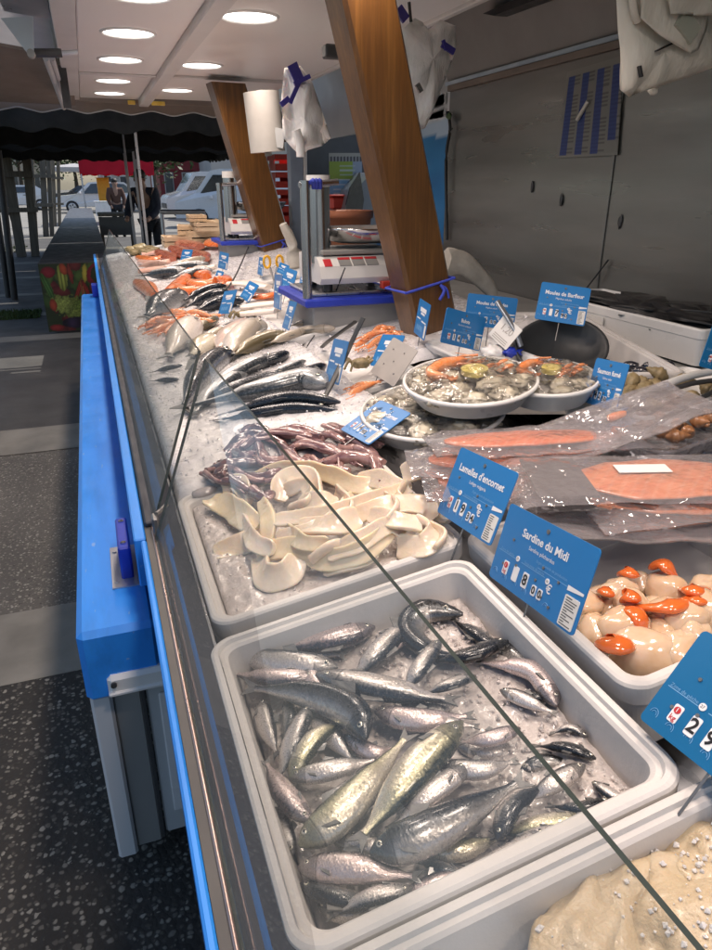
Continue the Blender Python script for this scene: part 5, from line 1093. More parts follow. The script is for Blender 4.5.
# ladle / scoop
c = at_y(562, 346, 1.75); rr = .14
t = thing('scoop', c, 'large grey black scoop with a metal handle resting behind the platters', 'scoop')
up = V((-.12, -.62, .78)).normalized(); e1 = V((1, -.02, .14)); e1 = (e1-up*e1.dot(up)).normalized(); e2 = up.cross(e1)
mb = MB(); rg = lambda r, z, k=1: [c+e1*(r*1.12*math.cos(a*math.pi/18))+e2*(r*.82*k*math.sin(a*math.pi/18))+up*z for a in range(36)]
mb.loft([rg(.02, -.085), rg(rr*.6, -.075), rg(rr*.88, -.04), rg(rr, 0), rg(rr*.97, .003), rg(rr*.92, -.003), rg(rr*.8, -.04), rg(rr*.5, -.068), rg(.02, -.075)]); mb.build('bowl', 'ladle', t)
mb = MB(); h0 = c-e1*rr*.92+up*.004+e2*.03; h1 = at_y(497, 301, 1.84); mb.tube([h0, h0.lerp(h1, .3)+V((0, 0, .012)), h1], .013, 10, flat=.55); mb.build('handle', 'alu', t)
mb = MB(); mb.cyl(at_x(617, 338, 1.5), at_x(618, 372, 1.5), .0015, seg=5); 
# right trays: whelks
def frame_at(u, v, z, yaw):
    a = at_z(u, v, z); ex_ = V((math.cos(yaw), math.sin(yaw), 0)); ey_ = V((-math.sin(yaw), math.cos(yaw), 0))
    return lambda x, y, zz: a+ex_*x+ey_*y+V((0, 0, zz))
TW = frame_at(655, 412, 1.02, math.radians(12))
tub('shellfish_tray', 'white tray of olive shells at the right edge behind the brown whelks', 'tray', -.06, .46, -.02, .24, .06, .014, .03, 'whiteplastic', TW)
def whelk(c, s, mt, label, grp, nm):
    a = rnd.uniform(0, 6); d = V((math.cos(a), math.sin(a), rnd.uniform(0, .5))).normalized(); e = d.cross(V((0, 0, 1))).normalized(); w = e.cross(d); rings = []
    for i in range(15):
        f = i/14; q = interp([(0, .18), (.2, .7), (.4, 1), (.6, .72), (.8, .4), (1, .05)], f)*(1+.12*math.sin(f*30)); p = c+d*(s*(f-.4)*2)
        rings.append([p+e*(s*.62*q*math.cos(b*math.pi/6))+w*(s*.62*q*math.sin(b*math.pi/6)) for b in range(12)])
    mb = MB(); mb.loft(rings); tag(mb.build(nm, mt), label, 'shellfish', grp)
for k in range(16): whelk(TW(rnd.uniform(.0, .40), rnd.uniform(.02, .2), -.018+.012*(k % 3)), .034, 'whelk', 'olive shell in the white tray at the right edge', 'olive shells in the tray', 'whelk')
TB = frame_at(672, 446, 1.0, math.radians(14))
ob = tub('clear_tray', 'clear plastic tray of brown whelks at the right edge', 'tray', -.05, .42, -.02, .22, .05, .008, .03, 'vac', TB)
for k in range(26): whelk(TB(rnd.uniform(.0, .36), rnd.uniform(.03, .19), -.024+.012*(k % 4)), .026, 'whelkbrown', 'brown cooked whelk in the clear tray', 'brown whelks in the clear tray', 'whelk')
mb = MB(); mb.tube([at_z(655, 424, 1.035), at_z(690, 404, 1.04), at_z(740, 378, 1.05)], .006, 8); tag(mb.build('black_skewer', 'rubber'), 'black rod lying between the two shellfish trays', 'rod')
mb = MB(); mb.tube([at_z(598, 420, 1.035), at_z(640, 396, 1.05), at_z(690, 376, 1.05), at_z(740, 368, 1.05)], .010, 10); tag(mb.build('white_edging', 'whiteplastic'), 'white plastic edging strip running to the corner of the trough', 'edging')
mb = MB(); mb.tube([at_z(606, 424, 1.02), at_z(645, 401, 1.035), at_z(690, 384, 1.035), at_z(740, 378, 1.035)], .007, 8); tag(mb.build('dark_hose', 'darkgrey'), 'dark tube just below the white edging strip', 'hose')
# white box on bench
BF = frame_at(655, 337, .93, math.radians(76)); a0 = at_z(655, 337, .93)
WB = lambda x, y, z: V((1.83, 2.08, 1.065))+V((x, y, z))
tub('polystyrene_box', 'white polystyrene box with dark contents on the bench against the steel wall', 'fish box', 0, .34, -.35, .58, .125, .022, .02, 'whiteplastic', WB)
mb = MB(); mb.box((1.8275, 2.25, 1.00), (.003, .075, .05)); ob = mb.build('box_label', 'paper'); tag(ob, 'small white label with coloured squares on the bench box', 'label')
for k, (cm, dy) in enumerate((('redink', .02), ('yellow', -.0), ('ink', -.02))):
    mb = MB(); mb.box((1.8245, 2.25+dy, .988), (.002, .016, .012)); mb.build('colour_mark', cm, ob)
mb = MB(); mb.blob((2.0, 2.2, 1.05), (V((.14, 0, 0)), V((0, .38, 0)), V((0, 0, .035))), 4, .8, 5, 40, 18); tag(mb.build('dark_bundle', 'rubber'), 'dark crumpled bundle inside the bench box', 'bundle')

# white trays on the ice at the middle
def zt(quad, depth, label, h=.012):
    q = [ab(bed(u, v, h)) for u, v in quad]; x0 = min(p[0] for p in q); x1 = max(p[0] for p in q); y0 = min(p[1] for p in q); y1 = max(p[1] for p in q)
    return tub('white_tray', label, 'tray', x0, x1, y0, y1, depth, .012, .02, 'whiteplastic', bp, h, 'white trays on the ice')
zt([(330,398),(425,372),(330,350)], .04, 'white tray of langoustines left of the large timber post')
zt([(250,312),(360,322),(300,290)], .035, 'white rear tray with pale fillets behind the price card cluster', .02)
zt([(250,285),(300,268)], .03, 'far white tray beyond the yellow scissors', .02)
zt([(430,345),(530,370),(470,330)], .05, 'white tray behind the front platter holding two blue price cards', .01)
# tongs / knife
def blade(name, pts, r, label, cat, mt='darkgrey', flat=.35):
    mb = MB(); mb.tube(pts, r, 8, flat=flat); return tag(mb.build(name, mt), label, cat)
ob = blade('tongs', [at_y(363, 318, 1.86), at_y(345, 356, 1.84), bed(322, 402, .03), bed(305, 424, .01)], lambda t: .012*(1-.55*t), 'dark grey tongs standing in the ice with a blue card clipped to them', 'tongs', 'ladle', .4)
mb = MB(); mb.tube([at_y(355, 322, 1.90), at_y(330, 340, 2.1), bed(322, 347, .01)], .008, 8, flat=.6); mb.build('second_arm', 'rubber', ob)
blade('scale_cable', [at_y(345, 268, 2.52), bed(325, 318, .03), bed(308, 345, .012), bed(298, 362, .01)], .0025, 'thin dark wire running down from the near scale to the ice', 'wire', 'rubber', 1)
blade('far_wire', [at_y(249, 246, 5.6), bed(232, 282, .04), bed(214, 298, .03)], .005, 'thin wire from the far scale to the ice', 'wire', 'rubber', 1)
# scissors
c = bed(274, 276, .06); ob = None; mb = MB()
for s in (-1, 1):
    o = c+V((s*.035, 0, .075)); mb.tube([o+V((.018*math.cos(a*math.pi/6), 0, .030*math.sin(a*math.pi/6))) for a in range(13)], .007, 8)
ob = mb.build('scissors', 'yellow'); tag(ob, 'yellow handled scissors standing up by the small timber post', 'scissors')
mb = MB(); mb.cyl(c+V((-.02, 0, .045)), c+V((.012, 0, -.07)), .007, .003, 8); mb.cyl(c+V((.02, 0, .045)), c+V((-.012, 0, -.07)), .007, .003, 8); mb.build('blades', 'steel', ob)
mb = MB(); mb.blob(bed(304, 300, .05), (V((.06, -.03, 0)), V((.015, .03, 0)), V((0, 0, .022))), 2, .3); ob = mb.build('lemon', 'yellow'); tag(ob, 'yellow lemon piece at the end of the rear tray', 'lemon')
# cloths
mb = MB()
pts = [at_y(u, v, 2.75) for u, v in ((444,262),(462,264),(476,272),(487,284),(494,296))]
P_ = spline(pts, 8); rings = []
for i, p in enumerate(P_):
    f = i/(len(P_)-1); r = .052*(1-.35*f); rings.append([p+V((math.cos(a)*r*.5, math.sin(a)*r*.7, math.sin(a)*r*.6+math.cos(a)*r*.75))*(1+.35*noise.noise(p*9+V((math.cos(a)*1.5, math.sin(a)*1.5, f*4)))) for a in [q*math.pi/10 for q in range(20)]])
mb.loft(rings)
tag(mb.build('work_glove', 'cloth'), 'off white work glove draped behind the large timber post', 'glove')
mb = MB(); mb.tube([at_y(283, 224, 4.2), at_y(290, 238, 4.2), at_y(294, 252, 4.2), at_y(297, 268, 4.15)], lambda t: .05*(.5+math.sin(math.pi*min(1, .2+.6*t))*.6)*(1+.12*math.sin(t*9)), 12, flat=.5)
tag(mb.build('wiping_cloth', 'cloth'), 'off white cloth hanging right of the small timber post', 'cloth')
mb = MB(); mb.blob(at_y(495, 352, 1.82), (V((.05, 0, 0)), V((0, .03, 0)), V((0, 0, .02))), 4, .6, 3, 18, 10); tag(mb.build('plastic_wrap', 'bag'), 'crumpled white plastic beside the white price note', 'plastic bag')
mb = MB(); mb.blob(at_y(512, 352, 1.78), (V((.03, 0, 0)), V((0, .02, 0)), V((0, 0, .014))), 7, .6, 3, 16, 9); tag(mb.build('blue_wrapper', 'bluedark'), 'crumpled blue wrapper under the scoop', 'wrapper')

# ------------------------------------------------------------------ scales on their cases
def scale(Y, s, ox, ux, label, caselabel):
    # ox: left x of the case, Y front; s scale
    zc = 1.06
    t = thing('scale_case', (ox+.2*s, Y+.15, .95), caselabel, 'case', 'blue lidded cases under the scales')
    mb = MB(); mb.box((ox+.20*s, Y+.2*s, 1.0), (.36*s, .34*s, .20), bev=.006); mb.build('case_body', 'greypaint', t)
    mb = MB(); mb.box((ox+.20*s, Y+.2*s, zc+.032), (.44*s, .42*s, .03), bev=.006); mb.build('blue_lid', 'bluedark', t)
    mb = MB(); mb.box((ox+.19*s, Y+.21*s, zc+.0535), (.34*s, .32*s, .014), bev=.004); mb.build('metal_top', 'steel', t)
    b = V((ox+.06*s, Y+.06*s, zc+.062))
    sc = thing('shop_scale', b, label, 'scale', 'shop scales on the counter')
    for dx, dy in ((.04, .03), (.30, .03), (.04, .24), (.30, .24)): mb = MB(); mb.cyl(b+V((dx*s, dy*s, 0)), b+V((dx*s, dy*s, .03)), .018*s, seg=12); mb.build('foot', 'rubber', sc)
    mb = MB(); x0, x1, y0, y1 = 0, .34*s, 0, .29*s
    pr = [(y0, .028), (y0-.012*s, .05), (y0+.0, .082*s+.012), (y0+.045*s, .115*s+.01), (y1, .115*s+.01), (y1, .028)]
    mb.loft([[b+V((x, y, z)) for y, z in pr] for x in (x0, x0+.006, x1-.006, x1)], smooth=False); mb.build('housing', 'whiteplastic', sc)
    mb = MB(); mb.box(b+V((.17*s, .155*s, .128*s+.012)), (.30*s, .24*s, .018), bev=.004); mb.build('weighing_plate', 'greypaint', sc)
    # display windows on slanted face
    a0 = b+V((0, y0-.0015, .082*s+.012)); dv = V((0, .045*s, .033*s-.002)).normalized(); nn = V((0, -dv.z, dv.y))
    for k in range(3):
        mb = MB(); q0 = a0+V((.08*s+.055*s*k, 0, 0))+nn*.002
        q = [q0, q0+V((.048*s, 0, 0)), q0+V((.048*s, 0, 0))+dv*.045*s, q0+dv*.045*s]; mb.hexa([p-nn*.003 for p in q], q); w = mb.build('display', 'greypaint', sc)
        mb = MB(); q2 = [q[3]-dv*.012*s+nn*.0015, q[2]-dv*.012*s+nn*.0015, q[2]+nn*.0015, q[3]+nn*.0015]; mb.hexa([p-nn*.002 for p in q2], q2); mb.build('red_strip', 'redink', w)
    mb = MB(); q0 = a0+V((.02*s, 0, .0))+nn*.002; q = [q0, q0+V((.03*s, 0, 0)), q0+V((.03*s, 0, 0))+dv*.04*s, q0+dv*.04*s]; mb.hexa([p-nn*.003 for p in q], q); mb.build('red_badge', 'redink', sc)
    mb = MB(); mb.box(b+V((.27*s, -.02*s, .02)), (.06*s, .03*s, .028), bev=.003); mb.build('red_tab', 'redplastic', sc)
    # pan
    c = b+V((.235*s, .15*s, .155*s+.012)); mb = MB()
    rg = lambda rx, ry, z: [c+V((rx*s*math.cos(a*math.pi/16), ry*s*math.sin(a*math.pi/16), z*s)) for a in range(32)]
    mb.loft([rg(.11, .08, 0), rg(.16, .12, .012), rg(.185, .14, .05), rg(.19, .145, .058), rg(.18, .135, .056), rg(.155, .115, .02), rg(.10, .07, .012)]); mb.build('pan', 'chrome', sc)
    # display column
    d = b+V((.03*s, .10*s, .10*s)); mb = MB(); mb.cyl(d, d+V((0, 0, .30*s)), .042*s, seg=24); cc = mb.build('column', 'pole', sc)
    mb = MB(); mb.cyl(d+V((0, 0, .272*s)), d+V((0, 0, .312*s)), .0445*s, seg=24); mb.build('collar', 'whiteplastic', cc)
    # bag stand
    e = V((ox+.0*s, Y+.03*s, zc)); mb = MB(); mb.cyl(e+V((0, 0, .048)), e+V((0, 0, .455)), .018*s, seg=14); mb.build('stand_pole', 'pole', sc)
    mb = MB(); mb.cyl(e+V((-.02, 0, .44)), e+V((.13*s, .02, .45)), .011*s, seg=10); mb.build('cross_bar', 'pole', sc)
    return e
e = scale(2.52, 1.0, .735, 0, 'near white shop scale with a steel pan and column by the large timber post', 'grey case with a royal blue lid under the near scale')
mb = MB()
for k in range(3): mb.tube([e+V((.02+.012*k, -.004, .447)), e+V((.028+.012*k, -.016, .455)), e+V((.034+.012*k, .004, .43))], .008, 7)
tag(mb.build('blue_peg', 'rope'), 'blue knot tied on the cross bar of the near scale stand', 'knot')
scale(5.5, 1.15, .94, 0, 'far white shop scale left of the small timber post', 'grey case with a blue lid under the far scale')

# ------------------------------------------------------------------ hanging bags, paper roll
def bag(Y, out, th, label, mt='bag', seed=1, name='carrier_bag_bundle'):
    P = [at_y(u, v, Y) for u, v in out]; n = len(P); c = sum(P, V())/n
    # triangulated puffed sheet: concentric rings, both sides
    mb = MB(); rings = []
    for f, d in ((.0, 1.0), (.35, .95), (.65, .75), (.88, .4), (1.0, .08)):
        ring = []
        for i in range(n*4):
            a, b = P[(i//4) % n], P[(i//4+1) % n]; p = a.lerp(b, (i % 4)/4); q = c+(p-c)*f
            q = q+V((0, -th*d, 0))+V((.25*th, 1.3*th, .3*th))*noise.noise(q*14+V((seed, 0, 0)))*min(1, f*2)*(0 if f == 1 else 1); ring.append(q)
        rings.append(ring)
    back = [[V((p.x, Y+(Y-p.y)*.6+.004, p.z)) for p in r] for r in reversed(rings[:-1])]
    mb.loft(rings+back, smooth=True); return tag(mb.build(name, mt), label, 'carrier bags')
def band(par, name, Y, a, b, wpx, mt):
    p, q = at_y(*a, Y), at_y(*b, Y); d = (q-p).normalized(); s = V((d.z, 0, -d.x)).normalized()*(wpx*Y/748/2); o = V((0, .006, 0)); mb = MB()
    mb.hexa([p-s+o, p+s+o, q+s+o, q-s+o], [p-s-o, p+s-o, q+s-o, q-s-o]); mb.build(name, mt, par)
b1 = bag(3.3, [(284,68),(300,66),(312,82),(331,138),(322,146),(308,150),(300,156),(292,148),(283,138),(281,100)], .05, 'white carrier bags with blue tapes hanging right of the paper roll', seed=3)
band(b1, 'blue_tape', 3.235, (292,64), (300,82), 10, 'tape'); band(b1, 'blue_tape', 3.225, (300,80), (290,103), 4, 'tape'); band(b1, 'blue_tape', 3.22, (294,84), (310,76), 4, 'tape'); band(b1, 'blue_tape', 3.23, (281,105), (289,98), 5, 'tape')
mb = MB(); mb.tube([at_y(296, 130, 3.2), at_y(300, 143, 3.2), at_y(301, 157, 3.2)], .02, 8); mb.build('bag_handle', 'bag', b1)
b2 = bag(2.9, [(402,30),(414,18),(422,22),(428,30),(440,20),(455,26),(456,45),(452,60),(440,92),(425,128),(416,132),(408,105),(402,70)], .05, 'long white carrier bags hanging right of the large timber post', seed=9)
band(b2, 'violet_tape', 2.83, (398,8), (406,20), 9, 'tape'); band(b2, 'violet_tape', 2.82, (442,44), (454,52), 6, 'tape'); band(b2, 'violet_tape', 2.815, (443,40), (446,50), 3, 'tape')
band(b2, 'green_print', 2.815, (417,84), (421,92), 5, 'fin')
mb = MB(); mb.cyl(at_y(409, 2, 2.85), at_y(411, 22, 2.85), .006, seg=6); mb.build('hook', 'darkgrey', b2)
b3 = bag(1.6, [(614,-30),(730,-30),(728,62),(690,76),(660,86),(640,92),(628,97),(622,92),(621,60),(617,30)], .03, 'large cream carrier bag hanging at the top right corner', 'bagwarm', 5)
b4 = bag(1.52, [(660,-40),(730,-40),(728,14),(700,16),(670,14)], .012, 'folded cream bag over the large hanging one at top right', 'bagwarm', 6)
b5 = bag(1.545, [(640,-20),(712,-10),(706,30),(698,50),(690,54),(660,36),(640,18)], .008, 'second cream bag layer with a green square print at top right', 'bagwarm', 7)
band(b5, 'green_print', 1.532, (680,17), (694,36), 20, mat('faded_green_print', (.36, .38, .31), (.42, .43, .37), .6))
band(b3, 'black_mark', 1.562, (639,66), (641,77), 2, 'ink')
for k in range(3): band(b3, 'black_mark', 1.56, (656+4*k, 51-2*k), (672+3*k, 43-1*k), 1.2, 'ink')
mb = MB(); p = at_y(653, 91, 1.62); mb.blob(p, (V((.012, 0, 0)), V((0, .012, 0)), V((0, 0, .01))), 2, .3); mb.build('tassel', 'bagwarm', b3)
mb = MB(); mb.tube([at_y(632, -5, 1.57), at_y(634, 12, 1.57), at_y(638, 22, 1.57)], .012, 8, flat=.6); mb.build('tie_loop', 'cloth', b3)
r = thing('paper_roll', at_y(266, 155, 3.9), 'white paper towel roll hanging under the ceiling edge', 'paper roll')
mb = MB(); mb.cyl(at_y(261, 92, 3.9), at_y(268, 152, 3.9), .09, seg=32); mb.build('roll', mat('soft_paper', (.42, .41, .39), (.38, .37, .35), .8, ns=12), r)
mb = MB(); mb.cyl(at_y(260.5, 90, 3.9), at_y(268.6, 156, 3.9), .018, seg=12); mb.build('core', 'greypaint', r)
mb = MB(); q = at_y(279, 138, 3.82); mb.box(q, (.05, .01, .09), Matrix.Rotation(.15, 3, 'Y')); mb.build('loose_sheet', 'lightgrey', r)
mb = MB(); mb.box(at_y(335, 52, 3.2), (.1, .06, .05), bev=.006); tag(mb.build('ceiling_bracket', 'darkgrey'), 'small dark bracket under the right edge of the ceiling', 'bracket')
# ================================================================== PRICE CARDS
DG = None
def text_mb(s, size, bold=0.0):
    cu = bpy.data.curves.new('txt', 'FONT'); cu.body = s; cu.size = size; cu.align_x = 'CENTER'; cu.align_y = 'CENTER'; cu.offset = bold; cu.resolution_u = 3
    ob = bpy.data.objects.new('txt', cu); COL.objects.link(ob); dg = bpy.context.evaluated_depsgraph_get()
    me = bpy.data.meshes.new_from_object(ob.evaluated_get(dg)); vs = [v.co.copy() for v in me.vertices]; fs = [tuple(p.vertices) for p in me.polygons]
    bpy.data.objects.remove(ob); bpy.data.curves.remove(cu); bpy.data.meshes.remove(me); return vs, fs
def put(mb, F, s, x, y, size, z, bold=0.0, rot=0, maxw=None, mi=0):
    vs, fs = text_mb(s, size, bold)
    k = 1
    if maxw:
        w = max(v.x for v in vs)-min(v.x for v in vs); k = min(1, maxw/w)
    mb.add([F(x+v.x*k, y+v.y, z) for v in vs], fs, mi=mi)
def rplate(F, x0, x1, y0, y1, r, z0, z1, n=5):
    o = rrect(x0, x1, y0, y1, r, n); mb = MB(); mb.loft([[F(x, y, z0) for x, y in o], [F(x, y, z1) for x, y in o]], smooth=False); return mb
CARDS = {
'lamelles':((0.557,0.937,1.015),(0.047,-0.995,0.087),(0.386,0.099,0.917),0.175,0.126),
'sardine':((0.543,0.722,0.998),(-0.001,-0.992,0.125),(0.314,0.119,0.942),0.214,0.122),
'encornet':((0.569,1.433,0.988),(0.149,-0.988,0.034),(0.881,0.148,0.448),0.138,0.126),
'knife':((0.617,1.861,1.032),(-0.040,-0.990,0.135),(0.295,0.118,0.948),0.147,0.124),
'edge':((1.008,2.121,1.085),(-0.169,-0.985,-0.026),(0.141,-0.050,0.989),0.134,0.117),
'bulots':((1.020,1.853,1.097),(0.923,0.261,-0.282),(0.249,0.153,0.956),0.173,0.103),
'moulesde':((1.178,1.967,1.124),(0.954,-0.278,-0.114),(0.146,0.098,0.984),0.164,0.100),
'barfleur':((1.349,1.830,1.160),(0.813,-0.572,-0.110),(0.409,0.427,0.806),0.151,0.128),
'saumon':((1.050,1.232,1.085),(-0.063,-0.994,0.093),(0.229,0.076,0.971),0.118,0.106),
'right':((1.368,1.205,1.143),(0.955,-0.142,-0.259),(0.271,0.072,0.960),0.137,0.103),
'blueback':((0.799,1.918,1.036),(0.174,-0.974,0.142),(0.477,0.210,0.854),0.125,0.105),
'greyback':((0.769,1.796,1.033),(0.206,-0.968,-0.146),(0.599,0.007,0.801),0.122,0.121),
'white':((1.137,1.807,1.090),(0.225,-0.882,-0.415),(0.538,-0.242,0.807),0.070,0.057),
'a1':((0.653,5.501,1.012),(0.499,-0.866,0.029),(0.347,0.230,0.909),0.122,0.095),
'a2':((0.781,4.637,1.051),(0.272,-0.961,-0.039),(0.200,0.017,0.980),0.131,0.103),
'a3':((0.687,4.290,0.995),(0.265,-0.964,-0.031),(0.469,0.100,0.878),0.090,0.070),
'a4':((0.552,3.246,1.002),(0.257,-0.951,0.173),(0.379,0.263,0.887),0.139,0.112),
'a5':((0.701,3.472,1.014),(0.181,-0.980,-0.080),(0.594,0.045,0.803),0.122,0.098),
'a6':((0.852,3.276,1.083),(0.172,-0.983,-0.064),(0.302,-0.009,0.953),0.135,0.109),
'a7':((0.743,3.046,1.067),(-0.087,-0.992,0.094),(0.112,0.084,0.990),0.216,0.146),
'a8':((0.694,2.674,1.027),(-0.051,-0.995,0.091),(0.347,0.068,0.935),0.135,0.111),
'a9':((0.914,4.140,1.061),(0.008,-0.999,0.032),(0.181,0.033,0.983),0.129,0.099),
'a10':((0.902,3.566,1.104),(0.511,-0.830,-0.224),(0.382,-0.014,0.924),0.068,0.053),
'a11':((0.578,6.184,0.966),(0.701,-0.665,0.256),(0.361,0.640,0.678),0.071,0.054),
'a12':((0.968,3.455,1.055),(0.053,-0.992,0.113),(0.273,0.123,0.954),0.064,0.050),
}
# corner card: lower left corner stands on the rim between the sardine and scallop boxes
_X = V((.03, -.98, .09)).normalized(); _Y = V((.66, .16, .74)); _Y = (_Y-_X*_Y.dot(_X)).normalized(); _bl = bed(639, 718, .02)
CARDS['corner'] = (tuple(_bl+_X*.095+_Y*.0625), tuple(_X), tuple(_Y), .19, .125)
INFO = {
'sardine': ('Sardine du Midi', 'Sardina pilchardus', ['', '8', '0', '0'], 2, 'blue price card reading Sardine du Midi at the corner of the scallop box'),
'lamelles': ("Lamelles d'encornet", 'Loligo vulgaris', ['1', '9', '3', '4'], 2, "blue price card reading Lamelles d'encornet beside the squid strips"),
'corner': ('', '', ['2', '9', '9', '0'], 2, 'teal blue price card with a large black 2, cut by the right edge'),
'encornet': ("Blanc d'encornet", 'Loligo vulgaris', ['1', '4', '9', '0'], 2, 'blue price card lying tilted on the purple squid'),
'barfleur': ('Moules de Barfleur', 'Mytilus edulis', ['', '7', '9', '0'], 2, 'blue price card reading Moules de Barfleur above the mussel trough'),
'bulots': ('Bulots', 'Buccinum undatum', ['1', '4', '5', '0'], 2, 'blue price card behind the front platter, nearer of the two'),
'moulesde': ('Moules de cordes', 'Mytilus edulis', ['', '6', '5', '0'], 2, 'wide blue price card behind the nearer one and the scoop handle'),
'saumon': ('Saumon fumé', 'Salmo salar', ['4', '2', '5', '0'], 1, 'blue price card standing in front of the mussels, half behind clear plastic'),
'right': ('', '', ['1', '', '', ''], 1, 'blue price card cut by the right edge above the olive shells'),
}
FAR = {'knife': 'narrow blue price card clipped to the grey tongs', 'edge': 'blue price card seen nearly edge on below the large timber post', 'blueback': 'blue price card half behind the grey card back', 'a1': 'pale blue price card among white fish far along the ice', 'a2': 'upper one of two joined blue price cards in front of the far scale', 'a3': 'lower one of two joined blue price cards in front of the far scale', 'a4': 'deeper blue price card beside the three dark fish', 'a5': 'slanted light blue price card right of the dark fish', 'a6': 'top blue price card in the cluster left of the near scale', 'a7': 'tall narrow blue price card at the front of the cluster', 'a8': 'thin blue price card standing below the cluster', 'a9': 'small blue price card at the foot of the small timber post', 'a10': 'little blue price card behind the scissors', 'a11': 'tiny blue price card at the farthest end of the ice', 'a12': 'little blue price card touching the near scale case'}
for key, (c, X, Y, w, h) in CARDS.items():
    c, X, Y = V(c), V(X).normalized(), V(Y).normalized(); Nn = X.cross(Y).normalized()
    F = lambda x, y, z, c=c, X=X, Y=Y, Nn=Nn: c+X*x+Y*y+Nn*z
    if key == 'greyback':
        mb = rplate(F, -w/2, w/2, -h/2, h/2, .006, -.001, .001); ob = mb.build('card_back', 'cardback'); tag(ob, 'grey unprinted back of a price card left of the front platter', 'price card')
        for x, y in ((-.03, .03), (.02, .035), (-.03, -.02), (.03, -.03), (0, .0)): mb = MB(); mb.cyl(F(x, y, .0005), F(x, y, .0025), .002, seg=8); mb.build('rivet', 'pin', ob)
        continue
    if key == 'white':
        w, h = .085, .075; mb = rplate(F, -w/2, w/2, -h/2, h/2, .003, -.001, .001); ob = mb.build('price_note', 'paper'); tag(ob, 'white printed price note below the scoop handle', 'price note')
        mb = MB(); put(mb, F, '1,20', 0, .008, .03, .0018)
        for k in range(3): mb.box((0, 0, 0), (0, 0, 0)) if False else mb.add([F(-.03, -.018-.006*k, .0018), F(.03, -.018-.006*k, .0018), F(.03, -.0205-.006*k, .0018), F(-.03, -.0205-.006*k, .0018)], [(0, 3, 2, 1)])
        mb.build('lettering', 'cardback', ob); continue
    full = INFO.get(key)
    ob = rplate(F, -w/2, w/2, -h/2, h/2, .0065, -.001, .001).build('price_card', 'cardcorner' if key in ('corner', 'right') else 'card')
    tag(ob, full[4] if full else FAR[key], 'price card', 'blue price cards along the counter')
    mb = MB(); a = F(0, -h/2-.001, 0); mb.cyl(F(0, -h/2+.02, -.0025), F(0, -h/2-.06, -.0025), .0016, seg=8); mb.build('pin', 'pin', ob)
    if not full:
        mb = MB()
        for y, x0, x1, t in ((.25, -.25, .28, .06), (.14, -.15, .2, .03), (-.02, -.42, -.1, .02), (-.06, .0, .4, .02)):
            mb.add([F(x0*w, (y-t)*h, .0014), F(x1*w, (y-t)*h, .0014), F(x1*w, (y+t)*h, .0014), F(x0*w, (y+t)*h, .0014)], [(0, 1, 2, 3)])
        mb.build('lettering', 'print', ob)
        mb = MB()
        for k in range(4): x = -.32+.13*k; mb.add([F(x*w, -.34*h, .0014), F((x+.07)*w, -.34*h, .0014), F((x+.07)*w, -.2*h, .0014), F(x*w, -.2*h, .0014)], [(0, 1, 2, 3)])
        mb.build('number_tile', 'printfaint', ob)
        mb = MB(); mb.add([F(.34*w, -.45*h, .0014), F(.47*w, -.45*h, .0014), F(.47*w, -.1*h, .0014), F(.34*w, -.1*h, .0014)], [(0, 1, 2, 3)]); mb.build('barcode_label', 'paper', ob)
        continue
    tt, sub, dig, lvl, _ = full
    if tt:
        mb = MB(); put(mb, F, tt, 0, .24*h, .115*h*1.25, .0016, .0004, maxw=.78*w); mb.build('title_lettering', 'print', ob)
        mb = MB(); put(mb, F, sub, 0, .11*h, .07*h, .0015, maxw=.4*w); mb.build('subtitle_lettering', 'print', ob)
    mb = MB()
    put(mb, F, 'Zone de pêche', -.36*w, -.075*h, .05*h, .0015, maxw=.2*w); put(mb, F, 'Sous-zone de pêche', -.03*w, -.075*h, .05*h, .0015, maxw=.24*w); put(mb, F, 'Engin et mode de production', .14*w, .035*h-.02*h, .05*h, .0015, maxw=.36*w)
    for x0, x1, y in ((-.47, -.25, -.105), (-.18, .1, -.105), (.0, .33, -.05)): mb.add([F(x0*w, y*h, .0013), F(x1*w, y*h, .0013), F(x1*w, (y+.008)*h, .0013), F(x0*w, (y+.008)*h, .0013)], [(0, 1, 2, 3)])
    mb.build('small_lettering', 'printfaint', ob)
    for x, y, s in ((-.225, -.085, '27'), (.135, -.125, 'VII')):
        mb = MB(); mb.cyl(F(x*w, y*h, .0011), F(x*w, y*h, .0019), .035*h, seg=16); d = mb.build('zone_disc', 'print', ob)
        if s == '27' or lvl == 2: mb = MB(); put(mb, F, s, x*w, y*h, .04*h, .0024); mb.build('disc_number', 'ink', d)
    mb = MB(); mb.add([F(.33*w, -.02*h, .0015), F(.485*w, -.02*h, .0015), F(.485*w, .03*h-.08*h, .0015), F(.33*w, -.05*h-.03*h, .0015)], [(0, 3, 2, 1)]); mb.build('white_strip', 'print', ob)
    # tiles
    x = -.33*w; tw = .06*w; th = .17*h; yc = -.27*h
    t0 = rplate(F, x-tw/2, x+tw/2, yc-th/2, yc+th/2, .002, .0011, .0019, 2).build('unit_tile', 'print', ob)
    mb = MB(); mb.cyl(F(x, yc+th*.2, .0018), F(x, yc+th*.2, .0024), tw*.36, seg=14); mb.build('red_disc', 'redink', t0)
    mb = MB(); put(mb, F, '1', x, yc+th*.2, th*.34, .0028, .0001); mb.build('disc_number', 'print', t0)
    mb = MB(); put(mb, F, 'kg', x, yc-th*.25, th*.42, .0024, .0001); mb.build('unit_lettering', 'redink', t0)
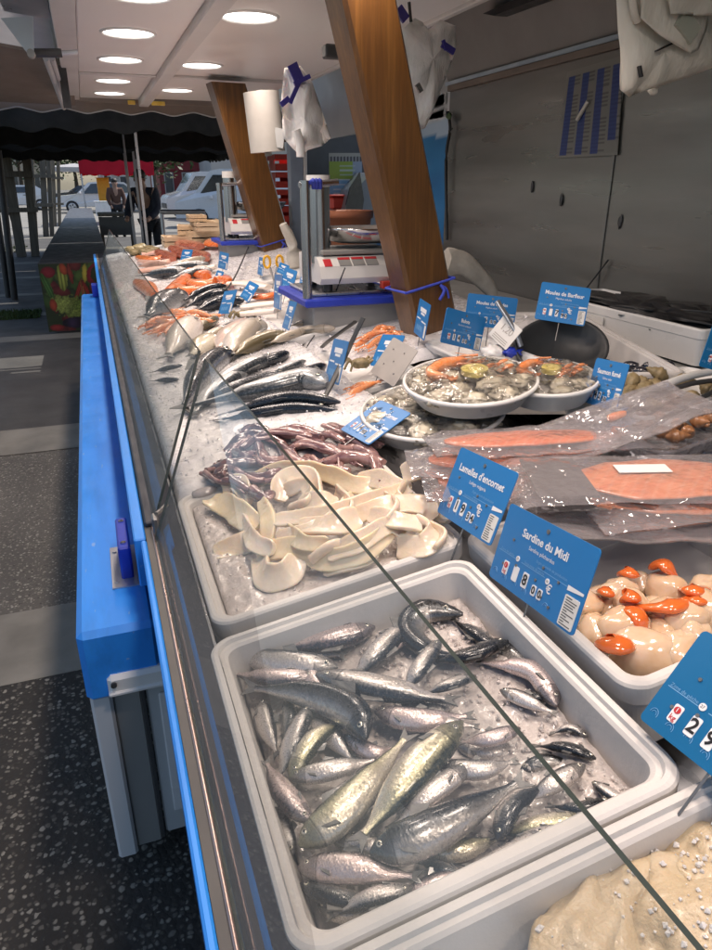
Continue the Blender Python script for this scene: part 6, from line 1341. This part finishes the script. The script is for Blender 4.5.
    for k, dg_ in enumerate(dig):
        sm = k >= 2
        x = (-.205, -.085, .03, .10)[k]*w; t2w, t2h = (tw*.8, th*.75) if sm else (tw*1.05, th*1.1); yk = yc-(.045*h if sm else .0)
        tl = rplate(F, x-t2w/2, x+t2w/2, yk-t2h/2, yk+t2h/2, .002, .0011, .0019, 2).build('number_tile', 'print', ob)
        if dg_: mb = MB(); put(mb, F, dg_, x, yk, t2h*.98, .0024, .0005); mb.build('digit', 'ink', tl)
    mb = MB(); put(mb, F, '€', .17*w, -.20*h, .15*h, .0016, .0003); mb.build('euro_sign', 'print', ob)
    bl = rplate(F, .335*w, .475*w, -.47*h, -.12*h, .002, .0011, .0019, 2).build('barcode_label', 'paper', ob)
    mb = MB(); r2 = random.Random(hash(len(tt)))
    for k in range(11):
        y = (-.45+.03*k)*h; x1 = .35+r2.uniform(.04, .11)
        mb.add([F(.35*w, y, .0022), F(x1*w, y, .0022), F(x1*w, y+.011*h, .0022), F(.35*w, y+.011*h, .0022)], [(0, 1, 2, 3)])
    mb.build('label_lines', 'darkgrey', bl)
    # fish outlines along the lower edge
    mb = MB()
    for k in range(6):
        x, y = (-.44+.125*k)*w, (-.385-.02*(k % 2))*h
        pts = [F(x+.028*w*math.cos(a), y+.05*h*math.sin(a), .0013) for a in [math.radians(q) for q in range(-20, 200, 22)]]
        for a, b in zip(pts, pts[1:]): mb.cyl(a, b, .0004, seg=4)
        pts = [F(x+.016*w*math.cos(a), y+.028*h*math.sin(a), .0013) for a in [math.radians(q) for q in range(-10, 190, 30)]]
        for a, b in zip(pts, pts[1:]): mb.cyl(a, b, .0003, seg=4)
    mb.build('fish_outline', 'printfaint', ob)
    for x, y in ((0, .40), (-.33, .10), (.06, -.01), (-.22, -.17), (-.37, -.24), (.02, -.19), (.12, -.33), (.24, -.06), (.22, -.38)): mb = MB(); mb.cyl(F(x*w, y*h, .0008), F(x*w, y*h, .0026), .0022 if y < .35 else .0035, seg=10); mb.build('rivet', 'pin', ob)

# ================================================================== BACKGROUND
# produce table next door
pt = thing('vegetable_table', (-.2, 12, 0), 'long dark market table with a printed vegetable skirt beyond the blue ledge', 'table')
TX0, TX1, TY0, TY1 = -.56, .16, 8.2, 28
slab('table_top', TX0, TX1, TY0, TY1, .70, .745, 'darkgrey', pt)
slab('back_cloth', TX0+.01, TX0+.03, TY0+.02, TY1, .06, .70, 'darkgrey', pt)
rv = random.Random(3); SH = []
def blob_(cx, cy, rx, ry, rot, col, stripe=0): SH.append((cx, cy, rx, ry, rot, col, stripe))
for k in range(60): blob_(rv.random(), rv.random(), rv.uniform(.05, .14), rv.uniform(.04, .1), rv.uniform(0, 3), rv.choice([(.03, .06, .015), (.05, .09, .02), (.02, .03, .012), (.09, .015, .015)]))
blob_(.12, .88, .1, .08, 0, (.16, .012, .02)); blob_(.08, .68, .05, .2, .3, (.05, .13, .03), 1); blob_(.3, .8, .07, .2, 0, (.22, .26, .05), 1); blob_(.33, .92, .05, .09, .2, (.28, .05, .02)); blob_(.42, .85, .03, .16, .1, (.2, .03, .02), 1)
blob_(.62, .85, .035, .14, -.1, (.34, .28, .04)); blob_(.84, .8, .2, .2, 0, (.22, .015, .03)); blob_(.85, .82, .15, .15, 0, (.04, .05, .02)); blob_(.92, .94, .08, .06, 0, (.30, .13, .04)); blob_(.5, .6, .03, .18, -.4, (.26, .03, .02), 1); blob_(.56, .6, .025, .18, 0, (.28, .1, .04), 1); blob_(.62, .58, .03, .18, .3, (.28, .03, .02), 1); blob_(.72, .62, .06, .1, 0, (.18, .04, .03))
blob_(.45, .35, .26, .16, 0, (.15, .19, .04), 2); blob_(.25, .4, .16, .14, 0, (.17, .21, .05), 2); blob_(.6, .38, .2, .12, 0, (.12, .17, .03), 2); blob_(.12, .4, .05, .09, 0, (.25, .04, .02)); blob_(.5, .12, .3, .09, 0, (.035, .018, .05), 1); blob_(.75, .18, .2, .1, .2, (.03, .015, .04), 1); blob_(.12, .06, .1, .05, 0, (.2, .02, .02))
def veg(u, v):
    c = (.02, .03, .012); n = noise.noise(V((u*25, v*25, 0)))
    for cx, cy, rx, ry, ro, co, st in SH:
        dx, dy = u-cx, v-cy; a = dx*math.cos(ro)+dy*math.sin(ro); b = dy*math.cos(ro)-dx*math.sin(ro)
        q = (a/rx)**2+(b/ry)**2+(n*.9 if st == 2 else n*.15)
        if q < 1:
            k = 1-.55*q
            if st == 1: k *= .75+.4*math.sin(a/rx*9)
            if st == 2: k *= 1+.9*noise.noise(V((u*60, v*60, 4)))
            c = tuple(max(.004, x*k*1.25) for x in co)
    return c
printed('printed_skirt', [(TX0, TY0-.01, .03), (TX1, TY0-.01, .03), (TX1, TY0-.01, .735), (TX0, TY0-.01, .735)], 90, 90, veg, pt, .006)
# small boxes on far tables
mb = MB(); p = at_y(81, 219, 27); mb.box(p, (.55, .4, .28), bev=.02); tag(mb.build('grey_crate', 'greypaint'), 'small grey crate at the far end of the vegetable table', 'crate')
p0 = at_y(98, 214, 16.2); p1 = at_y(132, 214, 16.2)
fb = thing('far_table', (p0+p1)/2-V((0, 0, p0.z)), 'far low market table of pale boards past the dark canopy', 'table')
slab('table_top', p0.x, p1.x, 16.2, 17.4, p0.z-.05, p0.z, 'oldwood', fb); slab('front_board', p0.x, p1.x, 16.2, 16.24, p0.z-.42, p0.z-.06, 'slotgrey', fb)
for x in (p0.x+.04, p1.x-.04): slab('leg', x-.03, x+.03, 16.3, 16.36, 0, p0.z-.06, 'oldwood', fb)
for (u, v, Y, w, h, cm, lab) in ((108, 209, 30, .9, .5, 'bag', 'white basket on a far stall left of the persons'), (104, 190, 34, .5, .9, 'yellow', 'yellow poster stand far off beside the white car'), (126, 205, 30, .5, .3, 'cardback', 'grey box on the far stall')):
    mb = MB(); p = at_y(u, v, Y); mb.box(p, (w, .3, h), bev=.02); mb.box(p+V((0, 0, h*.5+.02)), (w*1.06, .34, .04), bev=.01); tag(mb.build('stall_box', cm), lab, 'box')
mb = MB(); a = at_y(160, 212, 9.5); b = at_y(205, 212, 9.5); mb.cyl(a, b, .03, seg=10); mb.cyl(V((a.x+.02, a.y, 0)), V((a.x+.02, a.y, a.z)), .025, seg=8); mb.cyl(V((b.x-.02, b.y, 0)), V((b.x-.02, b.y, b.z)), .025, seg=8); tag(mb.build('grey_rail', 'alu'), 'grey rail behind the wooden crates', 'rail')
# wooden crates at the end of the counter
WD = [((165,248),(192,236), 'lower left'), ((188,246),(218,230), 'lower middle'), ((180,236),(198,225), 'second left'), ((196,232),(218,222), 'second right'), ((190,222),(207,215), 'topmost'), ((208,236),(222,220), 'right hand'), ((208,250),(222,238), 'lowest right'), ((176,250),(190,243), 'small low left')]
for k, ((u0, v0), (u1, v1), wh) in enumerate(WD):
    Y = 7.0+.1*(k % 3); a, b = at_y(u0, v0, Y), at_y(u1, v1, Y); mn = V((min(a.x, b.x), Y, min(a.z, b.z))); sx = abs(a.x-b.x); sz = abs(a.z-b.z)
    rot = Matrix.Rotation(.12*math.sin(k*2.4), 3, 'Z'); cc = mn+V((sx/2, .15, sz/2)); t = thing('wooden_crate', cc-V((0, 0, sz/2)), wh+' pale wooden crate in the stack at the counter end', 'crate', 'pale wooden crates at the counter end')
    mb = MB(); n = 2
    for q in range(n):
        hz = sz/n*.8; z = -sz/2+sz/n*(q+.5)
        for dx, dy, lx, ly in ((0, -.14, sx, .012), (0, .14, sx, .012), (-sx/2+.006, 0, .012, .27), (sx/2-.006, 0, .012, .27)): mb.box(cc+rot @ V((dx, dy, z)), (lx, ly, hz), rot)
    mb.build('slats', 'crate', t)
    mb = MB(); mb.box(cc+rot @ V((0, 0, sz/2-.02)), (sx-.02, .26, .012), rot); mb.build('panel', 'crate', t)
    mb = MB()
    for dx in (-1, 1):
        for dy in (-1, 1): mb.box(cc+rot @ V((dx*(sx/2-.02), dy*.125, 0)), (.022, .018, sz), rot)
    mb.build('corner_block', 'crate', t)
# red crates, pillar, board, pot, grey van behind the aisle
for k in range(8):
    Y = 8.8; z = .42+k*.19; c = V((2.45, Y, z)); t = thing('red_crate', c-V((0, 0, .09)), ('lowest', 'second lowest', 'third from the bottom', 'fourth from the bottom', 'fourth from the top', 'third from the top', 'second from the top', 'topmost')[k]+' red plastic crate in the tall stack behind the aisle', 'crate', 'red plastic crates in a stack')
    mb = MB(); w, d, h = .62, .40, .18
    for dx, dy, lx, ly in ((0, -d/2, w, .02), (0, d/2, w, .02), (-w/2, 0, .02, d), (w/2, 0, .02, d)):
        mb.box(c+V((dx, dy, .05)), (lx, ly, .06)); mb.box(c+V((dx, dy, -.055)), (lx, ly, .07))
        mb.box(c+V((dx, dy, 0)), (lx*.55, ly*.99 if lx > ly else ly*.55, .06))
    mb.build('shell', 'redplastic', t); mb = MB(); mb.box(c+V((0, 0, -.085)), (w, d, .012)); mb.build('base', 'redplastic', t)
    mb = MB(); mb.box(c+V((0, -d/2-.012, .03)), (.16, .006, .03)); mb.build('hand_slot', 'darkgrey', t)
pl = thing('trailer_pillar', (1.75, 5.1, 0), 'pale blue grey corner pillar of the trailer right of the red crates', 'pillar')
a = at_y(290, 150, 5.6); b = at_y(303, 150, 5.6); slab('pillar_body', a.x, b.x, 5.6, 5.7, 0, 2.6, mat('blue_grey_paint', (.18, .23, .30), (.15, .19, .25), .45), pl); slab('pillar_edge', b.x+.002, b.x+.03, 5.6, 5.65, 0, 2.6, 'lightgrey', pl)
def board(u, v):
    if v > .93: return (.25, .25, .22)
    if v > .83: return (.03, .03, .035) if int(u*30) % 3 else (.2, .2, .2)
    lines = int(v*40) % 4 == 1 and .12 < u < .8
    if v > .45: return (.30, .36, .33) if (lines and u > .3) else ((.19, .27, .035) if u < .72 else (.20, .24, .30))
    return (.45, .48, .5) if lines else (.15, .29, .42)
a = at_y(330, 200, 7.2); b = at_y(362, 200, 7.2); c_ = at_y(362, 153, 7.2); d = at_y(329, 153, 7.2)
ob = printed('menu_board', [a, b, c_, d], 40, 48, board); tag(ob, 'green and blue printed board behind the near scale', 'board')
mb = MB(); c = at_y(350, 222, 5.4); mb.loft([[c+V((r*math.cos(q*math.pi/12), r*math.sin(q*math.pi/12), z)) for q in range(24)] for r, z in ((.14, -.30), (.165, .03), (.18, .03), (.185, .085), (.165, .085), (.15, -.1))]); tag(mb.build('terracotta_tub', 'terracotta'), 'terracotta tub behind the near scale', 'tub')
mb = MB(); mb.box(at_y(342, 203, 7.1), (.28, .2, .12), bev=.02); mb.box(at_y(342, 203, 7.1)+V((0, 0, .07)), (.30, .22, .02), bev=.005); tag(mb.build('red_tray', 'redplastic'), 'red tray below the printed board', 'tray')
vn = thing('grey_van', (3.1, 7.4, 0), 'grey van side with a dark window behind the large timber post', 'van')
a = at_y(348, 300, 6.6); mb = MB(); o = [at_y(u, v, 6.6) for u, v in ((357, 330), (361, 240), (352, 232), (350, 215), (356, 190), (372, 172), (470, 168), (470, 330))]
mb.loft([o, [p+V((.15, 1.6, 0)) for p in o]], smooth=False); mb.build('van_side', 'vangrey', vn)
o = [at_y(u, v, 6.585) for u, v in ((346, 224), (346, 205), (350, 188), (360, 172), (364, 200), (362, 214), (357, 226))]; mb = MB(); mb.loft([o, [p+V((0, .02, 0)) for p in o]], smooth=False); mb.build('side_window', 'carglass', vn)
o = [at_y(u, v, 6.58) for u, v in ((364, 226), (369, 226), (370, 236), (366, 238))]; mb = MB(); mb.loft([o, [p+V((0, .02, 0)) for p in o]], smooth=False); mb.build('door_handle', 'darkgrey', vn)
dk = thing('dark_partition', (2.2, 7.8, 0), 'dark partition closing the far end of the serving aisle', 'partition')
a = at_y(306, 120, 7.8); slab('panel', a.x, 4.2, 7.8, 7.86, 0, 2.6, 'darkgrey', dk); slab('frame', a.x-.05, a.x-.003, 7.78, 7.86, 0, 2.6, 'greypaint', dk)

# timber racks on the left
def rack(Y, posts, rails, label):
    xs = [at_y(u, 200, Y).x for u, *_ in posts]
    t = thing('timber_rack', (sum(xs)/len(xs), Y, 0), label, 'timber rack', 'timber racks on the left')
    for u0, u1, wpx in posts:
        b = at_y(u1, 240, Y); a = at_y(u0, 150, Y); w = wpx*Y/748; b.z = 0; tp = b+(a-b)*1.0
        e = V((w/2, 0, 0)); g = V((0, w/2, 0)); mb = MB(); mb.hexa([b-e-g, b+e-g, b+e+g, b-e+g], [a-e-g, a+e-g, a+e+g, a-e+g]); mb.build('post', 'oldwood', t)
    for u0, u1, v, hp in rails:
        a, b = at_y(u0, v, Y-.16), at_y(u1, v, Y-.16); mb = MB(); mb.box((a+b)/2, ((b-a).length, .07, hp*Y/748)); mb.build('rail', 'oldwood', t)
rack(18, [(5,19,8), (26,33,7), (-14,-4,8)], [(-20,33,174,5), (0,38,210,4)], 'nearest weathered timber rack of crossed posts at the left edge')
rack(25, [(42,47,5), (48,53,4), (30,36,5)], [(24,56,176,3), (28,54,205,3)], 'timber rack just right of the nearest one')
rack(31, [(52,57,4), (58,62,3)], [(48,64,178,2), (50,64,204,2)], 'farthest timber rack in front of the white car bonnet')
mb = MB(); mb.cyl(at_y(-2, 150, 11), V((at_y(9, 268, 11).x, 11, .0)), .045, seg=10); mb.cyl(at_y(-10, 160, 11.3), V((at_y(3, 268, 11.3).x, 11.3, 0)), .04, seg=10); tag(mb.build('black_poles', 'rubber'), 'pair of black leaning poles at the far left edge', 'poles')

# people
def person(x, y, yaw, height, jk, label, reach=0.6, bend=0.1):
    t = thing('person', (x, y, 0), label, 'person'); s = height/1.75; R = Matrix.Rotation(yaw, 3, 'Z')
    J = {'pelvis': (0, 0, .95), 'waist': (0, bend*.3, 1.1), 'chest': (0, bend, 1.32), 'neck': (0, bend*1.3, 1.48), 'head': (0, bend*1.5+.02, 1.58), 'crown': (0, bend*1.5+.03, 1.70)}
    for sd, q in (('l', -1), ('r', 1)):
        J['hip'+sd] = (.10*q, 0, .90); J['knee'+sd] = (.11*q, .03, .49); J['ank'+sd] = (.12*q, -.02, .09); J['toe'+sd] = (.13*q, .14, .04)
        J['sh'+sd] = (.19*q, bend, 1.40); J['el'+sd] = (.25*q, bend+.12*reach, 1.13); J['wr'+sd] = (.19*q, bend+.12*reach+.24*reach, 1.05-.05*(1-reach)-.12*(1-reach)); J['ha'+sd] = (.17*q, bend+.12*reach+.33*reach, 1.03-.25*(1-reach))
    E = [('pelvis','waist'),('waist','chest'),('chest','neck'),('neck','head'),('head','crown')]
    for sd in 'lr': E += [('pelvis','hip'+sd),('hip'+sd,'knee'+sd),('knee'+sd,'ank'+sd),('ank'+sd,'toe'+sd),('chest','sh'+sd),('sh'+sd,'el'+sd),('el'+sd,'wr'+sd),('wr'+sd,'ha'+sd)]
    RR = {'pelvis': .135, 'waist': .13, 'chest': .15, 'neck': .06, 'head': .088, 'crown': .07, 'hip': .09, 'knee': .06, 'ank': .042, 'toe': .035, 'sh': .07, 'el': .048, 'wr': .033, 'ha': .04}
    def skin(nm, keys, mt, grow):
        ks = list(keys); me = bpy.data.meshes.new(nm); me.from_pydata([R @ (V(J[k])*s) for k in ks], [(ks.index(a), ks.index(b)) for a, b in E if a in ks and b in ks], [])
        me.materials.append(M[mt]); ob = bpy.data.objects.new(nm, me); COL.objects.link(ob); ob.parent = t; ORG[ob.name] = ORG[t.name]
        ob.modifiers.new('skin', 'SKIN'); sv = me.skin_vertices[0].data
        for i, k in enumerate(ks):
            r = RR[k] if k in RR else RR[k[:-1]]; sv[i].radius = ((r+grow)*s, (r+grow)*s*(.8 if k in ('chest', 'waist', 'pelvis') else 1)); sv[i].use_root = (i == 0)
        sb = ob.modifiers.new('sub', 'SUBSURF'); sb.levels = 1; sb.render_levels = 2
        return ob
    body = skin('body', J.keys(), 'skin', 0)
    skin('jacket', ['chest', 'waist', 'pelvis', 'shl', 'ell', 'wrl', 'shr', 'elr', 'wrr'], jk, .022)
    skin('trousers', ['pelvis', 'hipl', 'kneel', 'ankl', 'hipr', 'kneer', 'ankr'], 'trousers', .015)
    mb = MB(); c = V((x, y, 0))+R @ (V((0, bend*1.5+.0, 1.665))*s); mb.blob(c, (V((.095, 0, 0))*s, V((0, .105, 0))*s, V((0, 0, .085))*s), 1, .12, 3, 16, 10); mb.build('hair', 'hair', t)
    fc = V((x, y, 0)); mb = MB()
    for q in (-1, 1):
        mb.blob(fc+R @ (V((.034*q, bend*1.5+.108, 1.615))*s), (V((.012, 0, 0)), V((0, .008, 0)), V((0, 0, .008))), 0, 0, nu=8, nv=6)
    mb.build('eyes', 'pupil', t)
    mb = MB(); mb.blob(fc+R @ (V((0, bend*1.5+.12, 1.575))*s), (V((.014, 0, 0)), V((0, .02, 0)), V((0, 0, .024))), 0, 0, nu=8, nv=6)
    for q in (-1, 1): mb.blob(fc+R @ (V((.09*q, bend*1.5+.02, 1.59))*s), (V((.012, 0, 0)), V((0, .02, 0)), V((0, 0, .03))), 0, 0, nu=8, nv=6)
    mb.build('nose_and_ears', 'skin', t)
    for q in (-1, 1):
        mb = MB(); mb.blob(fc+R @ (V((.125*q, .06, .05))*s), (R @ V((.05, 0, 0)), R @ V((0, .14, 0)), V((0, 0, .05))), 0, 0, nu=12, nv=8); mb.build('shoe', 'rubber', t)
p = at_y(149, 200, 12.6); person(p.x, p.y, math.radians(150), 1.74, 'jacket', 'person in a dark jacket bending over goods beyond the wooden crates', .8, .16)
p = at_y(116, 200, 24); person(p.x, p.y, math.radians(190), 1.7, 'jacketbrown', 'person in a brown top standing under the red gazebo', .3, .04)
p = at_y(6, 200, 22); person(p.x, p.y, math.radians(200), 1.66, 'jacket', 'person in dark clothes standing behind the timber rack at the left edge', .2, .02)

# vehicles
def car(px, py, yaw, L_, H_, paint, label, cat='car', van=False, name='parked_car'):
    t = thing(name, (px, py, 0), label, cat); R = Matrix.Rotation(yaw, 3, 'Z'); W = 1.85; F = lambda x, y, z: V((px, py, 0))+R @ V((x, y, z))
    if van: prof = [(0, .35), (.0, .9), (.12, 1.05), (.75, 1.22), (1.35, H_*.97), (1.7, H_), (L_-.1, H_), (L_, H_*.93), (L_, .35)]
    else: prof = [(0, .35), (.02, .75), (.15, .92), (1.15, 1.02), (1.85, H_-.05), (2.4, H_), (L_-1.0, H_-.03), (L_-.25, H_*.68), (L_, H_*.6), (L_, .38)]
    mb = MB(); hw = W/2
    mb.loft([[F(x, -hw+.12 if z > 1.05 else -hw+.0, z) for x, z in prof], [F(x, hw-.12 if z > 1.05 else hw, z) for x, z in prof]], smooth=False); mb.build('body', paint, t)
    zs = H_*.92
    for sd in (-1, 1):
        y = sd*(hw-.10); mb = MB()
        if van: q = [(.95, 1.22), (1.45, H_*.9), (2.1, H_*.9), (2.1, 1.22)]
        else: q = [(1.5, 1.04), (2.0, H_-.12), (2.85, H_-.09), (2.85, 1.06)]
        o = [F(x, sd*(hw-.02 if z < 1.1 else hw-.105), z) for x, z in q]; mb.loft([o, [p+(R @ V((0, sd*.012, 0))) for p in o]], smooth=False); mb.build('side_window', 'carglass', t)
        if not van:
            q = [(2.95, 1.06), (2.95, H_-.09), (L_-1.0, H_-.14), (L_-.5, 1.1)]; mb = MB(); o = [F(x, sd*(hw-.02 if z < 1.1 else hw-.105), z) for x, z in q]; mb.loft([o, [p+(R @ V((0, sd*.012, 0))) for p in o]], smooth=False); mb.build('side_window', 'carglass', t)
        mb = MB(); mb.box(F(1.35, sd*(hw+.1), 1.08), (.12, .2, .14), R, bev=.03); mb.build('mirror', paint, t)
        mb = MB(); mb.box(F(2.7, sd*(hw+.012), .92), (.18, .02, .03), R); mb.build('door_handle', 'darkgrey', t)
        mb = MB(); mb.blob(F(.12, sd*(hw-.28), .78), (R @ V((.10, 0, 0)), R @ V((0, .2, 0)), V((0, 0, .09))), 0, 0, nu=10, nv=6); mb.build('headlight', 'chrome', t)
        for wx in (.85, L_-.85):
            a, b = F(wx, sd*(hw-.16), .34), F(wx, sd*(hw+.02), .34); mb = MB(); mb.cyl(a, b, .34, seg=24); wl = mb.build('wheel', 'tyre', t)
            mb = MB(); b2 = F(wx, sd*(hw+.03), .34); mb.cyl(b, b2, .22, .2, seg=20); mb.build('rim', 'alu', wl)
            mb = MB()
            for k in range(5):
                an = k*2*math.pi/5; d = R @ V((math.cos(an), 0, 0))+V((0, 0, math.sin(an))); mb.cyl(b2+d*.07, b2+d*.18, .03, seg=6)
            mb.build('spoke', 'darkgrey', wl)
    mb = MB(); q = [(1.2, 1.05), (1.88, H_-.07)] if not van else [(.82, 1.26), (1.36, H_*.955)]
    o = [F(q[0][0], -hw+.16, q[0][1]+.012), F(q[0][0], hw-.16, q[0][1]+.012), F(q[1][0], hw-.2, q[1][1]+.012), F(q[1][0], -hw+.2, q[1][1]+.012)]; n = (R @ V((-.02, 0, .012)))
    mb.hexa(o, [p+n for p in o]); mb.build('windscreen', 'carglass', t)
    mb = MB(); mb.box(F(-.01, 0, .58), (.04, 1.2, .22), R, bev=.01); mb.build('grille', 'darkgrey', t)
    return t
p = at_y(56, 200, 46); car(p.x, 46, 0, 4.8, 1.68, 'carpaint', 'white car parked side on beyond the timber racks, nose to the left')
p = at_y(-22, 200, 52); car(p.x, 52, .1, 4.4, 1.5, 'carpaint', 'white car mostly hidden behind the timber racks at the far left')
p = at_y(52, 190, 60); car(p.x, 60, 0, 4.4, 1.5, 'darkcar', 'dark car behind the white car')
p = at_y(178, 200, 29); car(p.x, 29, math.radians(-14), 5.2, 2.05, 'carpaint', 'white van parked behind the wooden crates, near the far scale', 'van', True, 'parked_van')
p = at_y(166, 200, 36); car(p.x, 37, math.radians(4), 5.2, 2.1, 'carpaint', 'second white van parked deeper, left of the first van', 'van', True, 'parked_van')

# buildings and trees far behind
def building(x0, x1, y, d, h, mt, label, rows, cols, roof=True, shop=None, z0=.9):
    t = thing('building', ((x0+x1)/2, y, 0), label, 'building'); slab('wall', x0, x1, y, y+d, 0, h, mt, t, .02)
    if roof:
        mb = MB(); m = y+d/2; mb.add([(x0-.3, y-.4, h-.05), (x1+.3, y-.4, h-.05), (x1+.3, m, h+1.8), (x0-.3, m, h+1.8), (x0-.3, y+d+.4, h-.05), (x1+.3, y+d+.4, h-.05)], [(0, 1, 2, 3), (3, 2, 5, 4), (0, 3, 4), (1, 5, 2), (0, 4, 5, 1)]); mb.build('roof', 'roof', t)
    wx = (x1-x0)/cols
    for r in range(rows):
        for c in range(cols):
            cx = x0+wx*(c+.5); cz = z0+.75+r*2.9; f = slab('window', cx-wx*.26, cx+wx*.26, y-.06, y-.003, cz-.8, cz+.8, 'wallgrey' if mt != 'wallgrey' else 'carpaint', t, .01)
            slab('pane', cx-wx*.21, cx+wx*.21, y-.075, y-.063, cz-.72, cz+.72, 'pane', f, .005)
    if shop: slab('shop_band', x0+.1, x1-.1, y-.16, y-.005, 2.55, 3.1, shop, t, .02)
    return t
X = lambda u, Y: at_y(u, 180, Y).x
building(X(-90, 85), X(46, 85), 85, 10, 7.5, 'wallcream', 'cream house across the square at the far left', 2, 6)
building(X(100, 88), X(162, 88), 88, 10, 8, 'wallgrey', 'pale grey house behind the red gazebo', 2, 4)
building(X(160, 62), X(213, 62), 62, 9, 7, 'wallred', 'red fronted shop beyond the white vans', 2, 3, True, 'wallred')
building(X(212, 56), X(330, 56), 56, 9, 8, 'wallgrey', 'tall pale house right of the red shop', 2, 5)
building(X(300, 34), X(470, 34), 34, 8, 7, 'wallcream', 'cream house seen between the timber posts', 2, 5)
def tree(x, y, h, r, label, seed):
    t = thing('tree', (x, y, 0), label, 'tree', 'trees across the square'); q = random.Random(seed); mb = MB()
    mb.tube([(x, y, 0), (x+.1, y, h*.3), (x, y, h*.62)], lambda f: .24*(1-.6*f), 10)
    cl = []
    for k in range(7):
        a = q.uniform(0, 6.3); e = V((x+r*.75*math.cos(a), y+r*.75*math.sin(a), h*(.55+.35*q.random()))); mb.tube([(x, y, h*.4), ((x+e.x)/2, (y+e.y)/2, h*.52), e], lambda f: .09*(1-.7*f), 6); cl.append(e)
    mb.build('trunk', 'bark', t); mb = MB()
    for k in range(2600):
        c = cl[k % 7] if k % 3 else V((x, y, h*.72)); d = V((q.gauss(0, .33), q.gauss(0, .33), q.gauss(0, .26)))*r; p = c+d; s = q.uniform(.10, .22)
        e1 = V((q.uniform(-1, 1), q.uniform(-1, 1), q.uniform(-.5, .5))).normalized()*s; e2 = e1.cross(V((q.uniform(-1, 1), q.uniform(-1, 1), 1))).normalized()*s*.6
        mb.add([p-e1, p+e2, p+e1, p-e2], [(0, 1, 2, 3)])
    mb.build('crown', 'leaf', t)
tree(X(48, 70), 70, 7, 3.4, 'green tree between the cream house and the grey house', 1)
tree(X(75, 74), 74, 6.5, 3.0, 'green tree above the dark car', 2)
tree(X(20, 78), 78, 8, 3.4, 'green tree in front of the cream house', 3)
tree(X(150, 52), 50, 5.5, 2.2, 'green tree left of the white vans', 4)
tree(X(105, 80), 79, 7, 3, 'green tree behind the red gazebo', 5)
# ================================================================== LIGHT AND CAMERA
W = bpy.data.worlds.new('World'); SC.world = W; W.use_nodes = True; nt = W.node_tree; nt.nodes.clear()
sk = nt.nodes.new('ShaderNodeTexSky'); sk.sky_type = 'NISHITA'; sk.sun_disc = False
SUN_EL, SUN_AZ = math.radians(52), math.radians(SUN_DEG)   # azimuth from +Y towards +X
sk.sun_elevation = SUN_EL; sk.sun_rotation = SUN_AZ; sk.altitude = 50; sk.dust_density = 2.0
bg = nt.nodes.new('ShaderNodeBackground'); bg.inputs['Strength'].default_value = SKY; nt.links.new(sk.outputs[0], bg.inputs[0])
wo = nt.nodes.new('ShaderNodeOutputWorld'); nt.links.new(bg.outputs[0], wo.inputs[0])
sd = bpy.data.lights.new('sun', 'SUN'); sd.energy = SUN; sd.angle = math.radians(.5); sd.color = (1, .95, .88)
so = bpy.data.objects.new('sun', sd); COL.objects.link(so)
dv = V((math.sin(SUN_AZ)*math.cos(SUN_EL), math.cos(SUN_AZ)*math.cos(SUN_EL), math.sin(SUN_EL)))
so.rotation_euler = dv.to_track_quat('Z', 'Y').to_euler(); so.location = (0, 0, 30)
cd = bpy.data.cameras.new('camera'); cd.sensor_fit = 'VERTICAL'; cd.sensor_height = 24; cd.sensor_width = 24*712/950; cd.lens = 24*FPX/950; cd.clip_end = 600; cd.clip_start = .02
co = bpy.data.objects.new('camera', cd); COL.objects.link(co); co.location = CAM
co.rotation_euler = Matrix((RT, UPV, -FW)).transposed().to_euler(); SC.camera = co
SC.view_settings.view_transform = 'Standard'; SC.view_settings.look = 'None'; SC.view_settings.exposure = EXPO; SC.view_settings.gamma = 1; SC.view_settings.use_curve_mapping = False
SC.render.engine = 'CYCLES'; SC.cycles.use_denoising = True; SC.cycles.max_bounces = 10; SC.cycles.transparent_max_bounces = 24; SC.cycles.caustics_reflective = False; SC.cycles.caustics_refractive = False
